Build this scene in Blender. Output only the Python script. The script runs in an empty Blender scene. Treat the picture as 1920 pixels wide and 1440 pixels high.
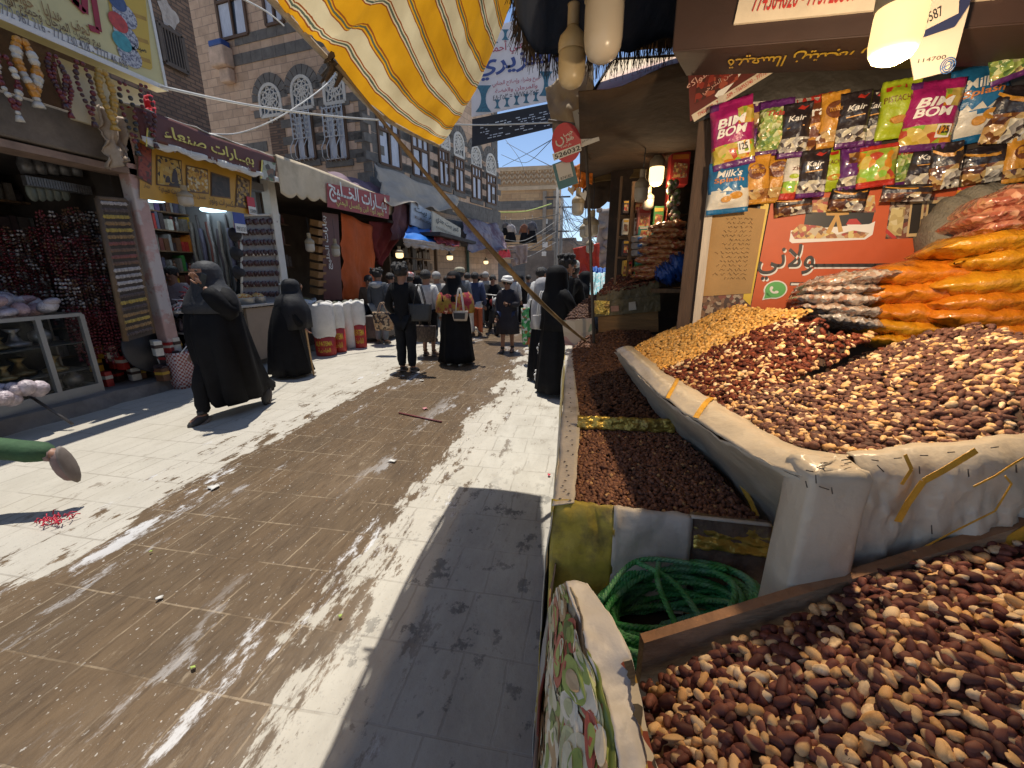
import bpy, math, random
import numpy as np
from mathutils import Vector, Matrix, noise
random.seed(7); np.random.seed(7)
SC = bpy.context.scene
COL = SC.collection
# ---------------------------------------------------------------- camera, sky, sun, exposure
CH = 1.55; FPX = 760.0; PIT = math.atan(210/FPX); YAW = math.radians(10)
cd = bpy.data.cameras.new('camera'); cam = bpy.data.objects.new('camera', cd); COL.objects.link(cam)
cam.location = (0, 0, CH); cam.rotation_euler = (math.pi/2-PIT, 0, YAW)
cd.sensor_width = 36; cd.lens = 36*FPX/1920; cd.clip_start = .02; cd.clip_end = 2000
SC.camera = cam
SUN_EL, SUN_AZ = math.radians(76), math.radians(24)      # azimuth measured left of the street direction
w = bpy.data.worlds.new('World'); SC.world = w; w.use_nodes = True
wt = w.node_tree; sky = wt.nodes.new('ShaderNodeTexSky'); sky.sky_type = 'NISHITA'; sky.sun_disc = False
sky.sun_elevation = SUN_EL; sky.sun_rotation = -SUN_AZ; sky.altitude = 2200; sky.dust_density = 1.6
wt.links.new(sky.outputs[0], wt.nodes['Background'].inputs[0]); wt.nodes['Background'].inputs[1].default_value = .135
sl = bpy.data.lights.new('sun', 'SUN'); sl.energy = 4.1; sl.angle = math.radians(.5); sl.color = (1, .95, .86)
so = bpy.data.objects.new('sun', sl); COL.objects.link(so)
sd = Vector((-math.sin(SUN_AZ)*math.cos(SUN_EL), math.cos(SUN_AZ)*math.cos(SUN_EL), math.sin(SUN_EL)))
so.rotation_euler = sd.to_track_quat('Z', 'Y').to_euler(); so.location = (0, 0, 30)
SC.view_settings.view_transform = 'Standard'; SC.view_settings.look = 'None'
SC.view_settings.exposure = .34; SC.view_settings.gamma = 1
SC.cycles.use_denoising = True; SC.cycles.max_bounces = 7; SC.cycles.diffuse_bounces = 4; SC.cycles.transparent_max_bounces = 12
SC.cycles.sample_clamp_indirect = 6; SC.cycles.caustics_reflective = False; SC.cycles.caustics_refractive = False
# ---------------------------------------------------------------- layout helper: where a line of sight meets a plane of the place
_sp, _cp, _st, _ct = math.sin(PIT), math.cos(PIT), math.sin(YAW), math.cos(YAW)
def ray(u, v):
    x = (u-960)/FPX; y = -(v-720)/FPX; up = y*_cp-_sp; fw = y*_sp+_cp
    return Vector((-fw*_st+x*_ct, fw*_ct+x*_st, up))
EYE = Vector((0, 0, CH))
def at(u, v, X=None, Y=None, Z=None, t=None, P=None, N=None):
    d = ray(u, v)
    if X is not None: t = X/d.x
    elif Y is not None: t = Y/d.y
    elif Z is not None: t = (Z-CH)/d.z
    elif P is not None: t = (Vector(P)-EYE).dot(N)/d.dot(N)
    return EYE+d*t
# ---------------------------------------------------------------- mesh builder
class MB:
    def __init__(s): s.v = []; s.f = []; s.m = []; s.s = []
    def add(s, vs, fs, mi=0, smooth=False):
        o = len(s.v); s.v += [Vector(p) for p in vs]
        for f in fs: s.f.append([i+o for i in f]); s.m.append(mi); s.s.append(smooth)
        return s
    def box(s, c, size, rot=None, mi=0, taper=1.0):
        hx, hy, hz = size[0]/2, size[1]/2, size[2]/2; c = Vector(c); vs = []
        for z in (-1, 1):
            k = taper if z > 0 else 1
            for x, y in ((-1, -1), (1, -1), (1, 1), (-1, 1)):
                p = Vector((x*hx*k, y*hy*k, z*hz)); p = rot @ p if rot else p; vs.append(c+p)
        return s.add(vs, [(3, 2, 1, 0), (4, 5, 6, 7), (0, 1, 5, 4), (1, 2, 6, 5), (2, 3, 7, 6), (3, 0, 4, 7)], mi)
    def fbox(s, fr, x0, y0, d0, x1, y1, d1, mi=0):       # box in a frame
        vs = [fr(x, y, d) for d in (d0, d1) for x, y in ((x0, y0), (x1, y0), (x1, y1), (x0, y1))]
        return s.add(vs, [(3, 2, 1, 0), (4, 5, 6, 7), (0, 1, 5, 4), (1, 2, 6, 5), (2, 3, 7, 6), (3, 0, 4, 7)], mi)
    def quad(s, a, b, c, d, mi=0): return s.add([a, b, c, d], [(0, 1, 2, 3)], mi)
    def slab(s, pts, th, mi=0):                           # planar polygon with thickness along its normal
        P = [Vector(p) for p in pts]; n = Vector((0, 0, 0))
        for i in range(len(P)): n += (P[i]-P[0]).cross(P[(i+1) % len(P)]-P[0])
        n.normalize(); k = len(P); o = [p-n*th for p in P]
        return s.add(P+o, [tuple(range(k)), tuple(range(2*k-1, k-1, -1))]+[(i, i+k, (i+1) % k+k, (i+1) % k) for i in range(k)], mi)
    def poly(s, fr, pts, d=0, mi=0): return s.add([fr(x, y, d) for x, y in pts], [tuple(range(len(pts)))], mi)
    def disc(s, fr, x, y, rx, ry, d=0, mi=0, n=18):
        return s.poly(fr, [(x+rx*math.cos(2*math.pi*i/n), y+ry*math.sin(2*math.pi*i/n)) for i in range(n)], d, mi)
    def tube(s, pts, r, n=8, mi=0, cap=True):
        P = [Vector(p) for p in pts]; R = r if isinstance(r, (list, tuple)) else [r]*len(P)
        vs = []; fs = []; up = None
        for i, p in enumerate(P):
            t = (P[min(i+1, len(P)-1)]-P[max(i-1, 0)]).normalized()
            if up is None: up = t.orthogonal().normalized()
            up = (up-t*up.dot(t)); up = up.normalized() if up.length > 1e-6 else t.orthogonal().normalized()
            b = t.cross(up)
            for k in range(n):
                a = 2*math.pi*k/n; vs.append(p+(up*math.cos(a)+b*math.sin(a))*R[i])
        for i in range(len(P)-1):
            for k in range(n): fs.append((i*n+k, i*n+(k+1) % n, (i+1)*n+(k+1) % n, (i+1)*n+k))
        if cap: fs.append(tuple(range(n-1, -1, -1))); fs.append(tuple(range((len(P)-1)*n, len(P)*n)))
        return s.add(vs, fs, mi, True)
    def loft(s, rings, mi=0, cap=(True, True), closed=True, smooth=True):
        n = len(rings[0]); vs = [p for r in rings for p in r]; fs = []
        for i in range(len(rings)-1):
            for k in range(n if closed else n-1): fs.append((i*n+k, i*n+(k+1) % n, (i+1)*n+(k+1) % n, (i+1)*n+k))
        if closed and cap[0]: fs.append(tuple(range(n-1, -1, -1)))
        if closed and cap[1]: fs.append(tuple(range((len(rings)-1)*n, len(rings)*n)))
        return s.add(vs, fs, mi, smooth)
    def lathe(s, prof, c, n=16, mi=0, M=None, cap=(True, True)):
        c = Vector(c); rings = []
        for r, z in prof:
            ring = []
            for k in range(n):
                a = 2*math.pi*k/n; p = Vector((r*math.cos(a), r*math.sin(a), z)); ring.append(c+(M @ p if M else p))
            rings.append(ring)
        return s.loft(rings, mi, cap)
    def ell(s, c, r, M=None, nu=10, nv=7, mi=0):
        c = Vector(c); r = (r, r, r) if not isinstance(r, (tuple, list)) else r
        prof = [(math.sin(math.pi*j/nv), -math.cos(math.pi*j/nv)) for j in range(nv+1)]
        prof[0] = (.02, -1); prof[-1] = (.02, 1); rings = []
        for q, z in prof:
            ring = []
            for k in range(nu):
                a = 2*math.pi*k/nu; p = Vector((q*math.cos(a)*r[0], q*math.sin(a)*r[1], z*r[2])); ring.append(c+(M @ p if M else p))
            rings.append(ring)
        return s.loft(rings, mi)
    def grid(s, nu, nv, fn, mi=0, smooth=True):
        vs = [fn(i/nu, j/nv) for j in range(nv+1) for i in range(nu+1)]
        mf = mi if callable(mi) else (lambda a, b: mi); o = len(s.v); s.v += [Vector(p) for p in vs]
        for j in range(nv):
            for i in range(nu):
                k = o+j*(nu+1)+i; s.f.append([k, k+1, k+nu+2, k+nu+1]); s.m.append(mf((i+.5)/nu, (j+.5)/nv)); s.s.append(smooth)
        return s
    def build(s, name, mats, parent=None, loc=None, local=False, label=None, cat=None, group=None, kind=None, bevel=0, solid=0, sub=0, bseg=2):
        if not isinstance(mats, (list, tuple)): mats = [mats]
        me = bpy.data.meshes.new(name); off = Vector((0, 0, 0))
        if not local:
            p = parent
            while p is not None: off += p.location; p = p.parent
            if loc is not None: off += Vector(loc)
        V = np.array([tuple(p) for p in s.v], dtype=np.float32).reshape(-1, 3)-np.array(off, dtype=np.float32)
        me.from_pydata(V.tolist(), [], s.f)
        for m in mats: me.materials.append(m)
        me.polygons.foreach_set('material_index', s.m); me.polygons.foreach_set('use_smooth', s.s); me.update()
        o = bpy.data.objects.new(name, me); COL.objects.link(o)
        if loc is not None: o.location = loc
        if parent is not None: o.parent = parent
        if solid:
            q = o.modifiers.new('s', 'SOLIDIFY'); q.thickness = solid; q.offset = 0
        if sub:
            q = o.modifiers.new('u', 'SUBSURF'); q.levels = sub; q.render_levels = sub
        if bevel:
            q = o.modifiers.new('b', 'BEVEL'); q.width = bevel; q.segments = bseg; q.limit_method = 'ANGLE'
        tag(o, label, cat, group, kind); return o
def tag(o, label=None, cat=None, group=None, kind=None):
    if label: o['label'] = label
    if cat: o['category'] = cat
    if group: o['group'] = group
    if kind: o['kind'] = kind
    return o
def thing(name, label, cat, loc=(0, 0, 0), group=None, rz=0):
    o = bpy.data.objects.new(name, None); COL.objects.link(o); o.location = loc; o.rotation_euler = (0, 0, rz); o.empty_display_size = .1
    return tag(o, label, cat, group)
def copy_tree(o, label=None, loc=None, rot=None, parent=None, scale=None):
    c = o.copy(); COL.objects.link(c); c.parent = parent
    if label: c['label'] = label
    if loc is not None: c.location = loc
    if rot is not None: c.rotation_euler = rot
    if scale is not None: c.scale = scale
    for ch in list(o.children): copy_tree(ch, parent=c)
    return c
class Fr:                                                 # a flat frame: x along ux, y along uy, d out along the normal
    def __init__(s, o, ux, uy):
        s.o = Vector(o); s.x = Vector(ux).normalized(); s.y = Vector(uy); s.y = (s.y-s.x*s.y.dot(s.x)).normalized(); s.n = s.x.cross(s.y)
    def __call__(s, x, y, d=0): return s.o+s.x*x+s.y*y+s.n*d
    def inv(s, p): q = Vector(p)-s.o; return q.dot(s.x), q.dot(s.y), q.dot(s.n)
UP = Vector((0, 0, 1))
def RZ(deg): return Matrix.Rotation(math.radians(deg), 3, 'Z')
def ROT(x, y, z): return (Matrix.Rotation(math.radians(z), 3, 'Z') @ Matrix.Rotation(math.radians(y), 3, 'Y') @ Matrix.Rotation(math.radians(x), 3, 'X'))
# ---------------------------------------------------------------- materials
_mc = {}
def mat(name, col, rough=.75, var=.18, scale=6, col2=None, mixs=(.42, .62), bump=0, bscale=None, metal=0, spec=.5, emit=0, ecol=None, trans=0, transl=0, alpha=1, wave=None, stretch=None, coat=0, detail=6):
    if name in _mc: return _mc[name]
    m = bpy.data.materials.new(name); m.use_nodes = True; nt = m.node_tree; N = nt.nodes; L = nt.links
    b = N['Principled BSDF']; tc = N.new('ShaderNodeTexCoord'); vec = tc.outputs['Object']
    if stretch:
        mp = N.new('ShaderNodeMapping'); mp.inputs['Scale'].default_value = stretch; L.new(vec, mp.inputs[0]); vec = mp.outputs[0]
    nz = N.new('ShaderNodeTexNoise'); nz.inputs['Scale'].default_value = scale; nz.inputs['Detail'].default_value = detail; nz.inputs['Roughness'].default_value = .65
    L.new(vec, nz.inputs['Vector'])
    cr = N.new('ShaderNodeValToRGB'); e = cr.color_ramp.elements
    e[0].position = .3; e[1].position = .72
    e[0].color = tuple(c*(1-var) for c in col)+(1,); e[1].color = tuple(min(1, c*(1+var)) for c in col)+(1,)
    L.new(nz.outputs[0], cr.inputs[0]); out = cr.outputs[0]
    if col2 is not None:
        n2 = N.new('ShaderNodeTexNoise'); n2.inputs['Scale'].default_value = scale*.45; n2.inputs['Detail'].default_value = 8; n2.inputs['Roughness'].default_value = .7
        L.new(vec, n2.inputs['Vector']); r2 = N.new('ShaderNodeValToRGB'); r2.color_ramp.elements[0].position = mixs[0]; r2.color_ramp.elements[1].position = mixs[1]
        L.new(n2.outputs[0], r2.inputs[0]); mx = N.new('ShaderNodeMix'); mx.data_type = 'RGBA'
        L.new(r2.outputs[0], mx.inputs[0]); L.new(out, mx.inputs[6]); mx.inputs[7].default_value = tuple(col2)+(1,); out = mx.outputs[2]
    L.new(out, b.inputs['Base Color'])
    b.inputs['Roughness'].default_value = rough; b.inputs['Metallic'].default_value = metal
    b.inputs['Specular IOR Level'].default_value = spec; b.inputs['Transmission Weight'].default_value = trans; b.inputs['Alpha'].default_value = alpha
    b.inputs['Coat Weight'].default_value = coat
    if bump:
        bm = N.new('ShaderNodeBump'); bm.inputs['Strength'].default_value = bump; bm.inputs['Distance'].default_value = .02
        nb = N.new('ShaderNodeTexNoise'); nb.inputs['Scale'].default_value = bscale or scale*3; nb.inputs['Detail'].default_value = 5
        L.new(vec, nb.inputs['Vector']); L.new(nb.outputs[0], bm.inputs['Height']); L.new(bm.outputs[0], b.inputs['Normal'])
    if emit:
        b.inputs['Emission Color'].default_value = tuple(ecol or col)+(1,); b.inputs['Emission Strength'].default_value = emit
    if transl:
        t = N.new('ShaderNodeBsdfTranslucent'); L.new(out, t.inputs[0]); ms = N.new('ShaderNodeMixShader'); ms.inputs[0].default_value = transl
        L.new(b.outputs[0], ms.inputs[1]); L.new(t.outputs[0], ms.inputs[2]); L.new(ms.outputs[0], N['Material Output'].inputs[0])
    _mc[name] = m; return m
def brickmat(name, c1, c2, mortar, bw, rh, scale=1, rough=.9, msize=.012, bump=.4, off=.5, axes='xz', bands=None, bandz=0, contrast=1):
    """coursed masonry in object space; axes picks which object axes run along and up the wall"""
    if name in _mc: return _mc[name]
    m = bpy.data.materials.new(name); m.use_nodes = True; nt = m.node_tree; N = nt.nodes; L = nt.links; b = N['Principled BSDF']
    tc = N.new('ShaderNodeTexCoord'); sx = N.new('ShaderNodeSeparateXYZ'); L.new(tc.outputs['Object'], sx.inputs[0]); cb = N.new('ShaderNodeCombineXYZ')
    L.new(sx.outputs['xyz'.index(axes[0])], cb.inputs[0]); L.new(sx.outputs['xyz'.index(axes[1])], cb.inputs[1])
    br = N.new('ShaderNodeTexBrick'); L.new(cb.outputs[0], br.inputs['Vector']); br.offset = off
    br.inputs['Color1'].default_value = (*c1, 1); br.inputs['Color2'].default_value = (*c2, 1); br.inputs['Mortar'].default_value = (*mortar, 1)
    br.inputs['Scale'].default_value = scale; br.inputs['Brick Width'].default_value = bw; br.inputs['Row Height'].default_value = rh
    br.inputs['Mortar Size'].default_value = msize; br.inputs['Mortar Smooth'].default_value = .2
    nz = N.new('ShaderNodeTexNoise'); nz.inputs['Scale'].default_value = 3; nz.inputs['Detail'].default_value = 9; nz.inputs['Roughness'].default_value = .7; L.new(tc.outputs['Object'], nz.inputs['Vector'])
    mx = N.new('ShaderNodeMix'); mx.data_type = 'RGBA'; mx.blend_type = 'OVERLAY'; mx.inputs[0].default_value = .55*contrast
    L.new(br.outputs[0], mx.inputs[6]); L.new(nz.outputs[0], mx.inputs[7]); L.new(mx.outputs[2], b.inputs['Base Color']); b.inputs['Roughness'].default_value = rough
    bm = N.new('ShaderNodeBump'); bm.inputs['Strength'].default_value = bump; bm.inputs['Distance'].default_value = .02; bm.invert = True
    ad = N.new('ShaderNodeMath'); ad.operation = 'SUBTRACT'; L.new(br.outputs['Fac'], ad.inputs[0]); L.new(nz.outputs[0], ad.inputs[1]); L.new(ad.outputs[0], bm.inputs['Height']); L.new(bm.outputs[0], b.inputs['Normal'])
    _mc[name] = m; return m
def vmat(name, cols, scale=20, rough=.5, spec=.5, bump=.0, coat=0, feat='F1', stretch=None):
    """a mosaic of several colours (printed or packed small things)"""
    if name in _mc: return _mc[name]
    m = bpy.data.materials.new(name); m.use_nodes = True; nt = m.node_tree; N = nt.nodes; L = nt.links; b = N['Principled BSDF']
    tc = N.new('ShaderNodeTexCoord'); vec = tc.outputs['Object']
    nd = N.new('ShaderNodeTexNoise'); nd.inputs['Scale'].default_value = scale*.6; L.new(vec, nd.inputs['Vector'])
    mv = N.new('ShaderNodeVectorMath'); mv.operation = 'MULTIPLY_ADD'; L.new(nd.outputs['Color'], mv.inputs[0]); mv.inputs[1].default_value = (.6/scale,)*3; L.new(vec, mv.inputs[2]); vec = mv.outputs[0]
    if stretch:
        mp = N.new('ShaderNodeMapping'); mp.inputs['Scale'].default_value = stretch; L.new(vec, mp.inputs[0]); vec = mp.outputs[0]
    vo = N.new('ShaderNodeTexVoronoi'); vo.inputs['Scale'].default_value = scale; L.new(vec, vo.inputs['Vector'])
    sp = N.new('ShaderNodeSeparateColor'); L.new(vo.outputs['Color'], sp.inputs[0]); cr = N.new('ShaderNodeValToRGB'); cr.color_ramp.interpolation = 'CONSTANT'
    e = cr.color_ramp.elements
    while len(e) < len(cols): e.new(.5)
    for i, c in enumerate(cols): e[i].position = i/len(cols); e[i].color = (*c, 1)
    L.new(sp.outputs[0], cr.inputs[0]); L.new(cr.outputs[0], b.inputs['Base Color']); b.inputs['Roughness'].default_value = rough; b.inputs['Specular IOR Level'].default_value = spec; b.inputs['Coat Weight'].default_value = coat
    if bump:
        bm = N.new('ShaderNodeBump'); bm.inputs['Strength'].default_value = bump; bm.inputs['Distance'].default_value = .01; L.new(vo.outputs['Distance'], bm.inputs['Height']); L.new(bm.outputs[0], b.inputs['Normal'])
    _mc[name] = m; return m
# ---------------------------------------------------------------- lettering (Arabic letters joined by their presentation forms)
_AF = {'ء': 'ﺀ', 'آ': 'ﺁﺂ', 'أ': 'ﺃﺄ', 'ؤ': 'ﺅﺆ', 'إ': 'ﺇﺈ', 'ئ': 'ﺉﺊﺋﺌ', 'ا': 'ﺍﺎ', 'ب': 'ﺏﺐﺑﺒ', 'ة': 'ﺓﺔ', 'ت': 'ﺕﺖﺗﺘ', 'ث': 'ﺙﺚﺛﺜ', 'ج': 'ﺝﺞﺟﺠ', 'ح': 'ﺡﺢﺣﺤ', 'خ': 'ﺥﺦﺧﺨ', 'د': 'ﺩﺪ', 'ذ': 'ﺫﺬ', 'ر': 'ﺭﺮ', 'ز': 'ﺯﺰ', 'س': 'ﺱﺲﺳﺴ', 'ش': 'ﺵﺶﺷﺸ', 'ص': 'ﺹﺺﺻﺼ', 'ض': 'ﺽﺾﺿﻀ', 'ط': 'ﻁﻂﻃﻄ', 'ظ': 'ﻅﻆﻇﻈ', 'ع': 'ﻉﻊﻋﻌ', 'غ': 'ﻍﻎﻏﻐ', 'ف': 'ﻑﻒﻓﻔ', 'ق': 'ﻕﻖﻗﻘ', 'ك': 'ﻙﻚﻛﻜ', 'ل': 'ﻝﻞﻟﻠ', 'م': 'ﻡﻢﻣﻤ', 'ن': 'ﻥﻦﻧﻨ', 'ه': 'ﻩﻪﻫﻬ', 'و': 'ﻭﻮ', 'ى': 'ﻯﻰ', 'ي': 'ﻱﻲﻳﻴ', 'ـ': 'ــــ'}
def shape_ar(word):
    w_ = word.replace('لا', '\u0001'); out = []
    two = lambda c: c in _AF and len(_AF[c]) == 4
    for i, c in enumerate(w_):
        p = i > 0 and two(w_[i-1]); nx = i+1 < len(w_) and (w_[i+1] in _AF and w_[i+1] != 'ء' or w_[i+1] == '\u0001')
        if c == '\u0001': out.append('ﻼ' if p else 'ﻻ'); continue
        f = _AF.get(c)
        if not f: out.append(c); continue
        if len(f) == 4: out.append(f[3] if p and nx else f[1] if p else f[2] if nx else f[0])
        elif len(f) == 2: out.append(f[1] if p else f[0])
        else: out.append(f)
    return ''.join(reversed(out))
def bidi(t):
    if not any('\u0600' <= c <= '\u06ff' for c in t): return t
    return ' '.join(shape_ar(x) if any('\u0621' <= c <= '\u064a' for c in x) else x for x in reversed(t.split(' ')))
_tm = {}
def text2d(t, bold=0):
    if (t, bold) in _tm: return _tm[(t, bold)]
    c = bpy.data.curves.new('t', 'FONT'); c.body = bidi(t); c.resolution_u = 3; c.offset = bold
    o = bpy.data.objects.new('t', c); COL.objects.link(o); dg = bpy.context.evaluated_depsgraph_get()
    me = bpy.data.meshes.new_from_object(o.evaluated_get(dg)); vs = [(v.co.x, v.co.y) for v in me.vertices]; fs = [tuple(p.vertices) for p in me.polygons]
    bpy.data.objects.remove(o); bpy.data.curves.remove(c); bpy.data.meshes.remove(me)
    _tm[(t, bold)] = (vs, fs); return vs, fs
def put_text(mb, t, fr, x0, y0, x1, y1, d=.004, mi=0, bold=0, skew=0, curve=None):
    vs, fs = text2d(t, bold)
    if not vs: return
    a = min(p[0] for p in vs); b = max(p[0] for p in vs); c = min(p[1] for p in vs); e = max(p[1] for p in vs)
    sx = (x1-x0)/max(1e-6, b-a); sy = (y1-y0)/max(1e-6, e-c)
    P = []
    for p in vs:
        X = x0+(p[0]-a)*sx; Y = y0+(p[1]-c)*sy; X += skew*(Y-y0)
        P.append(curve(X, Y, d) if curve else fr(X, Y, d))
    mb.add(P, fs, mi)
def letters(parent, fr, items, m, d=.004, bold=0, name='lettering', local=False):
    mb = MB()
    for t, x0, y0, x1, y1 in items: put_text(mb, t, fr, x0, y0, x1, y1, d, 0, bold)
    return mb.build(name, m, parent, local=local)
def evald(o):
    dg = bpy.context.evaluated_depsgraph_get(); return bpy.data.meshes.new_from_object(o.evaluated_get(dg))
def fbm(p, s=1.0): return noise.fractal(Vector(p)*s, 1.0, 2.0, 4)
# ================================================================= the setting: ground, pavement step
def ground_material():
    m = bpy.data.materials.new('paving'); m.use_nodes = True; nt = m.node_tree; N = nt.nodes; L = nt.links; b = N['Principled BSDF']
    tc = N.new('ShaderNodeTexCoord'); P = tc.outputs['Object']
    def nz(scale, det=6, stretch=(1, 1, 1), rough=.65):
        mp = N.new('ShaderNodeMapping'); mp.inputs['Scale'].default_value = stretch; L.new(P, mp.inputs[0])
        n = N.new('ShaderNodeTexNoise'); n.inputs['Scale'].default_value = scale; n.inputs['Detail'].default_value = det; n.inputs['Roughness'].default_value = rough; L.new(mp.outputs[0], n.inputs['Vector']); return n.outputs[0]
    def mth(op, a, c=None, d=None):
        n = N.new('ShaderNodeMath'); n.operation = op
        for i, x in enumerate((a, c, d)):
            if x is None: continue
            if isinstance(x, (int, float)): n.inputs[i].default_value = x
            else: L.new(x, n.inputs[i])
        return n.outputs[0]
    def ss(x, a, c):
        n = N.new('ShaderNodeMapRange'); n.interpolation_type = 'SMOOTHSTEP'; L.new(x, n.inputs[0]); n.inputs[1].default_value = a; n.inputs[2].default_value = c; return n.outputs[0]
    def mixc(f, a, c, mode='MIX'):
        n = N.new('ShaderNodeMix'); n.data_type = 'RGBA'; n.blend_type = mode
        for i, x in ((0, f), (6, a), (7, c)):
            if isinstance(x, (int, float)): n.inputs[i].default_value = x
            elif isinstance(x, tuple): n.inputs[i].default_value = (*x, 1)
            else: L.new(x, n.inputs[i])
        return n.outputs[2]
    sx = N.new('ShaderNodeSeparateXYZ'); L.new(P, sx.inputs[0]); X, Y = sx.outputs[0], sx.outputs[1]
    # paving slabs: continuous joints across the street, staggered joints along it
    wob = nz(.7, 2)
    cb = N.new('ShaderNodeCombineXYZ'); L.new(mth('ADD', X, mth('ADD', mth('MULTIPLY', wob, .09), mth('MULTIPLY', nz(9, 4), .022))), cb.inputs[0]); L.new(mth('ADD', Y, mth('MULTIPLY', mth('ADD', mth('MULTIPLY', X, .1), wob), .06)), cb.inputs[1])
    br = N.new('ShaderNodeTexBrick'); L.new(cb.outputs[0], br.inputs['Vector']); br.offset = .43; br.offset_frequency = 2; br.squash = 1.55; br.squash_frequency = 2
    for k, v in (('Scale', 1), ('Brick Width', .19), ('Row Height', .33), ('Mortar Size', .0055), ('Mortar Smooth', .3), ('Bias', 0)): br.inputs[k].default_value = v
    br.inputs['Color1'].default_value = (.0, .0, .0, 1); br.inputs['Color2'].default_value = (1, 1, 1, 1); br.inputs['Mortar'].default_value = (.5, .5, .5, 1)
    tile = br.outputs[0]; joint = br.outputs['Fac']
    jn = mth('MULTIPLY', joint, ss(nz(2.3, 4), .36, .55))
    # wet band: the middle of the street, ragged edges drawn out along it
    streak = nz(3.2, 8, (1, .33, 1), .72); big = nz(.9, 3, (1, .5, 1))
    dl = mth('ADD', X, 2.93); dr = mth('SUBTRACT', -1.08, X)
    ed = mth('MINIMUM', dl, dr)
    ed = mth('ADD', ed, mth('ADD', mth('MULTIPLY', mth('SUBTRACT', streak, .5), 1.7), mth('MULTIPLY', mth('SUBTRACT', big, .5), .35)))
    wet = ss(ed, -.02, .05)
    spots = mth('MULTIPLY', ss(nz(5.5, 9, (1.2, .45, 1), .75), .56, .60), ss(mth('ADD', mth('MINIMUM', dl, dr), mth('MULTIPLY', big, .5)), -.85, .05))
    feet = mth('MULTIPLY', ss(nz(9, 5, (1, .8, 1), .6), .66, .69), ss(X, -1.5, -1.0))
    wet = mth('MAXIMUM', wet, mth('MAXIMUM', spots, mth('MULTIPLY', feet, .7)))
    # dried mud and foam patches inside the wet band
    foam = mth('MULTIPLY', ss(nz(2.6, 10, (1, .3, 1), .78), .545, .60), ss(mth('MINIMUM', dl, dr), .8, .1))
    speck = mth('MAXIMUM', ss(nz(55, 3, (1, .7, 1), .5), .66, .7), ss(nz(22, 6, (1, .6, 1), .7), .675, .71))
    fine = nz(38, 6, (1, .6, 1), .7); mid = nz(4.5, 8, (1, .45, 1), .7)
    dry = mixc(mid, (.32, .29, .235), (.525, .49, .42)); dry = mixc(mth('MULTIPLY', tile, .25), dry, (.50, .46, .40))
    dry = mixc(ss(fine, .56, .72), dry, (.33, .30, .26)); dry = mixc(mth('MULTIPLY', ss(nz(70, 4), .6, .7), .5), dry, (.2, .19, .18))
    dry = mixc(mth('MULTIPLY', jn, .6), dry, (.24, .21, .17)); dry = mixc(ss(nz(7, 10, (1, .4, 1), .8), .60, .66), dry, (.27, .24, .20))
    wc = mixc(mid, (.062, .040, .024), (.20, .135, .078)); wc = mixc(mth('MULTIPLY', tile, .45), wc, (.10, .075, .05)); wc = mixc(ss(nz(1.3, 6, (1, .5, 1)), .5, .72), wc, (.17, .12, .075))
    wc = mixc(mth('MULTIPLY', speck, .8), wc, (.5, .46, .40)); wc = mixc(mth('MULTIPLY', joint, mth('MULTIPLY', ss(nz(3.5, 8), .40, .60), .7)), wc, (.34, .26, .17)); wc = mixc(mth('MULTIPLY', ss(nz(26, 8, (1, .16, 1), .75), .42, .7), .55), wc, (.045, .03, .02)); wc = mixc(mth('MULTIPLY', ss(nz(11, 9, (1, .3, 1), .8), .58, .66), .6), wc, (.30, .235, .16)); wc = mixc(foam, wc, (.55, .54, .53))
    col = mixc(wet, dry, wc)
    oil = mth('MULTIPLY', ss(nz(6, 9, (1, .8, 1), .72), .555, .60), mth('MULTIPLY', ss(X, -1.1, -.7), ss(Y, 3.0, 2.3))); col = mixc(mth('MULTIPLY', oil, .85), col, (.035, .032, .033)); col = mixc(mth('MULTIPLY', ss(Y, 2.9, 2.0), mth('MULTIPLY', ss(X, -1.0, -.6), .4)), col, (.2, .19, .18))  # ground colour also darkened evenly over the area of the awning's shadow
    col = mixc(mth('MULTIPLY', ss(mid, .3, .7), ss(X, -1.25, -.6)), col, mixc(.3, col, (.60, .57, .49)))
    L.new(col, b.inputs['Base Color'])
    L.new(mth('SUBTRACT', .85, mth('MULTIPLY', wet, mth('ADD', .3, mth('MULTIPLY', mid, .3)))), b.inputs['Roughness'])
    L.new(mth('ADD', .1, mth('MULTIPLY', wet, .08)), b.inputs['Specular IOR Level'])
    bm = N.new('ShaderNodeBump'); bm.inputs['Strength'].default_value = .45; bm.inputs['Distance'].default_value = .012
    L.new(mth('SUBTRACT', mth('ADD', mth('MULTIPLY', fine, .5), mth('MULTIPLY', mid, .7)), mth('MULTIPLY', joint, .6)), bm.inputs['Height']); L.new(bm.outputs[0], b.inputs['Normal'])
    return m
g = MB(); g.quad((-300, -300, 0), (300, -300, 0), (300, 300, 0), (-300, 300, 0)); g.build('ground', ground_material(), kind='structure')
M_conc = mat('concrete', (.19, .17, .15), .9, .25, 3, col2=(.11, .095, .085), bump=.5, bscale=18)
g = MB()                                                    # raised pavement in front of the left shops, broken kerb edge
ys = np.linspace(-2, 26, 150); top = []; bot = []
for y in ys:
    k = -5.55+.07*fbm((0, y*2.2, 0))+(.35 if y > 9 else 0)
    top.append((k, y, .15+.015*fbm((1, y*3, 0)))); bot.append((k+.04+.03*fbm((3, y*4, 0)), y, -.01))
n = len(ys); vs = top+bot+[(-9.5, y, .15) for y in ys]
g.add(vs, [(i, i+1, n+i+1, n+i) for i in range(n-1)]+[(2*n+i, 2*n+i+1, i+1, i) for i in range(n-1)])
g.build('pavement', M_conc, kind='structure')
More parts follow.
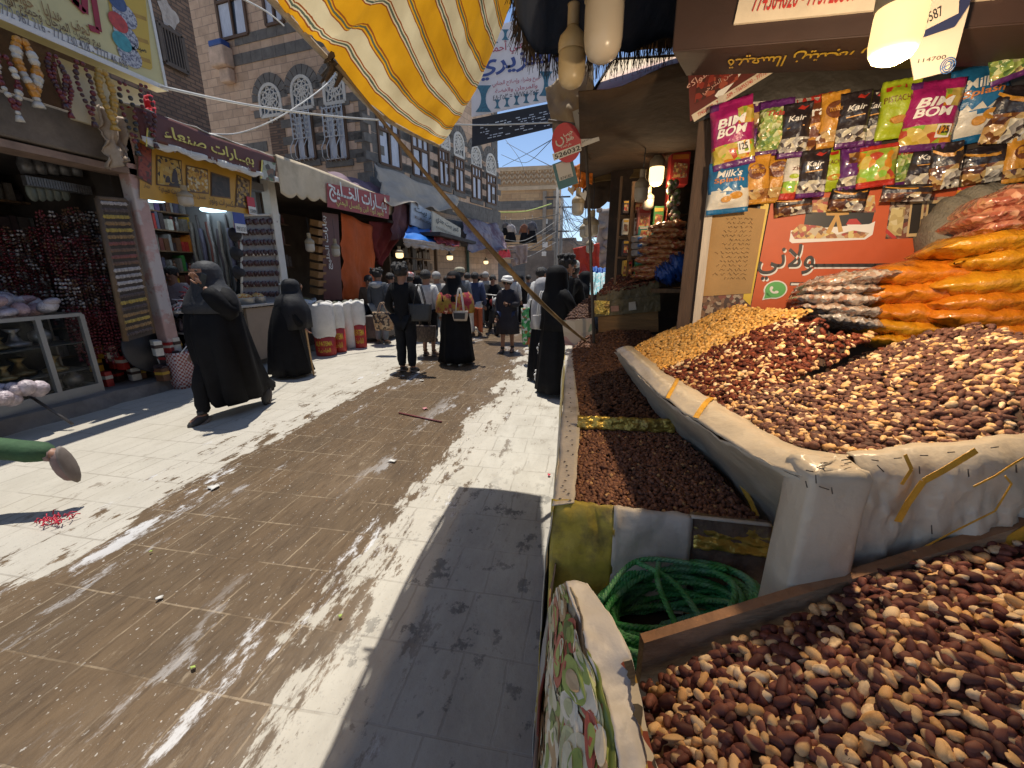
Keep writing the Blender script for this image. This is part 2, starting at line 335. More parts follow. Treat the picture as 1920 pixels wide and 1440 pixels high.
# ================================================================= buildings
M_tuff = brickmat('tuff_stone', (.60, .41, .28), (.46, .31, .21), (.28, .2, .15), .46, .24, msize=.008, axes='xz')
M_basalt = mat('basalt', (.15, .135, .12), .85, .3, 5, bump=.5, bscale=20)
M_pink = mat('pink_block', (.58, .41, .30), .9, .25, 4, bump=.4, bscale=20)
M_gyp = mat('gypsum', (.62, .58, .52), .8, .12, 6)
M_woodf = mat('window_wood', (.12, .065, .035), .7, .3, 4, stretch=(8, 8, 1))
M_glassd = mat('dark_glass', (.035, .04, .05), .12, .3, 2, spec=.6)
M_curtain = mat('net_curtain', (.55, .58, .66), .8, .2, 9, stretch=(6, 6, .6))
M_iron = mat('white_iron', (.6, .6, .6), .5, .1, 8)
M_brown = brickmat('brown_brick', (.24, .145, .095), (.15, .09, .062), (.10, .072, .055), .22, .075, msize=.012, axes='yz', bump=.8)
C0 = Vector((-6.5, 12.6, 0)); D1 = Vector((math.sin(math.radians(16)), math.cos(math.radians(16)), 0)); D2 = Vector((.987, -.163, 0)).normalized()
FA = Fr(C0, D1, UP); FB = Fr(C0-D2*9, D2, UP)
mb = thing('stone_building', 'tall pinkish stone building with dark basalt bands and arched white tracery windows', 'building', C0)
LEN = 8.05; HB = 15
g = MB(); g.slab([FA(0, 0), FA(LEN, 0), FA(LEN, HB), FA(0, HB)], 1.0); q = g.build('wall', M_tuff, mb)
q.rotation_euler = (0, 0, 0)
# put the wall meshes in their own turned axes so that the courses run level along each face
def wall_obj(name, fr, x0, y0, x1, y1, th, m, parent):
    g = MB(); g.box(((x0+x1)/2, th/2, (y0+y1)/2), (x1-x0, th, y1-y0)); o = g.build(name, m, parent, local=True)
    o.location = fr.o-parent.location; o.rotation_euler = (0, 0, math.atan2(fr.x.y, fr.x.x)); return o
bpy.data.objects.remove(q)
wall_obj('wall', FA, .02, 0, LEN, HB, 4, M_tuff, mb); wall_obj('wall', FB, -3, 0, 9, HB, 3.5, M_tuff, mb)
def rect_on(fr, u0, v0, u1, v1):
    a = fr.inv(at(u0, (v0+v1)/2, P=fr.o, N=fr.n)); b_ = fr.inv(at(u1, (v0+v1)/2, P=fr.o, N=fr.n)); c = fr.inv(at((u0+u1)/2, v0, P=fr.o, N=fr.n)); d = fr.inv(at((u0+u1)/2, v1, P=fr.o, N=fr.n))
    return a[0], d[1], b_[0], c[1]
def archpts(cx, y0, w, h, n=12):
    r = w/2; return [(cx-r, y0), (cx+r, y0)]+[(cx+r*math.cos(math.pi*i/n), y0+h-r+r*math.sin(math.pi*i/n)) for i in range(n+1)]
def bar(g, fr, a, b_, w, d0, d1, mi=0):
    a = Vector(a); b_ = Vector(b_); t = (b_-a).normalized(); n_ = Vector((-t.y, t.x))*w/2
    P = [a-n_, b_-n_, b_+n_, a+n_]; vs = [fr(p.x, p.y, d0) for p in P]+[fr(p.x, p.y, d1) for p in P]
    g.add(vs, [(4, 5, 6, 7), (0, 1, 5, 4), (1, 2, 6, 5), (2, 3, 7, 6), (3, 0, 4, 7)], mi)
def casement(fr, x0, y0, x1, y1, trans=.3, curtain=True, quoin=True, cols=2):
    w_ = x1-x0; h_ = y1-y0; g = MB()
    g.fbox(fr, x0, y0, .0, x1, y1, .012); o = g.build('window', M_glassd, mb)
    f = MB(); t = .05; yt = y1-trans*h_
    for a, b_ in (((x0, y0), (x0, y1)), ((x1, y0), (x1, y1)), ((x0, y0), (x1, y0)), ((x0, y1), (x1, y1)), ((x0, yt), (x1, yt))): bar(f, fr, a, b_, t*1.5, .012, .07)
    for k in range(1, cols): bar(f, fr, (x0+w_*k/cols, y0), (x0+w_*k/cols, yt), t*1.2, .014, .066)
    for k in range(1, cols+1): bar(f, fr, (x0+w_*k/(cols+1), yt), (x0+w_*k/(cols+1), y1), t, .014, .064)
    f.build('frame', M_woodf, o)
    if curtain:
        c = MB(); r = random.random()
        c.poly(fr, [(x0+.04, y0+.05), (x0+w_*.42, y0+.05), (x0+w_*(.44-.1*r), yt-.05), (x0+.04, yt-.05)], .016); c.poly(fr, [(x1-w_*.40, y0+.05), (x1-.04, y0+.05), (x1-.04, yt-.05), (x1-w_*(.35+.1*r), yt-.05)], .016)
        if trans > .2: c.poly(fr, [(x0+.05, yt+.05), (x1-.05, yt+.05), (x1-.05, y1-.05), (x0+.05, y1-.05)], .016)
        c.build('curtain', M_curtain, o)
    if quoin:
        s_ = MB(); bh = .24; n = int(h_/bh)+1
        for k in range(n):
            for sgn, xx in ((-1, x0), (1, x1)):
                ww = .30 if k % 2 else .52; a = xx-.03 if sgn < 0 else xx+.03; p = .018 if k % 2 else .022
                s_.fbox(fr, min(a, a+sgn*ww), y0+k*bh, -.01, max(a, a+sgn*ww), y0+(k+1)*bh-.012, p, 0 if k % 2 == 0 else 1)
        s_.fbox(fr, x0-.2, y1+.03, -.01, x1+.2, y1+.25, .03, 0); s_.fbox(fr, x0-.15, y0-.2, -.01, x1+.15, y0-.02, .05, 0)
        s_.build('surround', [M_basalt, M_pink], o)
    return o
def qamariya(fr, x0, y0, x1, y1, surround=True):
    cx = (x0+x1)/2; w_ = x1-x0; h_ = y1-y0; g = MB(); g.slab([fr(x, y, .012) for x, y in archpts(cx, y0, w_, h_)], .02); o = g.build('arched_window', M_glassd, mb)
    t = MB(); A = archpts(cx, y0, w_, h_)
    for i in range(len(A)): bar(t, fr, A[i], A[(i+1) % len(A)], .09, .012, .05)
    cy = y0+h_-w_/2; R = w_*.5
    for k in range(9):
        a0 = math.pi*2*k/9; prev = None
        for j in range(6):
            q_ = j/5; a = a0+1.15*q_; rr = R*q_
            p = (cx+rr*math.cos(a)*.98, cy+rr*math.sin(a)*(1 if math.sin(a) > 0 else 1.5))
            p2 = (cx+rr*math.cos(2*a0-a)*.98, cy+rr*math.sin(2*a0-a)*(1 if math.sin(2*a0-a) > 0 else 1.5))
            if prev: bar(t, fr, prev[0], p, .034, .012, .034); bar(t, fr, prev[1], p2, .034, .012, .032)
            prev = (p, p2)
    for rr in (.33, .68):
        c_ = [(cx+R*rr*math.cos(2*math.pi*i/14), cy+R*rr*math.sin(2*math.pi*i/14)) for i in range(15)]
        for i in range(14): bar(t, fr, c_[i], c_[i+1], .03, .012, .036)
    t.build('tracery', M_gyp, o)
    if surround:
        s_ = MB(); n = 9; r0 = w_/2+.05; r1 = r0+.27
        for k in range(n):
            a0 = math.pi*k/n+.02; a1 = math.pi*(k+1)/n-.02; P = [(cx+r*math.cos(a), cy+r*math.sin(a)) for r, a in ((r0, a0), (r1, a0), (r1, a1), (r0, a1))]
            s_.slab([fr(x, y, .03) for x, y in P], .04, k % 2*0)
        hh = cy-y0; m_ = max(2, int(hh/.26))
        for k in range(m_):
            for sgn in (-1, 1):
                xa = cx+sgn*r0; xb = cx+sgn*(r1+(.12 if k % 2 else 0)); s_.fbox(fr, min(xa, xb), y0+k*hh/m_, -.01, max(xa, xb), y0+(k+1)*hh/m_-.012, .025, k % 2)
        s_.build('surround', [M_basalt, M_pink], o)
    return o
for r in ((708, 221, 747, 311), (772, 259, 802, 332), (822, 283, 840, 347), (852, 298, 868, 359), (884, 314, 901, 373), (912, 329, 928, 382)): casement(FA, *rect_on(FA, *r))
for r in ((825, 247, 841, 277), (850, 250, 868, 293), (883, 275, 900, 312), (911, 290, 928, 325)): qamariya(FA, *rect_on(FA, *r))
for r in ((488, 158, 527, 218), (548, 143, 586, 204), (608, 136, 646, 194)): qamariya(FB, *rect_on(FB, *r))
for r in ((556, 212, 590, 300), (614, 203, 651, 300)):
    x0, y0, x1, y1 = rect_on(FB, *r); o = casement(FB, x0, y0, x1, y1, .02, True, True)
    gr = MB(); w_ = x1-x0; h_ = y1-y0
    for k in range(5):
        x = x0+w_*k/4; gr.tube([FB(x, y1+.05, .14), FB(x, y0+.55, .14), FB(x, y0+.30, .30), FB(x, y0+.05, .30), FB(x, y0-.08, .14)], .014, 5)
    for y in (y0, y0+h_*.45, y0+h_*.75, y1): gr.tube([FB(x0, y, .14), FB(x1, y, .14)], .014, 5)
    for r_ in range(5):
        for k in range(4):
            cx = x0+w_*(k+.5)/4; cy = y0+h_*(.5+.105*r_); rr = w_/9
            gr.tube([FB(cx+rr*math.cos(a)*(1-.5*j/10), cy+rr*1.2*math.sin(a), .15) for j in range(11) for a in [j*.75+k]], .009, 4)
    gr.build('grille', M_iron, o)
for r in ((409, -30, 461, 72), (494, -60, 528, 47)): casement(FB, *rect_on(FB, *r), .28, True, False)
x0, y0, x1, y1 = rect_on(FB, 506, 222, 535, 270); g = MB(); g.fbox(FB, x0, y0-.8, -.01, x1, y1, .012); g.build('blocked_window', M_brown, mb)
g = MB()                                                   # string courses of basalt stepping over the side face
def band(fr, u0, v0, u1, v1, h, x_lo=None):
    a = fr.inv(at(u0, v0, P=fr.o, N=fr.n)); b_ = fr.inv(at(u1, v1, P=fr.o, N=fr.n)); y = (a[1]+b_[1])/2; x = a[0]; 
    while x < b_[0]:
        L_ = random.uniform(.35, .6); g.fbox(fr, x, y-h/2, -.01, min(x+L_-.01, b_[0]), y+h/2, .02); x += L_
band(FB, 440, 118, 690, 52, .3); band(FB, 440, 74, 690, 20, .26); band(FB, 395, 300, 500, 262, .3); band(FA, 692, 350, 938, 420, .35); band(FA, 692, 330, 938, 408, .25); band(FA, 692, 385, 938, 440, .3)
a = 0
for k in range(44):                                        # corner quoins, alternating
    L1, L2 = (.55, .3) if k % 2 else (.3, .55)
    y = 2.6+k*.27; g.fbox(FA, .05, y, -.01, L1, y+.258, .024); g.fbox(FB, 9-L2, y, -.01, 9.01, y+.258, .022); g.fbox(FA, LEN-L2, y, -.01, LEN+.01, y+.258, .022)
g.build('basalt_band', M_basalt, mb)
p = at(425, 108, P=FB.o, N=FB.n); g = MB(); fr = Fr(p, FB.x, UP); g.fbox(fr, -.35, -.35, -.02, .3, .2, .35); g.fbox(fr, -.2, -.75, -.02, .25, -.35, .22); g.build('corbel', M_pink, mb, bevel=.06)
g = MB(); g.fbox(fr, -.3, .2, .02, .25, .36, .33); g.build('basin', mat('blue_plastic', (.03, .07, .25), .4), mb, bevel=.03)
# narrow brown brick house behind the first shops
bb = thing('brick_house', 'dark brown brick house rising behind the maroon spice shop awning', 'building', (-7.9, 6, 0))
xb = -7.9; pr_ = at(398, 257, X=xb); g = MB(); g.box((xb-2, (pr_.y+.5)/2+.0, 6), (4, pr_.y-.5, 12)); wl = g.build('wall', M_brown, bb)
FH = Fr((xb, 0, 0), (0, 1, 0), UP); x0, y0, x1, y1 = rect_on(FH, 300, 60, 340, 124); g = MB(); g.fbox(FH, x0, y0, 0, x1, y1, .02); o = g.build('window', M_glassd, bb)
g = MB()
for k in range(9): g.fbox(FH, x0+(x1-x0)*k/8-.012, y0, .05, x0+(x1-x0)*k/8+.012, y1, .07)
for a, b_ in (((x0, y0), (x1, y0)), ((x0, y1), (x1, y1)), ((x0, y0), (x0, y1)), ((x1, y0), (x1, y1))): bar(g, FH, a, b_, .07, .02, .075)
g.build('window_bars', mat('old_iron', (.10, .075, .06), .8), o)
x0, y0, x1, y1 = rect_on(FH, 298, 4, 330, 50); g = MB(); g.poly(FH, [(x0+(x1-x0)*(.5+.5*math.cos(a)*(1+.25*math.sin(3*a+1))), y0+(y1-y0)*(.5+.5*math.sin(a)*(1+.2*math.sin(5*a)))) for a in np.linspace(0, 6.1, 22)], .012); g.build('plaster_patch', mat('old_plaster', (.42, .36, .32), .9, .3, 9, bump=.6), bb)
# the house that closes the street
M_farst = brickmat('far_stone', (.47, .31, .17), (.38, .24, .13), (.26, .18, .12), .9, .42, msize=.014, axes='xz', bump=.2, contrast=.7)
M_farb = brickmat('far_basalt', (.17, .16, .15), (.12, .115, .11), (.09, .085, .08), .9, .42, msize=.014, axes='xz', bump=.2, contrast=.7)
FY = 42.0; xl = at(930, 400, Y=FY).x; xr = at(1041, 400, Y=FY).x; zt = at(1000, 312, Y=FY).z
fb = thing('banded_house', 'ochre stone house with grey bands and zigzag frieze closing the street end', 'building', ((xl+xr)/2, FY, 0))
zs = [at(1000, v, Y=FY).z for v in (312, 332, 354, 376, 393, 412, 440, 470)]
FF = Fr((xl-4, FY, 0), (1, 0, 0), UP); W_ = xr-xl+4
g = MB(); g.fbox(FF, 0, 0, -8, W_, zt-.3, 0); g.build('wall', M_farst, fb)
g = MB()
for a, b_ in ((3, 4), (5, 6)): g.fbox(FF, 0, zs[b_], -.02, W_+.01, zs[a], .03)
g.fbox(FF, 0, zs[7]-3, -.02, W_+.01, zs[7]-1.2, .03); g.build('basalt_band', M_farb, fb)
g = MB(); n = 13; h_ = (zs[0]-zs[2])
for r in range(3):
    for k in range(n*2):
        x = 3+(W_-3)*(k/(n*2)); dx = (W_-3)/(n*2); y0 = zs[2]+h_*.25+r*h_*.22; up_ = k % 2 == 0
        bar(g, FF, (x, y0 if up_ else y0+h_*.2), (x+dx, y0+h_*.2 if up_ else y0), .13, -.02, .1)
g.fbox(FF, 0, zs[0]-.35, -.05, W_+.05, zs[0], .18); g.fbox(FF, 0, zs[2]-.1, -.05, W_+.04, zs[2]+.25, .12); g.build('frieze', M_gyp if 0 else mat('far_frieze', (.48, .36, .24), .9, .2, 2), fb)
g = MB()
for dx in (-.2, -1.2): g.fbox(FF, W_+dx, 0, -.1, W_+dx+.35, zt-2.2, .22)
g.build('pilaster', mat('far_pilaster', (.25, .21, .17), .9, .25, 2), fb)
# lower plastered wall in front of it, with white notice boards
g = MB(); y_ = 30; a = at(985, 470, Y=y_); b_ = at(1045, 470, Y=y_); g.box(((a.x+b_.x)/2, y_+.3, a.z/2), (b_.x-a.x, .6, a.z)); g.build('plaster_wall', mat('grey_plaster', (.19, .165, .15), .95, .3, 1.2, col2=(.10, .09, .085), bump=.4), loc=((a.x+b_.x)/2, y_, 0), label='grey plastered wall with peeling corners at the end of the street', cat='wall')
for i, (u, v, w_, wh) in enumerate(((1022, 415, 9, 'upper white square notice high on the ochre banded house'), (1022, 459, 9, 'white square notice just above the grey plastered wall edge'), (1020, 476, 8, 'lowest white square notice on the grey plastered wall'))):
    y2 = FY-.05 if i == 0 else y_-.04; c = at(u, v, Y=y2); s_ = w_*(c-EYE).length/FPX/2; g = MB(); g.box(c, (2*s_, .06, 1.8*s_)); g.build('notice_board', mat('white_board', (.7, .69, .66), .6, .06), loc=c, label=wh, cat='notice', bevel=.01)
# unseen block added behind the stalls against sun and sky; low houses beyond
M_mud = mat('mud_plaster', (.30, .23, .17), .95, .25, 2, bump=.5)
g = MB(); g.box((4.7, 1.0, 3), (5, 13, 6)); g.build('sky_block', M_mud, loc=(4.7, 1, 0), label='unseen brown block added behind the nut stalls to cut off sky and sun', cat='building')
g = MB(); y_ = 26
for u0, u1, v, dy in ((1046, 1080, 446, 4), (1075, 1110, 452, 2), (1092, 1106, 433, 9)):
    a = at(u0, v, Y=y_+dy); b_ = at(u1, v, Y=y_+dy); g.box(((a.x+b_.x)/2, y_+dy+2, a.z/2), (b_.x-a.x, 4, a.z))
g.build('rubble_house', mat('rubble', (.40, .31, .24), .95, .45, 1.6, col2=(.20, .16, .13), bump=.8, bscale=5), loc=(1.5, 28, 0), label='low pale rubble house far down the street below the cable poles', cat='building')
g = MB(); y_ = 11.5; a = at(1124, 398, Y=y_); b_ = at(1160, 398, Y=y_); zz = a.z
g.box(((a.x+b_.x)/2+1, y_+1, zz/2), (b_.x-a.x+2, 2, zz)); 
for k in range(30): g.ell((a.x+random.uniform(.0, 1.2), y_-.02, random.uniform(.5, zz)), (random.uniform(.1, .22), .08, random.uniform(.08, .16)), nu=7, nv=5)
for k in range(14): g.ell((a.x+k*.12, y_+.1, zz+random.uniform(-.03, .1)), (random.uniform(.08, .16), .15, random.uniform(.06, .12)), nu=7, nv=5)
g.build('stone_wall', mat('field_stone', (.40, .33, .28), .95, .35, 2.5, col2=(.24, .2, .18), bump=.8), loc=((a.x+b_.x)/2, y_, 0), label='rough stone house corner behind the red tarpaulin', cat='wall')
# ================================================================= heaps of nuts
def rbf_fit(P):
    P = np.array(P, float); n = len(P); A = np.zeros((n+3, n+3)); d = np.linalg.norm(P[:, None, :2]-P[None, :, :2], axis=2)
    A[:n, :n] = d; A[:n, n] = 1; A[:n, n+1:] = P[:, :2]; A[n, :n] = 1; A[n+1:, :n] = P[:, :2].T
    b = np.zeros(n+3); b[:n] = P[:, 2]; w_ = np.linalg.lstsq(A, b, rcond=None)[0]
    def f(xy):
        xy = np.asarray(xy, float).reshape(-1, 2); d = np.linalg.norm(xy[:, None, :]-P[None, :, :2], axis=2)
        return d @ w_[:n]+w_[n]+xy @ w_[n+1:]
    return f
def inpoly(xy, poly):
    x, y = xy[:, 0], xy[:, 1]; ins = np.zeros(len(x), bool); n = len(poly)
    for i in range(n):
        x1, y1 = poly[i]; x2, y2 = poly[(i+1) % n]; c = ((y1 > y) != (y2 > y)) & (x < (x2-x1)*(y-y1)/(y2-y1+1e-12)+x1); ins ^= c
    return ins
def nut_base(nu, nv, pinch=.08, tip=.12):
    V = []
    for j in range(nv+1):
        a = math.pi*(j/nv)*.96+math.pi*.02; z = -math.cos(a); r = math.sin(a)*(1+tip*z)*(1-pinch*math.exp(-(z*3)**2))
        for k in range(nu):
            b = 2*math.pi*k/nu; V.append((z, r*math.cos(b), r*math.sin(b)))
    F = [(j*nu+k, j*nu+(k+1) % nu, (j+1)*nu+(k+1) % nu, (j+1)*nu+k) for j in range(nv) for k in range(nu)]
    return np.array(V), np.array(F)
def nut_mat(name, rough=.62, bump=.15):
    m = bpy.data.materials.new(name); m.use_nodes = True; nt = m.node_tree; N = nt.nodes; L = nt.links; b = N['Principled BSDF']
    a = N.new('ShaderNodeAttribute'); a.attribute_name = 'nutcol'; tc = N.new('ShaderNodeTexCoord')
    nz = N.new('ShaderNodeTexNoise'); nz.inputs['Scale'].default_value = 180; nz.inputs['Detail'].default_value = 5; L.new(tc.outputs['Object'], nz.inputs['Vector'])
    cr = N.new('ShaderNodeValToRGB'); cr.color_ramp.elements[0].position = .3; cr.color_ramp.elements[1].position = .75; cr.color_ramp.elements[0].color = (.62, .58, .56, 1); cr.color_ramp.elements[1].color = (1.15, 1.12, 1.1, 1); L.new(nz.outputs[0], cr.inputs[0])
    mx = N.new('ShaderNodeMix'); mx.data_type = 'RGBA'; mx.blend_type = 'MULTIPLY'; mx.inputs[0].default_value = 1; L.new(a.outputs['Color'], mx.inputs[6]); L.new(cr.outputs[0], mx.inputs[7]); L.new(mx.outputs[2], b.inputs['Base Color'])
    b.inputs['Roughness'].default_value = rough; b.inputs['Specular IOR Level'].default_value = .22; bm = N.new('ShaderNodeBump'); bm.inputs['Strength'].default_value = bump; bm.inputs['Distance'].default_value = .002; L.new(nz.outputs[0], bm.inputs['Height']); L.new(bm.outputs[0], b.inputs['Normal'])
    return m
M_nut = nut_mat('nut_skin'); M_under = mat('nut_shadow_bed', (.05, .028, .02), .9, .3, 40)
SKIN = [((.17, .062, .050), 3), ((.12, .046, .040), 3), ((.21, .085, .066), 2), ((.09, .040, .036), 1.2)]
PALE = [((.74, .50, .26), 2), ((.66, .40, .18), 1.5), ((.80, .62, .40), 1.2)]
def wmix(a, ka, b, kb): return [(c, w_*ka) for c, w_ in a]+[(c, w_*kb) for c, w_ in b]
def scatter(poly, inter, size, pal, layers=2.0, dens=1.0, res=(8, 6), jit=.35, clump=None, halves=.1, cover=True, svar=.16):
    """positions, frames and colours of nuts lying on a smooth heap surface"""
    C = [tuple(p) for p in poly]+[tuple(p) for p in inter]; f = rbf_fit(C); pxy = np.array([(p[0], p[1]) for p in poly])
    lo, hi = pxy.min(0), pxy.max(0); area = 0
    for i in range(len(pxy)): j = (i+1) % len(pxy); area += pxy[i][0]*pxy[j][1]-pxy[j][0]*pxy[i][1]
    area = abs(area)/2; n = int(area/(size[0]*size[1]*.62)*layers*dens); box = (hi-lo).prod()
    xy = lo+np.random.rand(int(n*box/area*1.02), 2)*(hi-lo); xy = xy[inpoly(xy, pxy)]; n = len(xy)
    z = f(xy); e = .01; gx = (f(xy+[e, 0])-z)/e; gy = (f(xy+[0, e])-z)/e; N_ = np.stack([-gx, -gy, np.ones(n)], 1); N_ /= np.linalg.norm(N_, axis=1)[:, None]
    lay = np.random.rand(n)*layers; z = z-lay*size[2]*.55+np.random.randn(n)*size[2]*.08
    N_ = N_+np.random.randn(n, 3)*jit*.5; N_ /= np.linalg.norm(N_, axis=1)[:, None]
    a = np.random.rand(n)*2*np.pi; t = np.stack([np.cos(a), np.sin(a), np.zeros(n)], 1); t -= N_*(t*N_).sum(1)[:, None]; t /= np.linalg.norm(t, axis=1)[:, None]; b = np.cross(N_, t)
    sv = 1+np.random.randn(n)*svar; sv = np.clip(sv, .65, 1.4); el = np.clip(1+np.random.randn(n)*.14, .7, 1.35)
    s = np.stack([size[0]/2*sv*el, size[1]/2*sv, size[2]/2*sv], 1); hv = np.random.rand(n) < halves; s[hv, 2] *= .45
    wts = np.array([w_ for c, w_ in pal], float); cols = np.array([c for c, w_ in pal])
    if clump is not None:
        q = np.array([noise.noise(Vector((x*clump[0], y*clump[0], 3))) for x, y in xy]); W = np.tile(wts, (n, 1)); W[:, clump[1]:] *= np.exp(q*clump[2])[:, None]; W /= W.sum(1)[:, None]
        idx = (W.cumsum(1) > np.random.rand(n)[:, None]).argmax(1)
    else: idx = np.random.choice(len(pal), n, p=wts/wts.sum())
    col = cols[idx]*(1+np.random.randn(n, 1)*.13); col = np.clip(col, .005, 1)
    return dict(p=np.stack([xy[:, 0], xy[:, 1], z], 1), R=np.stack([t, b, N_], 2), s=s, col=col, lay=lay, idx=idx, f=f, pxy=pxy)
def nuts_mesh(name, S, sel, res, m, **kw):
    kw.setdefault('peel', .09 if 'peanut' in name else 0)
    V, F = nut_base(*res); k = len(V); n = int(sel.sum()); p, R, s, c = S['p'][sel], S['R'][sel], S['s'][sel], S['col'][sel]
    f1, f2, f3 = np.sin(V[:, 0]*2.6+V[:, 1]*1.3), np.sin(V[:, 1]*3.1-V[:, 0]*1.7+1), np.cos(V[:, 2]*3.3+V[:, 0]*2.4); C3 = np.random.randn(n, 3)*(.01 if kw.get('cat') == 'chickpeas' else .085)
    P = np.einsum('nij,nkj->nki', R, V[None]*s[:, None, :]*(1+C3[:, :1]*f1+C3[:, 1:2]*f2+C3[:, 2:]*f3)[:, :, None])+p[:, None, :]
    off = kw.pop('loc'); P = (P-np.array(off)).reshape(-1, 3).astype(np.float32); FF = (F[None]+(np.arange(n)*k)[:, None, None]).reshape(-1, 4)
    me = bpy.data.meshes.new(name); me.vertices.add(len(P)); me.vertices.foreach_set('co', P.ravel()); me.loops.add(FF.size); me.loops.foreach_set('vertex_index', FF.ravel().astype(np.int32))
    me.polygons.add(len(FF)); me.polygons.foreach_set('loop_start', np.arange(0, FF.size, 4, dtype=np.int32)); me.polygons.foreach_set('use_smooth', np.ones(len(FF), bool))
    at_ = me.attributes.new('nutcol', 'FLOAT_COLOR', 'POINT'); cc = np.ones((len(P), 4), np.float32); cc[:, :3] = np.repeat(c, k, 0); pe = np.repeat(np.random.rand(n) < kw.pop('peel', .0), k) & (np.tile(V[:, 0]+.6*V[:, 1], n) > .35); cc[pe, :3] = (.66, .45, .24); at_.data.foreach_set('color', cc.ravel())
    me.materials.append(m); me.update(calc_edges=True); o = bpy.data.objects.new(name, me); COL.objects.link(o); o.location = off
    return tag(o, **kw)
def bed(S, name, parent, drop, nx=64, m=None):             # sheet closing gaps under the loose nuts, shade put into its dark colour
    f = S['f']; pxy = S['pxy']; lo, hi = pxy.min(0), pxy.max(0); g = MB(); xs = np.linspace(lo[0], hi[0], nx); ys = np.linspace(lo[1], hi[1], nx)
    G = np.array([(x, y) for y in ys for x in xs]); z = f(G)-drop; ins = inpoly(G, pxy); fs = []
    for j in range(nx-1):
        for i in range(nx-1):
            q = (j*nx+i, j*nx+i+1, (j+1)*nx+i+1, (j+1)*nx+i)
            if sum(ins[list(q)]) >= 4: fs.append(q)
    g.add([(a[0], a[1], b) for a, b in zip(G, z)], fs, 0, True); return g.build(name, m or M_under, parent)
def tri(p): return tuple(at(p[0], p[1], Z=p[2]))
def heap(name, label, cat, poly, inter, size, pal, res, m=None, under=None, **kw):
    S = scatter([tri(p) for p in poly], [tri(p) for p in inter], size, pal, **kw); c = S['p'].mean(0)
    loc = (float(c[0]), float(c[1]), float(c[2])); o = nuts_mesh(name, S, np.ones(len(S['p']), bool), res, m or M_nut, loc=loc, label=label, cat=cat, kind='stuff')
    bed(S, 'shadow_bed', o, size[2]*1.15, m=under); return S
# ---- nearest bin: reddish skinned and pale peanuts; the largest three hundred are objects of their own
NB = [(1205, 1275, .955), (1330, 1225, 1.0), (1500, 1150, 1.05), (1700, 1043, 1.12), (1830, 1012, 1.14), (1990, 985, 1.16), (2150, 1200, 1.14), (2100, 1600, 1.08), (1500, 1600, 1.02), (1236, 1470, 1.0), (1222, 1380, .975)]
S = scatter([tri(p) for p in NB], [tri(p) for p in ((1600, 1250, 1.085), (1450, 1350, 1.03), (1800, 1200, 1.13), (1800, 1400, 1.10))], (.0195, .0126, .0118), wmix(SKIN, 1, PALE, .85), layers=2.7, res=(10, 8), clump=(22, 4, 1.6), jit=.6)
P = S['p']; dv = P-np.array(EYE); f_ = np.array([-math.sin(YAW)*_cp, math.cos(YAW)*_cp, -_sp]); r_ = np.array([_ct, _st, 0]); dep = dv @ f_; uu = 960+FPX*(dv @ r_)/dep
u_ = np.cross(r_, f_); vv = 720-FPX*(dv @ u_)/dep
seen = (uu > 1200) & (uu < 1925) & (vv < 1450) & (S['lay'] < .55); cand = np.where(seen)[0]; cand = cand[np.argsort(dep[cand])][:300]
sel = np.ones(len(P), bool); sel[cand] = False; c = P.mean(0)
nb_loc = tuple(float(x) for x in c)
o = nuts_mesh('peanut_heap', S, sel, (10, 8), M_nut, loc=nb_loc, label='nearest heap of loose reddish and pale peanuts behind the torn vegetable print cover', cat='peanuts', kind='stuff'); bed(S, 'shadow_bed', o, .013)
V, F = nut_base(14, 10); protos = {}
for i in cand:
    key = (int(S['idx'][i]), int(i % 5))
    if key not in protos:
        me = bpy.data.meshes.new('peanut'); vv_ = np.array([Vector(v)*(1+.13*noise.noise(Vector(v)*1.5+Vector((key[0]*7, key[1]*5, 0)))) for v in V]); me.from_pydata(vv_.tolist(), [], F.tolist()); me.polygons.foreach_set('use_smooth', [True]*len(F))
        a = me.attributes.new('nutcol', 'FLOAT_COLOR', 'POINT'); col = wmix(SKIN, 1, PALE, 1)[key[0]][0]; col = [min(1, x*(.82+.09*key[1])) for x in col]; a.data.foreach_set('color', [x_ for q_ in V for x_ in (([.66, .45, .24, 1]) if key[1] == 3 and q_[0]+.6*q_[1] > .3 else list(col)+[1])]); me.materials.append(M_nut_obj if 'M_nut_obj' in globals() else M_nut); me.update(); protos[key] = me
    o = bpy.data.objects.new('peanut', protos[key]); COL.objects.link(o); o.matrix_world = Matrix.Translation(Vector(P[i])) @ Matrix(S['R'][i]).to_4x4() @ Matrix.Diagonal((*S['s'][i], 1))
    pale = S['idx'][i] >= len(SKIN)
    tag(o, 'pale skinless peanut lying loose on the nearest heap' if pale else 'reddish brown skinned peanut lying loose on the nearest heap', 'peanut', 'pale peanuts on the nearest heap' if pale else 'reddish peanuts on the nearest heap')
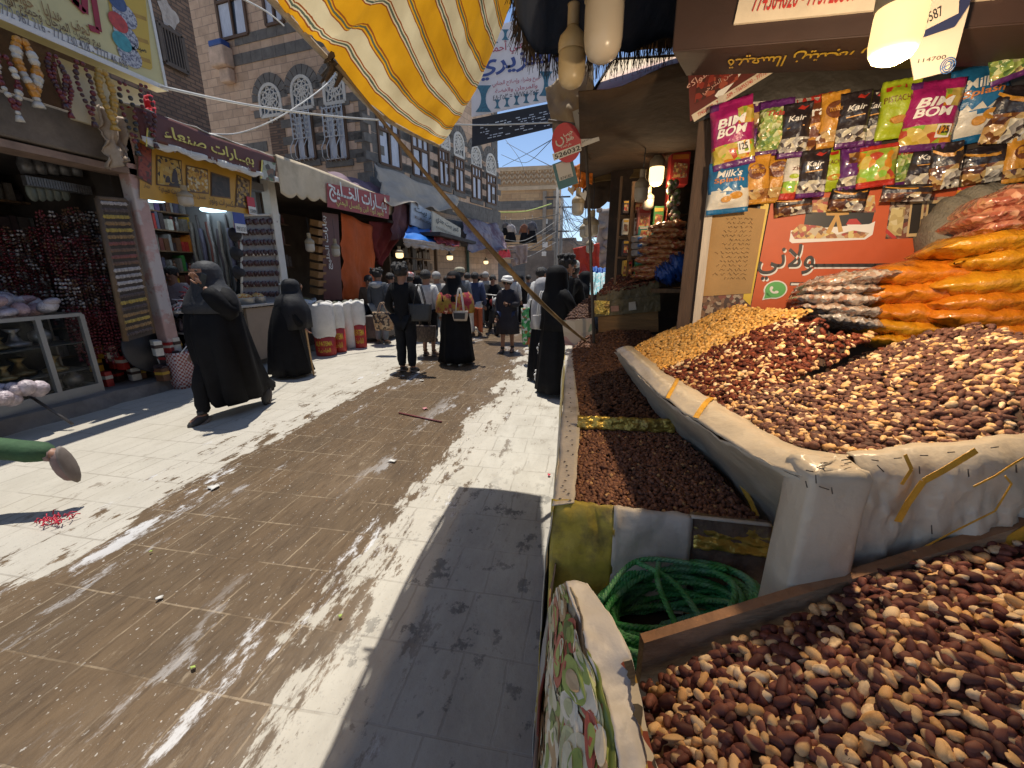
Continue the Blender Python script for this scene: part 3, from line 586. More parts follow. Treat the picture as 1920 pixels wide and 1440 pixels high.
# ---- the big white covered tray with three heaps
B1 = (1240, 690, 1.225); B2 = (1420, 612, 1.37); BY = [(1188, 650, 1.215), (1255, 618, 1.27), (1318, 590, 1.35), (1385, 570, 1.43), (1455, 578, 1.43), (1525, 580, 1.44)]
PK = (1530, 588, 1.455)
heap('peanut_heap', 'golden roasted peanuts heaped against the cardboard and white batten', 'peanuts', BY+[(1480, 598, 1.41), (1390, 628, 1.35), (1300, 672, 1.27), (1238, 692, 1.225)], [(1340, 622, 1.335), (1270, 655, 1.25)], (.0175, .0108, .010), [((.72, .42, .12), 3), ((.78, .50, .18), 2), ((.60, .33, .08), 1)], (7, 5), layers=2, jit=.5, under=mat('golden_bed', (.28, .13, .035), .9, .3, 40))
heap('peanut_heap', 'dark red peanuts mixed with pale ones between golden heap and front heap', 'peanuts', [(1238, 692, 1.225), (1300, 670, 1.275), (1390, 626, 1.355), (1480, 596, 1.415), (1545, 592, 1.44), (1640, 620, 1.40), (1660, 660, 1.34), (1560, 690, 1.31), (1440, 725, 1.275), (1352, 757, 1.235), (1300, 728, 1.228)], [(1500, 640, 1.37), (1400, 680, 1.30)], (.0175, .0105, .0098), wmix([((.15, .035, .02), 3), ((.10, .028, .02), 3), ((.20, .055, .03), 2)], 1, PALE, .45), (7, 5), layers=2.6, jit=.5, clump=(14, 3, 1.5))
heap('peanut_heap', 'broad front heap of brown skinned and pale peanuts in the white covered tray', 'peanuts', [(1350, 758, 1.235), (1440, 725, 1.275), (1560, 690, 1.305), (1655, 655, 1.34), (1735, 622, 1.40), (1835, 605, 1.43), (1930, 628, 1.42), (2050, 700, 1.40), (2050, 800, 1.33), (1925, 824, 1.29), (1760, 840, 1.265), (1600, 852, 1.245), (1480, 828, 1.24)], [(1700, 740, 1.30), (1820, 700, 1.36), (1560, 770, 1.265)], (.0175, .0112, .0105), wmix([((.20, .10, .078), 3), ((.155, .075, .06), 3), ((.12, .062, .053), 2)], 1, PALE, .55), (8, 6), layers=2.6, jit=.5, clump=(11, 3, 1.7))
# ---- ball bin and raisin bin
heap('seed_heap', 'small round brown roasted chickpeas filling the bin with the yellow front', 'chickpeas', [(1076, 940, .99), (1087, 800, .99), (1180, 800, .995), (1266, 806, .995), (1330, 870, .985), (1400, 950, .975), (1440, 985, .965), (1250, 965, .985)], [(1200, 880, 1.0)], (.0118, .0112, .011), [((.23, .115, .075), 4), ((.17, .085, .06), 3), ((.29, .15, .09), 1.4), ((.55, .34, .16), .3)], (7, 5), layers=2, halves=0, svar=.12, jit=.3)
heap('seed_heap', 'dark dried raisins piled in the long bin behind the gold foil divider', 'raisins', [(1086, 790, 1.0), (1080, 720, 1.0), (1071, 655, 1.0), (1100, 630, 1.06), (1150, 618, 1.12), (1215, 618, 1.12), (1235, 640, 1.07), (1160, 664, 1.04), (1215, 735, 1.02), (1262, 790, 1.0)], [(1150, 720, 1.02), (1130, 670, 1.03)], (.025, .015, .012), [((.13, .062, .036), 3), ((.095, .047, .03), 3), ((.17, .085, .05), 2), ((.20, .10, .055), .8)], (6, 5), layers=1.8, jit=.9, svar=.2)
# ================================================================= bins, covers, plank
M_vinyl = mat('white_vinyl', (.50, .455, .385), .34, .10, 3.5, col2=(.32, .265, .20), mixs=(.48, .70), bump=.6, bscale=11, spec=.5)
M_vinyl2 = mat('dirty_vinyl', (.50, .46, .40), .5, .18, 6, col2=(.22, .18, .12), mixs=(.5, .72), bump=.4, bscale=14)
M_yel = mat('yellow_vinyl', (.44, .34, .05), .55, .25, 14, col2=(.13, .10, .05), mixs=(.5, .66), bump=.4, bscale=16)
M_gold = mat('gold_foil', (.50, .36, .08), .3, .35, 14, col2=(.20, .13, .05), mixs=(.5, .62), metal=.7, bump=.9, bscale=22)
M_ply = mat('plywood', (.33, .23, .15), .75, .25, 9, col2=(.19, .12, .07), stretch=(1.5, 8, 8), bump=.3)
M_plyedge = mat('plywood_edge', (.26, .14, .075), .8, .3, 10, bump=.4)
M_tape = mat('yellow_tape', (.55, .30, .035), .4, .25, 20, bump=.3)
M_staple = mat('staple', (.12, .11, .10), .45, .2, 30, metal=.6)
M_torn = mat('torn_paper', (.16, .11, .08), .9, .45, 14, col2=(.30, .22, .08), mixs=(.48, .6), bump=.9, bscale=22)
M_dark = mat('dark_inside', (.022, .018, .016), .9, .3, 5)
M_veg = vmat('vegetable_print', [(.16, .18, .07), (.22, .22, .14), (.14, .20, .05), (.42, .28, .16), (.55, .53, .45), (.20, .26, .06), (.34, .30, .22), (.56, .56, .46), (.33, .17, .10), (.12, .10, .08)], 44, .4, stretch=(1.0, .30, .36))
def crv(P, t):                                              # Catmull-Rom through points, t in 0..1
    P = [Vector(p) for p in P]; n = len(P)-1; x = min(t*n, n-1e-6); i = int(x); q = x-i; a, b, c, d = P[max(i-1, 0)], P[i], P[i+1], P[min(i+2, n)]
    return .5*((2*b)+(c-a)*q+(2*a-5*b+4*c-d)*q*q+(3*b-a-3*c+d)*q**3)
def sheet(rows, nu, nv, wr=.004, ws=14, seed=0):
    def fn(s, t):
        p = crv([crv(r, s) for r in rows], t); n_ = fbm((p.x+seed, p.y, p.z), ws); n_ -= 1.4*abs(fbm((p.y*.8, p.x+seed, p.z), ws*1.5)); return p+Vector((0, 0, 1))*n_*wr+Vector((1, .4, 0))*fbm((p.y+seed, p.z, p.x), ws)*wr
    run = lambda g, mi=0: g.grid(nu, nv, fn, mi)
    run.fn = fn; return run
Z3 = lambda *a: [at(u, v, Z=z) for u, v, z in a]
tray = thing('display_tray', 'large tray wrapped in glossy white vinyl with yellow tape and staples', 'tray', (.6, 1.2, 1.0))
RI = Z3((1186, 650, 1.205), (1256, 700, 1.215), (1352, 757, 1.228), (1480, 828, 1.235), (1592, 853, 1.245))
RT = Z3((1172, 648, 1.23), (1240, 705, 1.24), (1325, 757, 1.25), (1445, 826, 1.26), (1560, 868, 1.268))
RO = Z3((1154, 655, 1.215), (1218, 722, 1.222), (1290, 778, 1.23), (1395, 845, 1.24), (1502, 893, 1.25))
RB = Z3((1160, 668, 1.15), (1236, 755, 1.10), (1305, 820, 1.05), (1380, 900, 1.0), (1470, 985, .98))
RC = Z3((1172, 690, 1.05), (1245, 790, .99), (1330, 865, .94), (1410, 950, .92), (1500, 1090, .90))
g = MB(); sheet([RI, RT, RO], 60, 10, .004, 9)(g); sheet([RO, RB, RC], 60, 16, .008, 7)(g); g.build('side_cover', M_vinyl, tray, solid=.003)
FT0 = at(1608, 866, Z=1.255); FT1 = at(1990, 826, Z=1.30); fx = (FT1-FT0).normalized(); nf = Vector((fx.y, -fx.x, 0)).normalized()
g = MB()
def front(s, t):
    p = FT0.lerp(FT1, s); drop = .30*t
    q = p-nf*(-.012*math.sin(min(1, t*6)*math.pi/2))+nf*(.03*t)-Vector((0, 0, 1))*max(0, drop-.012)
    if t < .08: q = p-nf*(.02-.02*t/.08)*1.3+Vector((0, 0, .004))
    return q+nf*(.018*abs(fbm((s*5+t, t*4-s*2, 3), 1.3))*min(1, t*4)+.010*fbm((s*4, t*3, 1), 1.6)+.006*math.sin(s*9+t*4)*t)
g.grid(60, 20, front)
g.build('front_cover', M_vinyl, tray, solid=.003)
pc = at(1553, 874, Z=1.262); g = MB()
cw = .036; rot = Matrix.Rotation(math.atan2(fx.y, fx.x), 3, 'Z'); rr = []
for z, k in ((.268, .62), (.266, .90), (.256, 1), (.25, 1), (.19, .99), (.1, 1.05), (.0, 1.03), (-.12, 1.1)):
    ring = []
    for i in range(24):
        a = 2*math.pi*i/24; c_, s_ = math.cos(a), math.sin(a); p = Vector((math.copysign(abs(c_)**.25, c_)*cw*1.25*k, math.copysign(abs(s_)**.25, s_)*cw*k, 0)); ring.append(Vector((pc.x, pc.y, z+1.0))+rot @ (p*(1+.05*fbm((i*.5, z*14, 0), 1.1)))+Vector((0, 0, .003*math.sin(i*2.1))))
    rr.append(ring)
g.loft(rr); g.build('corner_post', M_vinyl, tray)

if 0: flap = [at(1508, 868, Z=1.273), at(1545, 858, Z=1.277), at(1606, 864, Z=1.277), at(1612, 888, Z=1.271), at(1570, 905, Z=1.262), at(1505, 892, Z=1.268)]; pass
g = MB()
def on_front(u, v, d=.006):
    p = at(u, v, P=FT0+nf*.03, N=nf); return p+nf*d
def strip(g, pts, w_, d=.006):
    n = len(pts)
    for i in range(n-1):
        a, b = pts[i], pts[i+1]; t = (b-a).normalized(); s_ = t.cross(nf).normalized()*w_/2; g.add([a-s_, b-s_*1, b+s_, a+s_], [(0, 1, 2, 3)])
strip(g, [on_front(*p, .012) for p in ((1671, 970), (1690, 935), (1718, 895), (1760, 872), (1815, 838))], .011)
strip(g, [on_front(*p, .014) for p in ((1676, 900), (1694, 872), (1682, 845))], .005); strip(g, [on_front(*p, .012) for p in ((1850, 1025), (1930, 980))], .03)
strip(g, [on_front(*p, .012) for p in ((1685, 1035), (1770, 990), (1850, 950), (1880, 900), (1868, 885))], .0025); strip(g, [on_front(*p, .012) for p in ((1810, 905), (1850, 885), (1880, 865), (1930, 835))], .003)
def on_side(s, t): return crv([crv(RI, s), crv(RT, s), crv(RO, s)], t)+Vector((-.002, -.002, .006))
for s, w_, t0 in ((.30, .010, .0), (.47, .012, .0)):
    for k in range(7): 
        a, b = on_side(s+.01*k, .1+k*.125), on_side(s+.01*(k+1), .1+(k+1)*.125); t = (b-a).normalized(); q = t.cross(UP).normalized()*w_/2; g.add([a-q, b-q, b+q, a+q], [(0, 1, 2, 3)])
def on_face(u, v): return at(u, v, P=crv(RB, .8), N=Vector((-.92, -.35, .2)).normalized())+Vector((-.02, -.012, .004))
for pts, w_ in (([(1383, 878), (1400, 905), (1420, 940), (1432, 968)], .014), ([(1421, 893), (1440, 884), (1458, 878)], .010)):
    P = [on_face(*p) for p in pts]
    for i in range(len(P)-1):
        t = (P[i+1]-P[i]).normalized(); q = t.cross(Vector((-.92, -.35, .2))).normalized()*w_/2; g.add([P[i]-q, P[i+1]-q, P[i+1]+q, P[i]+q], [(0, 1, 2, 3)])
g.build('tape', M_tape, tray, solid=.001)
g = MB()
for u, v, du, dv_ in ((1630, 857, 12, 2), (1672, 853, 14, -1), (1720, 848, 14, 0), (1770, 842, 13, -1), (1850, 833, 14, -2), (1712, 875, 1, 14), (1802, 880, 1, 14), (1890, 872, 1, 15), (1735, 985, 1, 16), (1640, 872, 12, 12)):
    a, b = on_front(u-du/2, v-dv_/2, .011), on_front(u+du/2, v+dv_/2, .011); g.tube([a, b], .0009, 5)
for u, v, du, dv_ in ((1518, 883, 14, 3), (1538, 878, 14, 4), (1585, 862, 14, -2), (1590, 868, 12, -3), (1545, 868, 12, -1)): g.tube([at(u-du/2, v-dv_/2, Z=1.276), at(u+du/2, v+dv_/2, Z=1.276)], .0009, 5)
fp = pc-Vector((0, 0, 0)); 
for u, v, du, dv_ in ((1512, 908, 3, 12), (1530, 898, 1, 16), (1545, 915, 18, 6), (1560, 920, 2, 12)): g.tube([at(u-du/2, v-dv_/2, P=pc+nf*.042, N=nf), at(u+du/2, v+dv_/2, P=pc+nf*.042, N=nf)], .0009, 5)
g.build('staple', M_staple, tray)
g = MB(); g.slab(Z3((1190, 700, .80), (1450, 1010, .80), (1990, 1010, .80), (1990, 640, .80)), .04); g.build('base', M_dark, tray)
# plank between the rope and the nearest heap
pa, pb = at(1200, 1188, Z=1.0), at(1700, 1034, Z=1.125); pd = (pb-pa).normalized(); pn = Vector((pd.y, -pd.x, 0)).normalized(); g = MB()
vs = []
for p, dz in ((pa, 0), (pb+pd*.3, 0)):
    for q, h in ((pn*.017, 0), (pn*.017, -.16), (Vector((0, 0, 0)), -.16), (Vector((0, 0, 0)), 0)): vs.append(p+q+Vector((0, 0, h)))
g.add(vs, [(0, 1, 2, 3), (7, 6, 5, 4), (0, 4, 5, 1), (1, 5, 6, 2), (2, 6, 7, 3)], 0); g.add([vs[0], vs[3], vs[7], vs[4]], [(0, 1, 2, 3)], 1)
g.build('plank', [M_ply, M_plyedge], loc=tuple(pa), label='worn plywood divider plank standing between green rope and nearest peanuts', cat='plank')
# vegetable print cover over the front corner of the nearest bin
cov = thing('bin_cover', 'torn white banner cover with vegetable print folded over the nearest bin', 'cover', (.03, .45, .8))
T_ = Z3((1098, 1090, 1.05), (1140, 1150, 1.045), (1178, 1225, 1.04), (1196, 1290, 1.02), (1212, 1370, 1.01), (1240, 1480, 1.0))
T2 = Z3((1062, 1088, 1.055), (1085, 1150, 1.05), (1105, 1225, 1.045), (1130, 1300, 1.035), (1150, 1380, 1.03), (1160, 1480, 1.02))
T3 = Z3((1047, 1110, 1.00), (1045, 1170, .99), (1046, 1240, .98), (1048, 1310, .97), (1052, 1380, .96), (1056, 1480, .95))
T4 = Z3((1034, 1150, .80), (1030, 1210, .80), (1027, 1270, .80), (1023, 1330, .80), (1020, 1400, .80), (1015, 1500, .80))
g = MB(); sheet([T_, T2], 40, 8, .005, 16)(g, 0); shv = sheet([T2, T3, T4], 40, 18, .006, 12); shv(g, 1); g.build('banner', [mat('banner_white', (.62, .61, .60), .5, .08, 5, col2=(.30, .24, .20), mixs=(.62, .78), bump=.3), M_veg], cov, solid=.0025)
VC = [mat('veg_print_%d' % i, c, .45, .22, 30) for i, c in enumerate(((.42, .44, .26), (.56, .55, .42), (.22, .30, .08), (.30, .38, .10), (.48, .36, .22), (.60, .58, .50), (.38, .26, .14), (.12, .17, .05), (.40, .10, .07)))]
g = MB(); rv = random.Random(12)
for k in range(95):
    s0, t0, L_, w_, al, mi = rv.uniform(0, 1), rv.uniform(.10, 1), rv.uniform(.07, .15), rv.uniform(.05, .10), rv.uniform(-.5, .5), rv.randrange(9); pts = []
    for q, cm, dd in ((1, mi, 0), (.5, (mi+1) % 6, .0008)):
        pts = []
        for i in range(16):
            a = i/16*6.283; x, y = L_*math.cos(a)*q, w_*math.sin(a)*(1-.25*math.cos(a))*q; s, t = min(1, max(0, s0+x+y*al)), min(1, max(.06, t0+y-x*al*.6)); pts.append(shv.fn(s, t)+Vector((-.85, -.2, .5))*(.0035+k*.00004+dd))
        g.add(pts, [tuple(range(16))], cm)
g.build('vegetable_picture', VC, cov)
g = MB()                                                    # burnt torn edge
for k in range(26):
    s = .45+.55*k/25; a = crv(T_, s); b = a.lerp(crv(T2, s), .18+.32*abs(fbm((s*9, 2, 0), 1.3))); n_ = crv(T_, min(1, s+.025)); m_ = n_.lerp(crv(T2, min(1, s+.025)), .18+.32*abs(fbm(((s+.025)*9, 2, 0), 1.3))); e_ = Vector((0, 0, .005)); g.add([a+e_, n_+e_, m_+e_, b+e_], [(0, 1, 2, 3)])
g.build('torn_edge', vmat('burnt_print', [(.35, .20, .03), (.20, .03, .01), (.04, .03, .02), (.45, .33, .08), (.03, .025, .02), (.55, .5, .4)], 55, .6), cov)
# bin with the yellow front
bin1 = thing('nut_bin', 'box bin with dirty yellow and white vinyl front full of round chickpeas', 'bin', (.2, .95, .7))
def pan(u0, u1, m, nm, z0=1.003, z1=.62, dy=0, wr=.006):
    a = at(u0, 940+(u0-1040)*.11, Z=z0); b = at(u1, 940+(u1-1040)*.11, Z=z0); g = MB()
    def fn(s, t):
        p = a.lerp(b, s); y = -.015*math.sin(min(1, t*5)*1.57); return Vector((p.x, p.y+.012+y+dy-.03*t+.008*fbm((s*3+u0, t*4, 0), 1.5), z0-(z0-z1)*max(0, t-.03)+.004*fbm((s*5, 0, u0), 2)))
    g.grid(16, 20, fn); return g.build(nm, m, bin1, solid=.003)
pan(1034, 1155, M_yel, 'yellow_front'); pan(1152, 1299, M_vinyl2, 'white_front', dy=-.003); pan(1296, 1450, M_torn, 'torn_front', dy=.004)
pan(1298, 1448, M_gold, 'foil_fold', .99, .93, dy=-.006)
g = MB(); g.grid(20, 3, lambda s, t: at(1296+s*150, 970+s*16, Z=1.006)+Vector((0, .012*t-.004, .004*math.sin(t*3)))); g.build('white_lip', M_vinyl2, bin1, solid=.002)
rim_o = Z3((1036, 948, 1.0), (1046, 880, 1.0), (1052, 800, 1.0), (1058, 720, 1.0), (1060, 648, 1.0)); rim_i = Z3((1077, 942, 1.005), (1082, 870, 1.005), (1087, 790, 1.005), (1080, 720, 1.005), (1073, 648, 1.005))
low = [Vector((p.x-.02, p.y, .68)) for p in rim_o]; low2 = [Vector((p.x-.035, p.y, .1)) for p in rim_o]
g = MB(); sheet([rim_i, rim_o], 40, 4, .003, 12)(g, 0); sheet([rim_o, low, low2], 40, 20, .006, 6)(g, 1)
M_side = mat('printed_side_vinyl', (.50, .46, .38), .55, .15, 5, col2=(.42, .31, .06), mixs=(.5, .53), bump=.4, bscale=10)
g.build('street_side', [M_vinyl2, M_side], bin1, solid=.003)
g = MB()
for i in range(34):
    s = (i+.5)/34; p = crv(rim_i, s).lerp(crv(rim_o, s), random.uniform(.2, .8)); g.ell(p+Vector((0, 0, .004)), (.004, .003, .0012), nu=6, nv=4)
g.build('stud', M_staple, bin1)
x0_, x1_ = -.05, .62
g = MB(); g.box((.28, 2.16, .86), (.66, 2.36, .03)); g.box((.28, .96, .45), (.6, .02, .8)); g.build('base', M_dark, bin1)
lowside = thing('print_skirt', 'lower front of the nut stall hung with faded yellow and blue print sheets', 'sheet', (-.05, .5, 0))
g = MB(); g.grid(16, 16, lambda s, t: Vector((-.045-.05*t+.012*fbm((s*5, t*3, 2), 1.2), .95-.95*s, .84-.84*t))); g.build('print_sheet', vmat('faded_print', [(.30, .22, .06), (.30, .29, .28), (.10, .10, .15), (.16, .12, .10), (.34, .26, .12), (.06, .05, .06), (.2, .06, .05)], 7, .7), lowside, solid=.004)
g = MB(); g.box((.55, .6, .38), (1.1, 1.5, .74)); g.build('box_base', M_dark, lowside)
# gold foil dividers
for (u0, v0, u1, v1, z, h, lab) in ((1083, 779, 1266, 786, 1.045, .045, 'crinkled gold foil divider strip between raisins and chickpeas'),):
    a, b = at(u0, v0, Z=z), at(u1, v1, Z=z); g = MB(); g.grid(36, 6, lambda s, t: a.lerp(b, s)+Vector((.003*fbm((s*9, t, 0), 3), -.016*t+.012*fbm((s*8, t*2, 5), 2), -h*t+.004*fbm((s*6, 3, 0), 2)))); g.build('foil_divider', M_gold, loc=tuple(a), label=lab, cat='divider', solid=.003)
# ---- coil of green rope
M_rope = mat('green_rope', (.04, .27, .07), .55, .35, 30, col2=(.14, .33, .19), mixs=(.45, .6), bump=.3, bscale=120)
def rope_wave(m):
    N = m.node_tree.nodes; L = m.node_tree.links; b = N['Principled BSDF']
rc = at(1262, 1128, Z=.865); g = MB(); random.seed(5)
def strands(path, R, n=3, tw=105, r=None):
    r = r or R*.56; L_ = 0; P = [Vector(p) for p in path]; acc = [0]
    for i in range(1, len(P)): acc.append(acc[-1]+(P[i]-P[i-1]).length)
    up = UP; out = [[] for _ in range(n)]
    for i, p in enumerate(P):
        t = (P[min(i+1, len(P)-1)]-P[max(i-1, 0)]).normalized(); s_ = t.cross(UP).normalized() if abs(t.z) < .95 else t.orthogonal().normalized(); q = s_.cross(t)
        for k in range(n):
            a = acc[i]*tw*2+2*math.pi*k/n; out[k].append(p+(s_*math.cos(a)+q*math.sin(a))*R*.48)
    for k in range(n): g.tube(out[k], r, 5)
for k in range(24):
    rx, ry = random.uniform(.12, .165), random.uniform(.075, .115); ox, oy, oz = random.uniform(-.02, .03), random.uniform(-.02, .02), 0.003*k-.075+random.uniform(-.01, .01)
    tl, tw_, ph = random.uniform(-.10, .10), random.uniform(-.10, .06), random.uniform(0, 6.28); path = []
    for i in range(150):
        a = ph+6.4*i/149; path.append(rc+Vector((ox+rx*math.cos(a)*(1+.05*math.sin(3*a+k)), oy+ry*math.sin(a), oz+tl*math.cos(a)*.35+tw_*math.sin(a)*.5+.010*math.sin(2*a+k)+.09*rx*math.cos(a)*3)))
    strands(path, .0074)
for k, (a, b, c_) in enumerate(((( -.07, .09, .02), (.0, .0, .045), (.05, -.10, .02)), ((-.02, .08, .03), (-.035, -.01, .045), (-.005, -.11, .015)), ((-.15, .0, -.02), (-.06, .09, .025), (.12, .06, .05)))):
    strands([rc+crv([a, b, c_], i/60) for i in range(61)], .0066)
g.build('rope_coil', M_rope, loc=tuple(rc), label='coil of twisted green plastic rope stuffed between yellow bin front and plank', cat='rope')
random.seed(11)
# ================================================================= back wall of the nut stall
W0 = Vector((.50, 1.94, 0)); WD = Vector((.966, -.259, 0)).normalized(); FW = Fr(W0, WD, UP)
def onw(u, v, d=0): return at(u, v, P=W0+FW.n*d, N=FW.n)
def pw(u, v, d=0): q = FW.inv(onw(u, v, d)); return q[0], q[1]
def wrect(u0, v0, u1, v1, d=0):
    a = pw(u0, (v0+v1)/2, d); b = pw(u1, (v0+v1)/2, d); c = pw((u0+u1)/2, v0, d); e = pw((u0+u1)/2, v1, d); return a[0], e[1], b[0], c[1]
def wtext(parent, items, m, d, bold=0):
    mb = MB()
    for t, u0, v0, u1, v1 in items: x0, y0, x1, y1 = wrect(u0, v0, u1, v1, 0); put_text(mb, t, FW, x0, y0, x1, y1, d, 0, bold)
    return mb.build('lettering', m, parent)
M_black = mat('black_print', (.02, .018, .018), .5, .1); M_whitep = mat('white_print', (.72, .70, .66), .5, .05); M_redp = mat('red_print', (.42, .03, .025), .5, .1)
M_yelp = mat('yellow_print', (.62, .42, .03), .5, .1); M_grnp = mat('green_print', (.10, .38, .10), .5, .1); M_bluep = mat('blue_print', (.03, .05, .25), .5, .1)
M_board = mat('dark_board', (.06, .038, .026), .8, .3, 6, col2=(.03, .02, .015), bump=.3)
wall = thing('stall_partition', 'dark board partition behind the peanut heaps, hung with sweets', 'partition', tuple(W0))
g = MB(); g.fbox(FW, -.02, .4, -.05, 2.2, 2.7, 0); g.build('panel', M_board, wall)
g = MB(); P = [onw(1347, 180, .03), onw(1322, 395, .03), onw(1299, 600, .03), onw(1282, 760, .03)]
for i in range(3):
    a, b = P[i], P[i+1]; s_ = FW.x*.030
    g.add([a-s_*.0, a+s_, b+s_, b-s_*.0, a-FW.n*.03, a+s_-FW.n*.03, b+s_-FW.n*.03, b-FW.n*.03], [(0, 3, 2, 1), (4, 5, 6, 7), (0, 4, 7, 3), (1, 2, 6, 5)])
g.build('batten', mat('white_wood', (.52, .45, .37), .7, .15, 8, stretch=(10, 10, 1), bump=.2), wall)
g = MB(); g.slab([onw(*p, .012) for p in ((1338, 385), (1310, 556), (1408, 550), (1436, 392))], .006); cb = g.build('cardboard', mat('cardboard', (.36, .22, .09), .85, .12, 4, bump=.2), loc=tuple(onw(1370, 470, .012)), label='tan cardboard price sheet with handwritten lines beside the orange banner', cat='price sheet')
g = MB()
for k in range(15):
    v = 412+k*8.0; u1 = 1412-k*1.0; L_ = random.uniform(38, 74); pts = [onw(u1-L_*i/24, v-2.2+2.0*math.sin(i*1.9+k)*random.uniform(.5, 1.6), .0155) for i in range(25)]
    j = 0
    while j < 23: m_ = random.randint(3, 6); g.tube(pts[j:j+m_], .0007, 4) if len(pts[j:j+m_]) > 1 else 0; j += m_+(1 if random.random() < .6 else 0)
g.build('handwriting', mat('ink', (.10, .06, .03), .8), cb)
ban = thing('shop_banner', 'orange shop banner with black Arabic name, gift basket picture and phone symbol', 'banner', tuple(onw(1560, 480)))
M_org = mat('orange_banner', (.50, .085, .018), .55, .12, 3, bump=.15); M_pic = vmat('food_picture', [(.45, .22, .08), (.55, .35, .12), (.30, .12, .05), (.5, .42, .3), (.35, .05, .04), (.18, .09, .05), (.6, .5, .2)], 70, .5)
M_pic2 = vmat('dark_food_picture', [(.12, .06, .03), (.2, .11, .06), (.06, .03, .02), (.32, .25, .18), (.18, .05, .03)], 75, .5)
g = MB(); g.add([onw(*p, .008) for p in ((1455, 330), (1408, 575), (1405, 600), (1830, 640), (1830, 330))], [(4, 3, 2, 1, 0)][0:1]); g.build('sheet', M_org, ban)
g = MB(); g.add([onw(*p, .010) for p in ((1432, 340), (1393, 560), (1407, 573), (1450, 340))], [(0, 1, 2, 3)]); g.build('stripe', M_yelp, ban)
g = MB(); g.add([onw(*p, .011) for p in ((1428, 340), (1410, 455), (1414, 458), (1434, 340))], [(0, 1, 2, 3)]); g.build('edge_line', M_black, ban)
g = MB(); g.add([onw(*p, .007) for p in ((1311, 548), (1302, 615), (1415, 615), (1412, 540))], [(0, 1, 2, 3)]); g.build('bowl_picture', M_pic2, ban)
wtext(ban, [('خــــــــــــولاني', 1424, 458, 1762, 529)], M_whitep, .0105, .012); wtext(ban, [('خــــــــــــولاني', 1422, 455, 1760, 526)], M_black, .012, .012)
wtext(ban, [('77', 1478, 529, 1532, 561)], M_black, .0105, .03); wtext(ban, [('77', 1480, 531, 1530, 559)], M_whitep, .012, .0)
cx, cy = pw(1453, 543); r_ = pw(1473, 543)[0]-cx
g = MB(); g.disc(FW, cx, cy, r_*1.12, r_*1.0, .0115); g.poly(FW, [(cx-r_*1.1, cy-r_*1.15), (cx-.2*r_, cy-.95*r_), (cx-.95*r_, cy-.2*r_)], .0115); g.build('phone_badge_rim', M_whitep, ban)
g = MB(); g.disc(FW, cx, cy, r_*.98, r_*.87, .0125); g.poly(FW, [(cx-r_*.95, cy-r_*1.0), (cx-.2*r_, cy-.85*r_), (cx-.85*r_, cy-.2*r_)], .0125); g.build('phone_badge', M_grnp, ban)
g = MB(); pts = [(cx+r_*.45*math.cos(a), cy+r_*.1+r_*.42*math.sin(a)) for a in np.linspace(math.pi*.95, math.pi*1.6, 8)]
for i in range(7): bar(g, FW, pts[i], pts[i+1], r_*.2, .0127, .0135)
g.disc(FW, pts[0][0]+.05*r_, pts[0][1], r_*.16, r_*.2, .0137); g.disc(FW, pts[-1][0], pts[-1][1]+.05*r_, r_*.2, r_*.15, .0137); g.build('handset', M_whitep, ban)
def wpoly(nm, pts, m, d, par=ban): g = MB(); g.add([onw(u, v, d) for u, v in pts], [tuple(range(len(pts)))]); return g.build(nm, m, par)
wpoly('basket_box', [(1506, 430), (1512, 392), (1640, 396), (1632, 430)], M_black, .0095); wpoly('basket_food', [(1508, 398), (1512, 372), (1640, 366), (1642, 398)], M_pic, .0097)  # black shape is the dark box in the printed basket picture
wpoly('tray', [(1480, 452), (1483, 432), (1545, 427), (1630, 420), (1641, 415), (1636, 440), (1622, 449), (1485, 456)], M_whitep, .0100); wpoly('tray_food', [(1483, 436), (1500, 420), (1540, 424), (1570, 440), (1600, 432), (1630, 437), (1620, 446), (1490, 448)], M_pic, .0104)
wpoly('bow', [(1568, 398), (1545, 386), (1550, 404), (1566, 404), (1548, 436), (1556, 440), (1568, 414), (1572, 436), (1581, 434), (1573, 404), (1592, 402), (1590, 386)], mat('gold_ribbon', (.5, .28, .07), .5), .0108)
wpoly('fruit_bowl', [(1588, 420), (1590, 428), (1610, 428), (1614, 420)], M_whitep, .0108); wpoly('red_fruit', [(1586, 421), (1592, 411), (1606, 410), (1616, 421)], M_redp, .0110)
wpoly('frame_picture', [(1660, 448), (1670, 372), (1788, 368), (1782, 444)], M_pic2, .0095); wpoly('popcorn', [(1662, 440), (1672, 390), (1698, 388), (1690, 442)], vmat('popcorn_print', [(.55, .45, .2), (.45, .35, .14), (.6, .52, .3), (.3, .2, .08)], 55, .5), .0099)
for k, dx in enumerate((0, 31)):
    wpoly('box_frame', [(1699+dx, 444), (1708+dx, 376), (1734+dx, 375), (1727+dx, 443)], mat('beige_print', (.5, .36, .18), .5), .0101); wpoly('box_inside', [(1704+dx, 438), (1711+dx, 382), (1729+dx, 381), (1723+dx, 437)], M_dark, .0106)
wpoly('red_ribbon', [(1662, 428), (1682, 446), (1674, 448), (1660, 436)], M_redp, .0103)
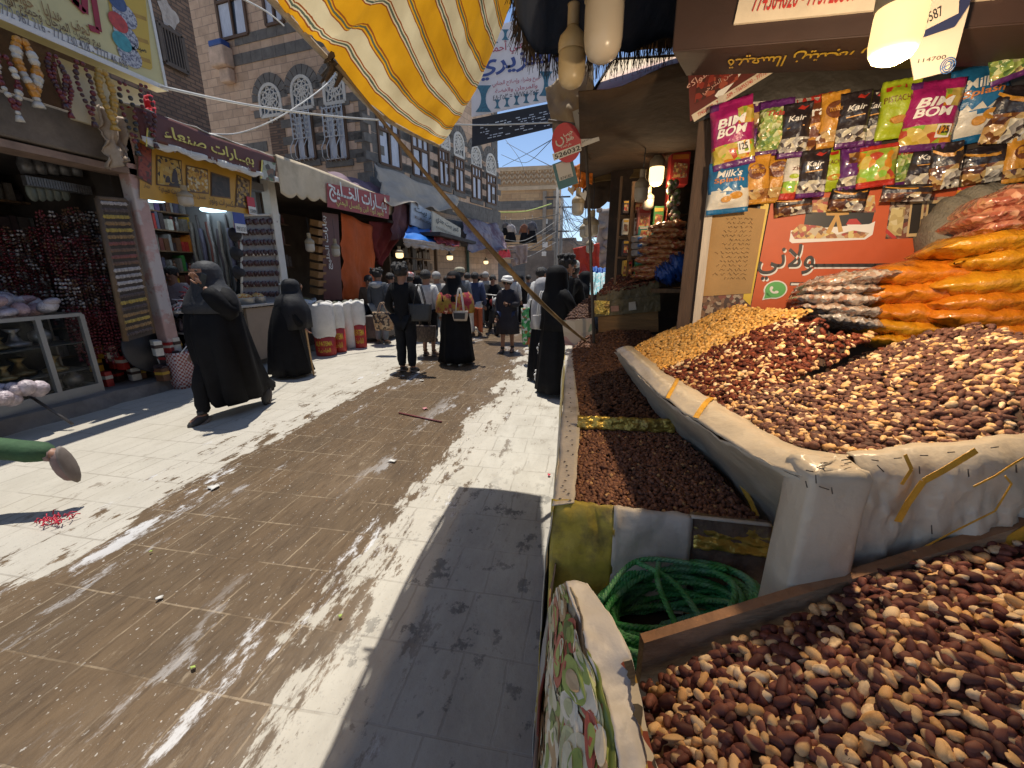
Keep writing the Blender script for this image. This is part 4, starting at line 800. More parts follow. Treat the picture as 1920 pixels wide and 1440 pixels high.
# ---- bags of sweets hung in rows
M_foil = dict(magenta=mat('magenta_foil', (.33, .015, .12), .3, .25, 30, bump=.5, bscale=25, coat=.4), purple=mat('purple_foil', (.10, .02, .13), .3, .3, 30, bump=.6, bscale=25, coat=.4), black=mat('black_foil', (.025, .018, .02), .28, .3, 30, bump=.6, bscale=25, coat=.5),
    gold=mat('gold_wrap', (.52, .24, .03), .3, .25, 30, bump=.6, bscale=25, coat=.4), brown=mat('brown_wrap', (.16, .05, .02), .3, .3, 30, bump=.6, bscale=25, coat=.4), lime=mat('lime_wrap', (.34, .42, .02), .35, .12, 20, bump=.4, bscale=25, coat=.3),
    blue=mat('blue_wrap', (.015, .13, .30), .3, .2, 20, bump=.4, bscale=25, coat=.3), white=mat('white_wrap', (.60, .57, .50), .35, .1, 20, bump=.4, bscale=25, coat=.3), red=mat('red_wrap', (.40, .03, .02), .3, .3, 30, bump=.6, bscale=25, coat=.4))
V_silver = vmat('silver_sweets', [(.5, .48, .44), (.08, .06, .06), (.32, .30, .28), (.04, .03, .03), (.6, .55, .42)], 60, .2, bump=.8, coat=.6)
V_green = vmat('green_sweets', [(.40, .48, .14), (.22, .32, .06), (.55, .58, .30), (.30, .38, .10), (.6, .5, .2), (.12, .22, .06)], 75, .2, bump=.8, coat=.6)
V_fruit = vmat('fruit_sweets', [(.55, .22, .02), (.30, .40, .04), (.50, .38, .05), (.42, .06, .03), (.25, .45, .05), (.55, .4, .1)], 40, .25, bump=.6, coat=.5)
V_nutty = vmat('brown_sweets', [(.30, .13, .04), (.16, .06, .02), (.42, .24, .08), (.08, .03, .02), (.5, .34, .14)], 50, .25, bump=.7, coat=.5)
def bag(u, v, w_, h_, design, label, d=.045, tilt=0, group='bags of sweets hung in rows'):
    c = onw(u, v, d); dep = (c-EYE).length; e = FW.inv(c); x0, y0, x1, y1 = wrect(u-w_/2, v-h_/2, u+w_/2, v+h_/2, d); W_, H_ = x1-x0, y1-y0
    tl = math.radians(tilt); ux = FW.x*math.cos(tl)+FW.y*math.sin(tl); F = Fr(c, ux, FW.y*math.cos(tl)-FW.x*math.sin(tl)); sd = random.random()*50; th = min(W_, H_)*.24+.008
    def sf(x, y, dd=0):
        s, t = x/W_+.5, y/H_+.5
        b = max(0, math.sin(math.pi*min(1, max(0, s))))**.55*max(0, min(1, (t-.03)*5, (.95-t)*5)); b = b*b*(3-2*b)
        z = th*b+.010*fbm((x*30+sd, y*30, sd), .6)*(.4+b)+.004*math.sin(s*28+sd)*(1-b)
        xx = x*(1-.05*b)+.004*fbm((sd, y*14, 0)); return F(xx, y-.05*W_*b*0, z*.6+dd)
    o = thing('sweet_bag', label, 'bag of sweets', tuple(c), group)
    def gr(ms, fn, nm='bag'):
        g = MB(); g.grid(14, 20, lambda s, t: sf((s-.5)*W_, (t-.5)*H_), fn); return g.build(nm, ms, o, solid=.002)
    M = M_foil; X = lambda s: (s-.5)*W_; Y = lambda t: (t-.5)*H_; dec = lambda nm, m, pts, dd=.0025: (lambda g: (g.add([sf(X(s), Y(t), dd) for s, t in pts], [tuple(range(len(pts)))]), g.build(nm, m, o)))(MB())
    def txt(t_, s0, t0, s1, t1, m, bold=0, dd=.004, skew=0): g = MB(); put_text(g, t_, None, X(s0), Y(t0), X(s1), Y(t1), dd, 0, bold, skew, curve=sf); g.build('lettering', m, o)
    el = lambda s, t, rs, rt, n=16: [(s+rs*math.cos(6.283*i/n), t+rt*math.sin(6.283*i/n)) for i in range(n)]
    if design == 'fruitmix':
        gr([M['magenta'], V_fruit, M['purple']], lambda s, t: 2 if t < .1 or (t > .88 and s < .2) else 1 if (t < .36 or (t > .62 and t < .85 and s > .62)) else 0)
        txt('BIM', .14, .60, .78, .73, M_whitep, .03, .006, .25); txt('BOM', .12, .46, .80, .59, M_whitep, .03, .006, .25); dec('weight_badge', M_whitep, [(.62, .16), (.9, .16), (.9, .34), (.62, .34)], .006); txt('125', .66, .21, .86, .31, M_black, .01, .008)
    elif design == 'purple': gr([M['purple'], V_nutty, V_silver], lambda s, t: 2 if .12 < t < .32 else 1 if .6 < t < .85 and s > .3 else 0)
    elif design == 'green': gr([M['purple'], V_green], lambda s, t: 0 if t < .12 or t > .86 else 1); txt('Tiday', .15, .66, .9, .78, M_redp, .02, .005, .2)
    elif design == 'black': gr([M['black'], V_silver, M['purple']], lambda s, t: 2 if t < .08 else 1 if t < .34 else 0); txt('Kair', .2, .64, .80, .74, M_whitep, .01, .005, .25); dec('swirl', M['red'], [(.5, .88), (.72, .84), (.9, .93), (.75, .9), (.62, .94)], .004); dec('small_print', M['gold'], [(.2, .52), (.8, .54), (.8, .56), (.2, .54)], .004)
    elif design == 'choc': gr([M['brown'], M['red'], V_nutty], lambda s, t: 1 if t > .84 else 2 if t < .12 else 0); txt('hra', .12, .60, .85, .78, M_whitep, .015, .005); dec('orange_slice', M['gold'], el(.5, .33, .38, .15), .004); dec('cream', M_whitep, el(.72, .18, .2, .05), .006)
    elif design == 'gold': gr([M['gold'], V_nutty], lambda s, t: 1 if .10 < t < .30 else 0); dec('label_oval', M['brown'], el(.5, .66, .36, .16), .004); txt('toffee', .25, .62, .78, .72, M['gold'], .01, .006, .2)
    elif design == 'lime': gr([M['lime'], M['lime']], lambda s, t: 0); dec('red_tab', M['red'], [(.1, .80), (.62, .82), (.62, .90), (.1, .88)], .004); txt('PISTACHIO', .06, .60, .92, .70, M['brown'], .01, .004); dec('nut_print', M['gold'], el(.5, .3, .25, .07), .004)
    elif design == 'milk': gr([M['blue'], M['white']], lambda s, t: 1 if .12 < t < .40+.05*math.sin(s*9) else 0); txt('Milk\'s', .2, .68, .8, .82, M_whitep, .02, .005, .15); txt('Splash', .14, .56, .86, .67, mat('orange_print', (.55, .2, .05), .5), .02, .005, .1); dec('mango_piece', M['gold'], el(.68, .32, .16, .07), .006); dec('mango_piece', M['gold'], el(.45, .26, .13, .06), .006); dec('splash', M['white'], [(.1, .38), (.25, .5), (.33, .42), (.5, .5), (.6, .41), (.8, .5), (.9, .38)], .003)
    elif design == 'white': gr([M['white'], V_fruit, M['red']], lambda s, t: 2 if t < .14 else 1 if t < .42 else 0); dec('leaf_print', M['lime'], el(.4, .5, .2, .05), .004); txt('zio', .3, .62, .75, .72, M['brown'], .01, .005)
    elif design == 'fruitred': gr([M['red'], V_fruit], lambda s, t: 0 if t < .14 or t > .9 else 1)
    elif design == 'dark': gr([M['black'], V_nutty, V_silver], lambda s, t: 2 if t < .4 and s > .4 else 1 if t < .5 else 0); dec('gold_arc', M['gold'], [(.05, .9), (.3, .78), (.6, .74), (.95, .86), (.95, .8), (.6, .66), (.3, .70), (.05, .84)], .004)
    return o
rows_ = [(1415, 255, 44, 112, 'purple', 'purple foil sweet bag squeezed beside the magenta fruit mix bag, top row'), (1452, 240, 54, 98, 'green', 'clear bag of green sweets with purple band, top row left'), (1490, 245, 46, 96, 'black', 'black foil bag hung between green sweets and chocolate bag, top row'), (1526, 232, 58, 98, 'choc', 'brown and red chocolate bag with orange slice in the top row'), (1562, 225, 44, 98, 'gold', 'golden toffee bag hung right of the chocolate bag, top row'),
    (1600, 225, 50, 98, 'black', 'black foil bag right of the single golden toffee bag, top row'), (1636, 222, 46, 98, 'black', 'black foil bag left of the upper lime green bag, top row'), (1684, 205, 62, 104, 'lime', 'lime green nut bag in the top row under the number cards'), (1745, 218, 86, 122, 'fruitmix', 'magenta fruit sweet bag in the top row right of lime bag'), (1832, 196, 92, 138, 'milk', 'blue and white mango milk sweet pouch hung at upper right'), (1895, 215, 76, 100, 'dark', 'dark nut sweet bag partly behind the upper blue pouch'),
    (1418, 338, 40, 86, 'gold', 'slim golden toffee bag next to the blue pouch, second row'), (1456, 334, 46, 88, 'gold', 'wider golden toffee bag, second from the left blue pouch'), (1492, 332, 40, 82, 'white', 'white fruit sweet bag with red base in the second row'), (1524, 326, 46, 84, 'black', 'black foil bag in the second row left of the lower lime bag'), (1562, 318, 48, 78, 'lime', 'lime green nut bag in the second row'), (1598, 316, 44, 76, 'purple', 'purple foil bag right of the lower lime bag'), (1644, 312, 62, 74, 'fruitred', 'red and fruit coloured sweet bag in the second row'), (1692, 308, 50, 78, 'green', 'clear green sweet bag in the second row'), (1732, 314, 48, 82, 'black', 'black foil bag right of the lower green sweets, second row'), (1772, 312, 52, 82, 'dark', 'dark nut bag ending the second row by the gap'), (1850, 308, 92, 66, 'dark', 'wide dark nut bag below the upper blue pouch'), (1912, 300, 50, 80, 'gold', 'golden bag at the right picture edge'), (1846, 372, 100, 44, 'fruitred', 'red sweet bag tucked above the grey sack'),
    (1486, 386, 60, 34, 'dark', 'dark chocolate bag peeping out under the white fruit bag'), (1590, 374, 60, 40, 'dark', 'dark nut bag hanging low over the banner basket picture'), (1700, 362, 84, 30, 'dark', 'dark bag hanging low over the boxed popcorn picture')]
for i, r in enumerate(rows_): bag(r[0], r[1], r[2]*1.16, r[3]*1.06, *r[4:6], d=.02+.018*(i % 3), tilt=random.uniform(-6, 6)+(6 if r[4] in ('milk',) else 2))
bag(1373, 252, 78, 128, 'fruitmix', 'magenta fruit sweet bag at the left end of the top row', .07, 9); bag(1366, 352, 78, 98, 'milk', 'blue and white milk sweet pouch at the left end of the second row', .06, 3)
bag(1900, 95, 92, 110, 'green', 'big clear bag of green sweets with purple band at the top right', .14, 18)
g = MB()
for u0, v0, u1, v1 in ((1340, 196, 1640, 176), (1440, 190, 1660, 172)): g.add([onw(u0, v0, .02), onw(u0, v0+8, .02), onw(u1, v1+8, .02), onw(u1, v1, .02)], [(0, 1, 2, 3)])
g.build('hanging_strip', M_vinyl2, loc=tuple(onw(1450, 185, .02)), label='pale strip the top row of sweet bags hangs from', cat='strip', solid=.003)
# ---- heaped bags of orange snacks
def pillow(name, c, ux, uz, L_, D_, T_, mats, sd=0, wr=.012, tw=0, mi=0, pinch=.35):
    c = Vector(c); ux = Vector(ux).normalized(); uz = Vector(uz); uz = (uz-ux*uz.dot(ux)).normalized(); uy = uz.cross(ux); g = MB(); n = 34; m_ = 20; rings = []
    for i in range(n+1):
        s = i/n*2-1; k = max(0, 1-abs(s)**2.2)**.75; k2 = 1-.25*abs(s)**4; ring = []
        for j in range(m_):
            a = 2*math.pi*j/m_; ca, sa = math.cos(a), math.sin(a); y = math.copysign(abs(ca)**.7, ca)*D_/2*k2; z = math.copysign(abs(sa)**1.35, sa)*T_/2*(.06+.94*k)
            w_ = wr*fbm((s*3.2+sd, ca*1.4, sa*1.2+sd), 1.1)+wr*1.3*abs(fbm((s*6+sd*2, ca*4, sa), .9))-wr*.3
            ring.append(c+ux*(s*L_/2*(1-.03*abs(ca)))+uy*y+uz*(z+w_*(1 if k > .2 else .5)+tw*s*y))
        rings.append(ring)
    g.loft(rings, mi); return g
def crinkle(name, col, col2, rough=.25, var=.2, alpha=1, tr=0, sc=22):
    return mat(name, col, rough, var, sc, col2=col2, mixs=(.45, .62), bump=.7, bscale=30, coat=.5, alpha=alpha, trans=tr)
M_os = crinkle('orange_snack_bag', (.62, .20, .012), (.50, .13, .01)); M_oy = crinkle('amber_snack_bag', (.62, .28, .015), (.55, .19, .01)); M_pk = vmat('pink_snack_bag', [(.50, .20, .12), (.42, .14, .08), (.58, .30, .18), (.35, .10, .06), (.48, .24, .12)], 60, .25, bump=.5, coat=.5)
M_clr = vmat('clear_snack_bag', [(.50, .38, .30), (.40, .27, .20), (.58, .48, .40), (.46, .24, .15), (.55, .48, .43)], 85, .15, bump=.6, coat=.8); M_blr = vmat('bluish_snack_bag', [(.44, .40, .38), (.36, .31, .28), (.52, .48, .45), (.42, .30, .22)], 85, .15, bump=.6, coat=.8)
obags = [(1704, 520, 205, 46, 'o', 4, 'orange snack bag topping the left pile beside the banner number'), (1680, 553, 165, 46, 'o', 3, 'orange snack bag second from the top of the left pile'), (1676, 588, 160, 44, 'o', 1, 'orange snack bag in the middle of the left pile'), (1662, 613, 158, 36, 'y', -2, 'amber snack bag low in the left pile'), (1662, 637, 100, 26, 'y', -2, 'lowest amber snack bag, half buried by the dark red peanuts'),
    (1862, 460, 200, 46, 'y', 8, 'amber snack bag crowning the right pile below the pink bags'), (1876, 492, 170, 48, 'y', 6, 'amber snack bag second from the top of the right pile'), (1856, 534, 200, 54, 'y', 5, 'amber snack bag with glints in the middle of the right pile'), (1856, 568, 200, 50, 'o', 4, 'orange snack bag just under the glinting amber bag'), (1842, 596, 190, 50, 'o', 1, 'orange snack bag low in the right pile'), (1890, 622, 130, 48, 'o', -4, 'lowest orange snack bag behind the front peanut heap'),
    (1884, 384, 120, 46, 'p', 12, 'pinkish snack bag highest above the grey sack'), (1880, 412, 150, 42, 'p', 8, 'pinkish snack bag second below the grey sack top'), (1886, 434, 130, 30, 'p', 7, 'thin pinkish snack bag lying on the orange pile'),
    (1580, 528, 130, 26, 'c', 9, 'clear crinkled bag poking out over the banner phone number'), (1562, 546, 110, 24, 'c', 3, 'clear snack bag under the topmost clear one'), (1556, 563, 115, 26, 'c', 0, 'clear snack bag of pink crisps at the pile edge'), (1560, 581, 110, 24, 'c', -4, 'clear snack bag touching the golden peanuts'), (1576, 601, 96, 24, 'b', -8, 'bluish clear bag at the foot of the left pile')]
for i, (u, v, w_, h_, m_, tl, lab) in enumerate(obags):
    d = .17 if u < 1720 and m_ in 'oy' else .22 if m_ in 'oyp' else .20; c = onw(u, v, d); k = (c-EYE).dot(Vector((-_st*_cp, _ct*_cp, -_sp)))/FPX
    tl = math.radians(tl); ux = FW.x*math.cos(tl)+UP*math.sin(tl); g = pillow('b', c, ux, UP-FW.n*.1, w_*k*1.08, .30, h_*k*1.22, None, sd=i*3.7, wr=.009)
    g.build('snack_bag', {'o': M_os, 'y': M_oy, 'p': M_pk, 'c': M_clr, 'b': M_blr}[m_], loc=tuple(c), label=lab, cat='snack bag', group='snack bags piled behind the peanut tray')
g = pillow('s', onw(1820, 420, .09), FW.x*.75+UP*.65, UP, .27, .2, .22, None, sd=9, wr=.02); g.build('sack', mat('grey_sack', (.20, .18, .14), .85, .2, 8, bump=.5, bscale=120), loc=tuple(onw(1828, 412, .1)), label='slumped grey cloth sack behind the snack bags', cat='sack')
# ---- payment number cards hung at the top right
cd1 = onw(1765, 70, .47); crd = thing('number_card', 'white hanging card with printed number 114700 and blue logo', 'number card', tuple(cd1)); FC = Fr(cd1, FW.x, UP)
def cpt(u, v, d=.47): q = FC.inv(at(u, v, P=cd1, N=FW.n)); return q[0], q[1]
def crect(u0, v0, u1, v1): a = cpt(u0, v1); b = cpt(u1, v0); return a[0], a[1], b[0], b[1]
M_card = mat('card_white', (.55, .46, .36), .4, .08); M_navy = mat('navy_card', (.02, .025, .07), .4, .1)
g = MB(); g.slab([FC(*cpt(*p)) for p in ((1712, -70), (1706, 105), (1714, 150), (1786, 132), (1818, 10), (1830, -70))], .003); g.build('card', M_card, crd)
mbt = MB(); x0, y0, x1, y1 = crect(1720, 103, 1774, 119); put_text(mbt, '114700', FC, x0, y0, x1, y1, .002); mbt.build('lettering', M_black, crd)
g = MB(); cx, cy = cpt(1776, 124); 
for k in range(3): g.tube([FC(cx+(.014-.004*k)*math.cos(a), cy+(.017-.004*k)*math.sin(a), .003) for a in np.linspace(0, 6.28, 18)], .0012, 4)
g.tube([FC(cx-.012, cy-.006, .003), FC(cx+.012, cy+.008, .003)], .0012, 4); g.build('logo', mat('logo_blue', (.05, .12, .3), .5), crd)
cd2 = cd1+FW.n*.012; crd2 = thing('number_card', 'white card with navy border and printed number 600587', 'number card', tuple(cd2)); FC2 = Fr(cd2, FW.x, UP); cp2 = lambda u, v: FC2.inv(at(u, v, P=cd2, N=FW.n))[:2]
g = MB(); g.slab([FC2(*cp2(*p)) for p in ((1716, -80), (1711, 62), (1724, 72), (1790, 50), (1818, 8), (1830, -80))], .003); g.build('border', M_navy, crd2)
g = MB(); g.slab([FC2(*cp2(*p), .003) for p in ((1730, -80), (1724, 62), (1796, 26), (1802, -80))], .002); g.build('card', M_card, crd2)
mbt = MB(); a = cp2(1731, 52); b = cp2(1785, 20); put_text(mbt, '600587', Fr(FC2(0, 0), FW.x+UP*.42, UP), a[0]*1.08, a[1]-a[0]*.42, b[0]*1.08, a[1]-a[0]*.42+.022, .007); mbt.build('lettering', M_black, crd2)
# ================================================================= lamps
M_bulb = mat('bulb_white', (.48, .42, .34), .3, .06, 4); M_bulbw = mat('bulb_yellowed', (.50, .40, .24), .35, .12, 5); M_sock = mat('socket_cream', (.36, .29, .19), .5, .2, 8); M_cord = mat('cord_dark', (.03, .03, .03), .6)
def bulb(top, R, H_, label, lit=0, M=None, body=None, cordlen=.5, tilt=None, light=0, group='lamp bulbs hanging over the stalls', lcol=(1, .74, .46)):
    top = Vector(top); o = thing('light_bulb', label, 'light bulb', tuple(top), group); T = tilt or Matrix.Identity(3)
    g = MB(); g.lathe([(.45*R, 0), (.42*R, -.02*H_), (.42*R, -.24*H_), (.36*R, -.26*H_)], top, 14, M=T); g.build('socket', M_sock, o)
    g = MB(); n = 30; prof = [(.40*R, -.25*H_), (.55*R, -.30*H_), (.92*R, -.38*H_), (R, -.44*H_), (R, -.55*H_), (R*.98, -.56*H_)]; rings = []
    for r, z in prof: rings.append([top+T @ Vector((r*(1+(.045 if k % 2 and -.56 < z/H_ < -.36 else 0))*math.cos(6.283*k/n), r*(1+(.045 if k % 2 and -.56 < z/H_ < -.36 else 0))*math.sin(6.283*k/n), z)) for k in range(n)])
    g.loft(rings); g.build('collar', body or M_sock, o)
    ecol = (1, .72, .33)
    g = MB(); g.lathe([(R*.97, -.555*H_), (R, -.60*H_), (R, -.82*H_), (R*.93, -.90*H_), (R*.75, -.96*H_), (R*.4, -.995*H_), (.01, -H_)], top, 22, M=T)
    g.build('globe', mat('bulb_lit%d' % int(lit*100), ecol, .3, .02, 2, emit=lit, ecol=ecol) if lit else (M or M_bulb), o)
    g = MB(); g.tube([top, top+Vector((.01, 0, cordlen*.4)), top+Vector((0, 0, cordlen))], .004, 5); g.build('cord', M_cord, o)
    if light:
        ld = bpy.data.lights.new('bulb_light', 'POINT'); ld.energy = light; ld.color = lcol; ld.shadow_soft_size = R*.7; lo = bpy.data.objects.new('bulb_light', ld); COL.objects.link(lo); lo.parent = o; lo.location = T @ Vector((0, 0, -H_-R*.8))
    return o
def bulb_px(u, v0, v1, w_, t, label, **kw):
    a, b = at(u, v0, t=t), at(u, v1, t=t); return bulb(a, w_*t/FPX/2, abs(a.z-b.z)/.985, label, **kw)
bulb_px(1076, 8, 147, 52, 1.75, 'yellowed ribbed bulb hanging under the fringed blue tarp', M=M_bulbw, body=M_bulbw, cordlen=.3)
bulb_px(1142, -150, 82, 76, 1.45, 'large white bulb hanging right of the yellowed bulb, cut by the top edge', cordlen=.4)
LP = onw(1672, 40, .98); 
bulb_px(1722, -130, 88, 84, (LP-EYE).dot(Vector((-_st*_cp, _ct*_cp, -_sp))), 'big lit bulb glowing warm in front of the brown roof sign', lit=1.0, light=27, cordlen=.25)
bulb_px(1236, 268, 344, 27, 3.1, 'lit bulb glowing beside the red and yellow boxes of the next stall', lit=2.0, light=3.5, cordlen=.5)
bulb_px(1206, 318, 376, 26, 3.0, 'unlit white bulb hanging just left of the glowing one', cordlen=.6)
bulb_px(1218, 350, 392, 20, 3.3, 'small unlit bulb behind and below the left unlit one', cordlen=.7)
bulb_px(1085, 353, 402, 23, 3.6, 'grey unlit bulb beside the metal pole above the heart tag', cordlen=.3, M=mat('bulb_grey', (.42, .40, .36), .35))
bulb_px(1111, 395, 442, 26, 4.2, 'wide unlit bulb half behind the metal pole', cordlen=.4)
bulb_px(1097, 410, 445, 18, 4.6, 'unlit bulb touching the wide one left of the pole', cordlen=.5)
bulb_px(1107, 442, 474, 14, 5.0, 'lowest unlit bulb in front of the red tarpaulin', cordlen=.6)
# ================================================================= roof over the stall: fringed tarp, brown sign box, boards
M_tarp = mat('navy_tarp', (.012, .022, .05), .6, .35, 4, bump=.4, bscale=9); tp = thing('fringed_tarp', 'dark navy tarpaulin roof with ragged hanging fringe', 'tarp', (.2, 1.6, 2.4))
E1 = [at(958, -60, t=1.9), at(975, 40, t=1.9), at(1010, 92, t=1.95), at(1080, 100, t=2.0), at(1150, 96, t=2.0), at(1210, 80, t=2.0), at(1262, 70, t=2.0)]
E2 = [Vector((p.x+.05, p.y-.5, 2.95)) for p in E1]; E3 = [Vector((p.x+.1, p.y-1.6, 2.95)) for p in E1]
g = MB(); sheet([E1, [p.lerp(q, .5)+Vector((0, 0, .12)) for p, q in zip(E1, E2)], E2, E3], 40, 14, .02, 4)(g); g.build('sheet', M_tarp, tp, solid=.004)
g = MB()
for k in range(520):
    s = random.random(); p = crv(E1, s); L_ = random.uniform(.05, .13)*(1 if s > .12 else .8); d_ = Vector((random.uniform(-.25, .25)-.25*(s < .2), random.uniform(-.2, .2), -1)).normalized(); g.tube([p+UP*.01, p+d_*L_*.5, p+d_*L_+Vector((random.uniform(-.01, .01), 0, 0))], [.0022, .0018, .0012], 3)
g.build('fringe', mat('fringe_thread', (.05, .035, .025), .9, .4, 30), tp)
M_signbr = mat('brown_sign_board', (.030, .013, .008), .6, .2, 4, bump=.1); sb = thing('roof_sign', 'brown roof sign box with yellow Arabic lettering and phone number strip', 'sign', tuple(onw(1560, 60, .45)))
def onp(u, v, d): return onw(u, v, d)
q0 = [onp(1288, 140, .10), onp(1950, 118, .10)]; f0 = [onp(1262, 95, .42), onp(1950, 40, .42)]
ztop = .6
g = MB(); A, B = f0[0], f0[1]; Cc, D_ = q0[0], q0[1]
g.add([A, B, D_, Cc], [(0, 1, 2, 3)]); g.add([A, A+UP*ztop, B+UP*ztop, B], [(0, 1, 2, 3)]); g.add([A, Cc, Cc+UP*ztop, A+UP*ztop], [(0, 1, 2, 3)]); g.add([A+UP*ztop, Cc+UP*ztop, D_+UP*ztop, B+UP*ztop], [(0, 1, 2, 3)])
g.build('box', M_signbr, sb, solid=.006)
FU = Fr(A, B-A, Cc-A); FU_n = FU.n; sgn = -1 if FU.n.z > 0 else 1
Lb = (B-A).length; Wb = (Cc-A).dot(FU.y)
g = MB(); put_text(g, 'مركز أرض الجنتين السعيدة', FU, .16, Wb*.16, Lb*.86, Wb*.80, .012*(1 if FU.n.dot(EYE-A) > 0 else -1), 0, .01); g.build('lettering', M_yelp, sb)
FF2 = Fr(A, B-A, UP); g = MB(); g.fbox(FF2, .16, .05, .0, Lb*.9, .15, .012 if FF2.n.dot(EYE-A) > 0 else -.012); g.build('number_strip', mat('strip_cream', (.55, .47, .36), .5), sb)
g = MB(); put_text(g, '774564620 - 773725509 - 736955740 - 777726100', FF2, .2, .072, Lb*.86, .125, .016 if FF2.n.dot(EYE-A) > 0 else -.016, 0, .005); g.build('lettering', M_redp, sb)
dt = thing('fruit_sign', 'brown sign board with pictures of dates and spices over the partition', 'sign', tuple(onw(1380, 150, .02)))
wp2 = lambda nm, pts, m, d: wpoly(nm, pts, m, d, dt)
wp2('board', [(1294, 228), (1290, 130), (1480, 70), (1478, 118)], mat('wine_board', (.10, .018, .014), .45, .15, 4), .02)
wp2('date_picture', [(1302, 195), (1308, 150), (1340, 128), (1344, 172)], vmat('date_print', [(.22, .03, .02), (.12, .02, .015), (.3, .07, .04), (.06, .02, .015)], 60, .4), .023); wp2('date_picture', [(1344, 172), (1350, 118), (1386, 92), (1384, 150)], _mc['date_print'], .023)
wp2('tray_white', [(1340, 180), (1384, 118), (1390, 138), (1350, 186)], M_whitep, .022); wp2('spice_picture', [(1390, 130), (1390, 88), (1462, 74), (1455, 96), (1410, 132)], M_pic2, .023)
g = MB(); a, b = onw(1299, 222, .026), onw(1474, 112, .026); dd = (b-a).normalized(); FS = Fr(a, dd, FW.n.cross(dd)); Ls = (b-a).length; g.slab([FS(0, -.014), FS(Ls, -.014), FS(Ls, .014), FS(0, .014)], .004); g.build('number_strip', _mc['strip_cream'], dt)
g = MB(); put_text(g, '774564620 - 773725509 - 736955740 - 777726100', FS, .02, -.007, Ls*.88, .007, .003, 0, .005); put_text(g, 'موبايل', FS, Ls*.9, -.007, Ls*.98, .009, .003, 0, .005); g.build('lettering', M_redp, dt)
g = MB(); put_text(g, 'بيع الفواكه', FS, .02, .095, .17, .13, .002, 0, .006); put_text(g, 'محسن الشرحي', FS, .06, .05, .20, .075, .002); g.build('lettering', mat('pink_print', (.55, .32, .26), .5), dt)
g = MB(); g.add([onw(*p, .012) for p in ((1478, 118), (1480, 70), (1960, 40), (1960, 190), (1700, 165), (1400, 195), (1300, 232))], [(0, 1, 2, 3, 4, 5, 6)]); g.build('dark_sheet', mat('black_sheet', (.022, .018, .014), .4, .4, 3, bump=.6, bscale=6), loc=tuple(onw(1700, 130, .012)), label='dirty black sheet hung above the sweet bags under the roof sign', cat='sheet', solid=.004)
g = MB(); g.box((1.65, .8, 3.05), (3.9, 5.2, .06)); g.build('sun_block_roof', M_board, loc=(1.65, .3, 3.05), label='dark board roof extended over the nut stall to keep the sun off', cat='roof')  # added roof, mostly unseen, stretched to shade the heaps and the tilted sign
# tilted yellow and red sign under the tarp of the next stall
ts = thing('tilted_sign', 'yellow and orange sign board tilted under the next stall roof', 'sign', tuple(at(1200, 150, t=2.9)))
q = [at(1106, 182, t=2.7), at(1150, 112, t=3.1), at(1300, 103, t=2.7), at(1272, 146, t=2.45)]; n_ = (q[1]-q[0]).cross(q[2]-q[0]).normalized()
nvv = -1 if n_.dot(EYE-q[0]) < 0 else 1
def gradmat():
    m = mat('sunset_board', (.50, .30, .05), .4, .1, 1.6, col2=(.42, .10, .03), mixs=(.45, .58)); return m
g = MB(); off = n_*.03*nvv; g.add(q+[p-off for p in q], [(0, 1, 2, 3), (7, 6, 5, 4), (0, 4, 5, 1), (1, 5, 6, 2), (2, 6, 7, 3), (3, 7, 4, 0)]); g.build('board', gradmat(), ts)
FTS = Fr(q[0], q[3]-q[0], q[1]-q[0]); g = MB(); put_text(g, 'محل العسل', FTS, .22, .22, .62, .34, .004*(1 if FTS.n.dot(EYE-q[0]) > 0 else -1), 0, .01); put_text(g, 'والزبيب البلدي', FTS, .26, .05, .56, .14, .004*(1 if FTS.n.dot(EYE-q[0]) > 0 else -1)); g.build('lettering', M_redp, ts)
g = MB(); g.tube([q[0], q[1]], .012, 6); g.tube([q[1], q[2]], .012, 6); g.build('edge_frame', M_dark, ts)
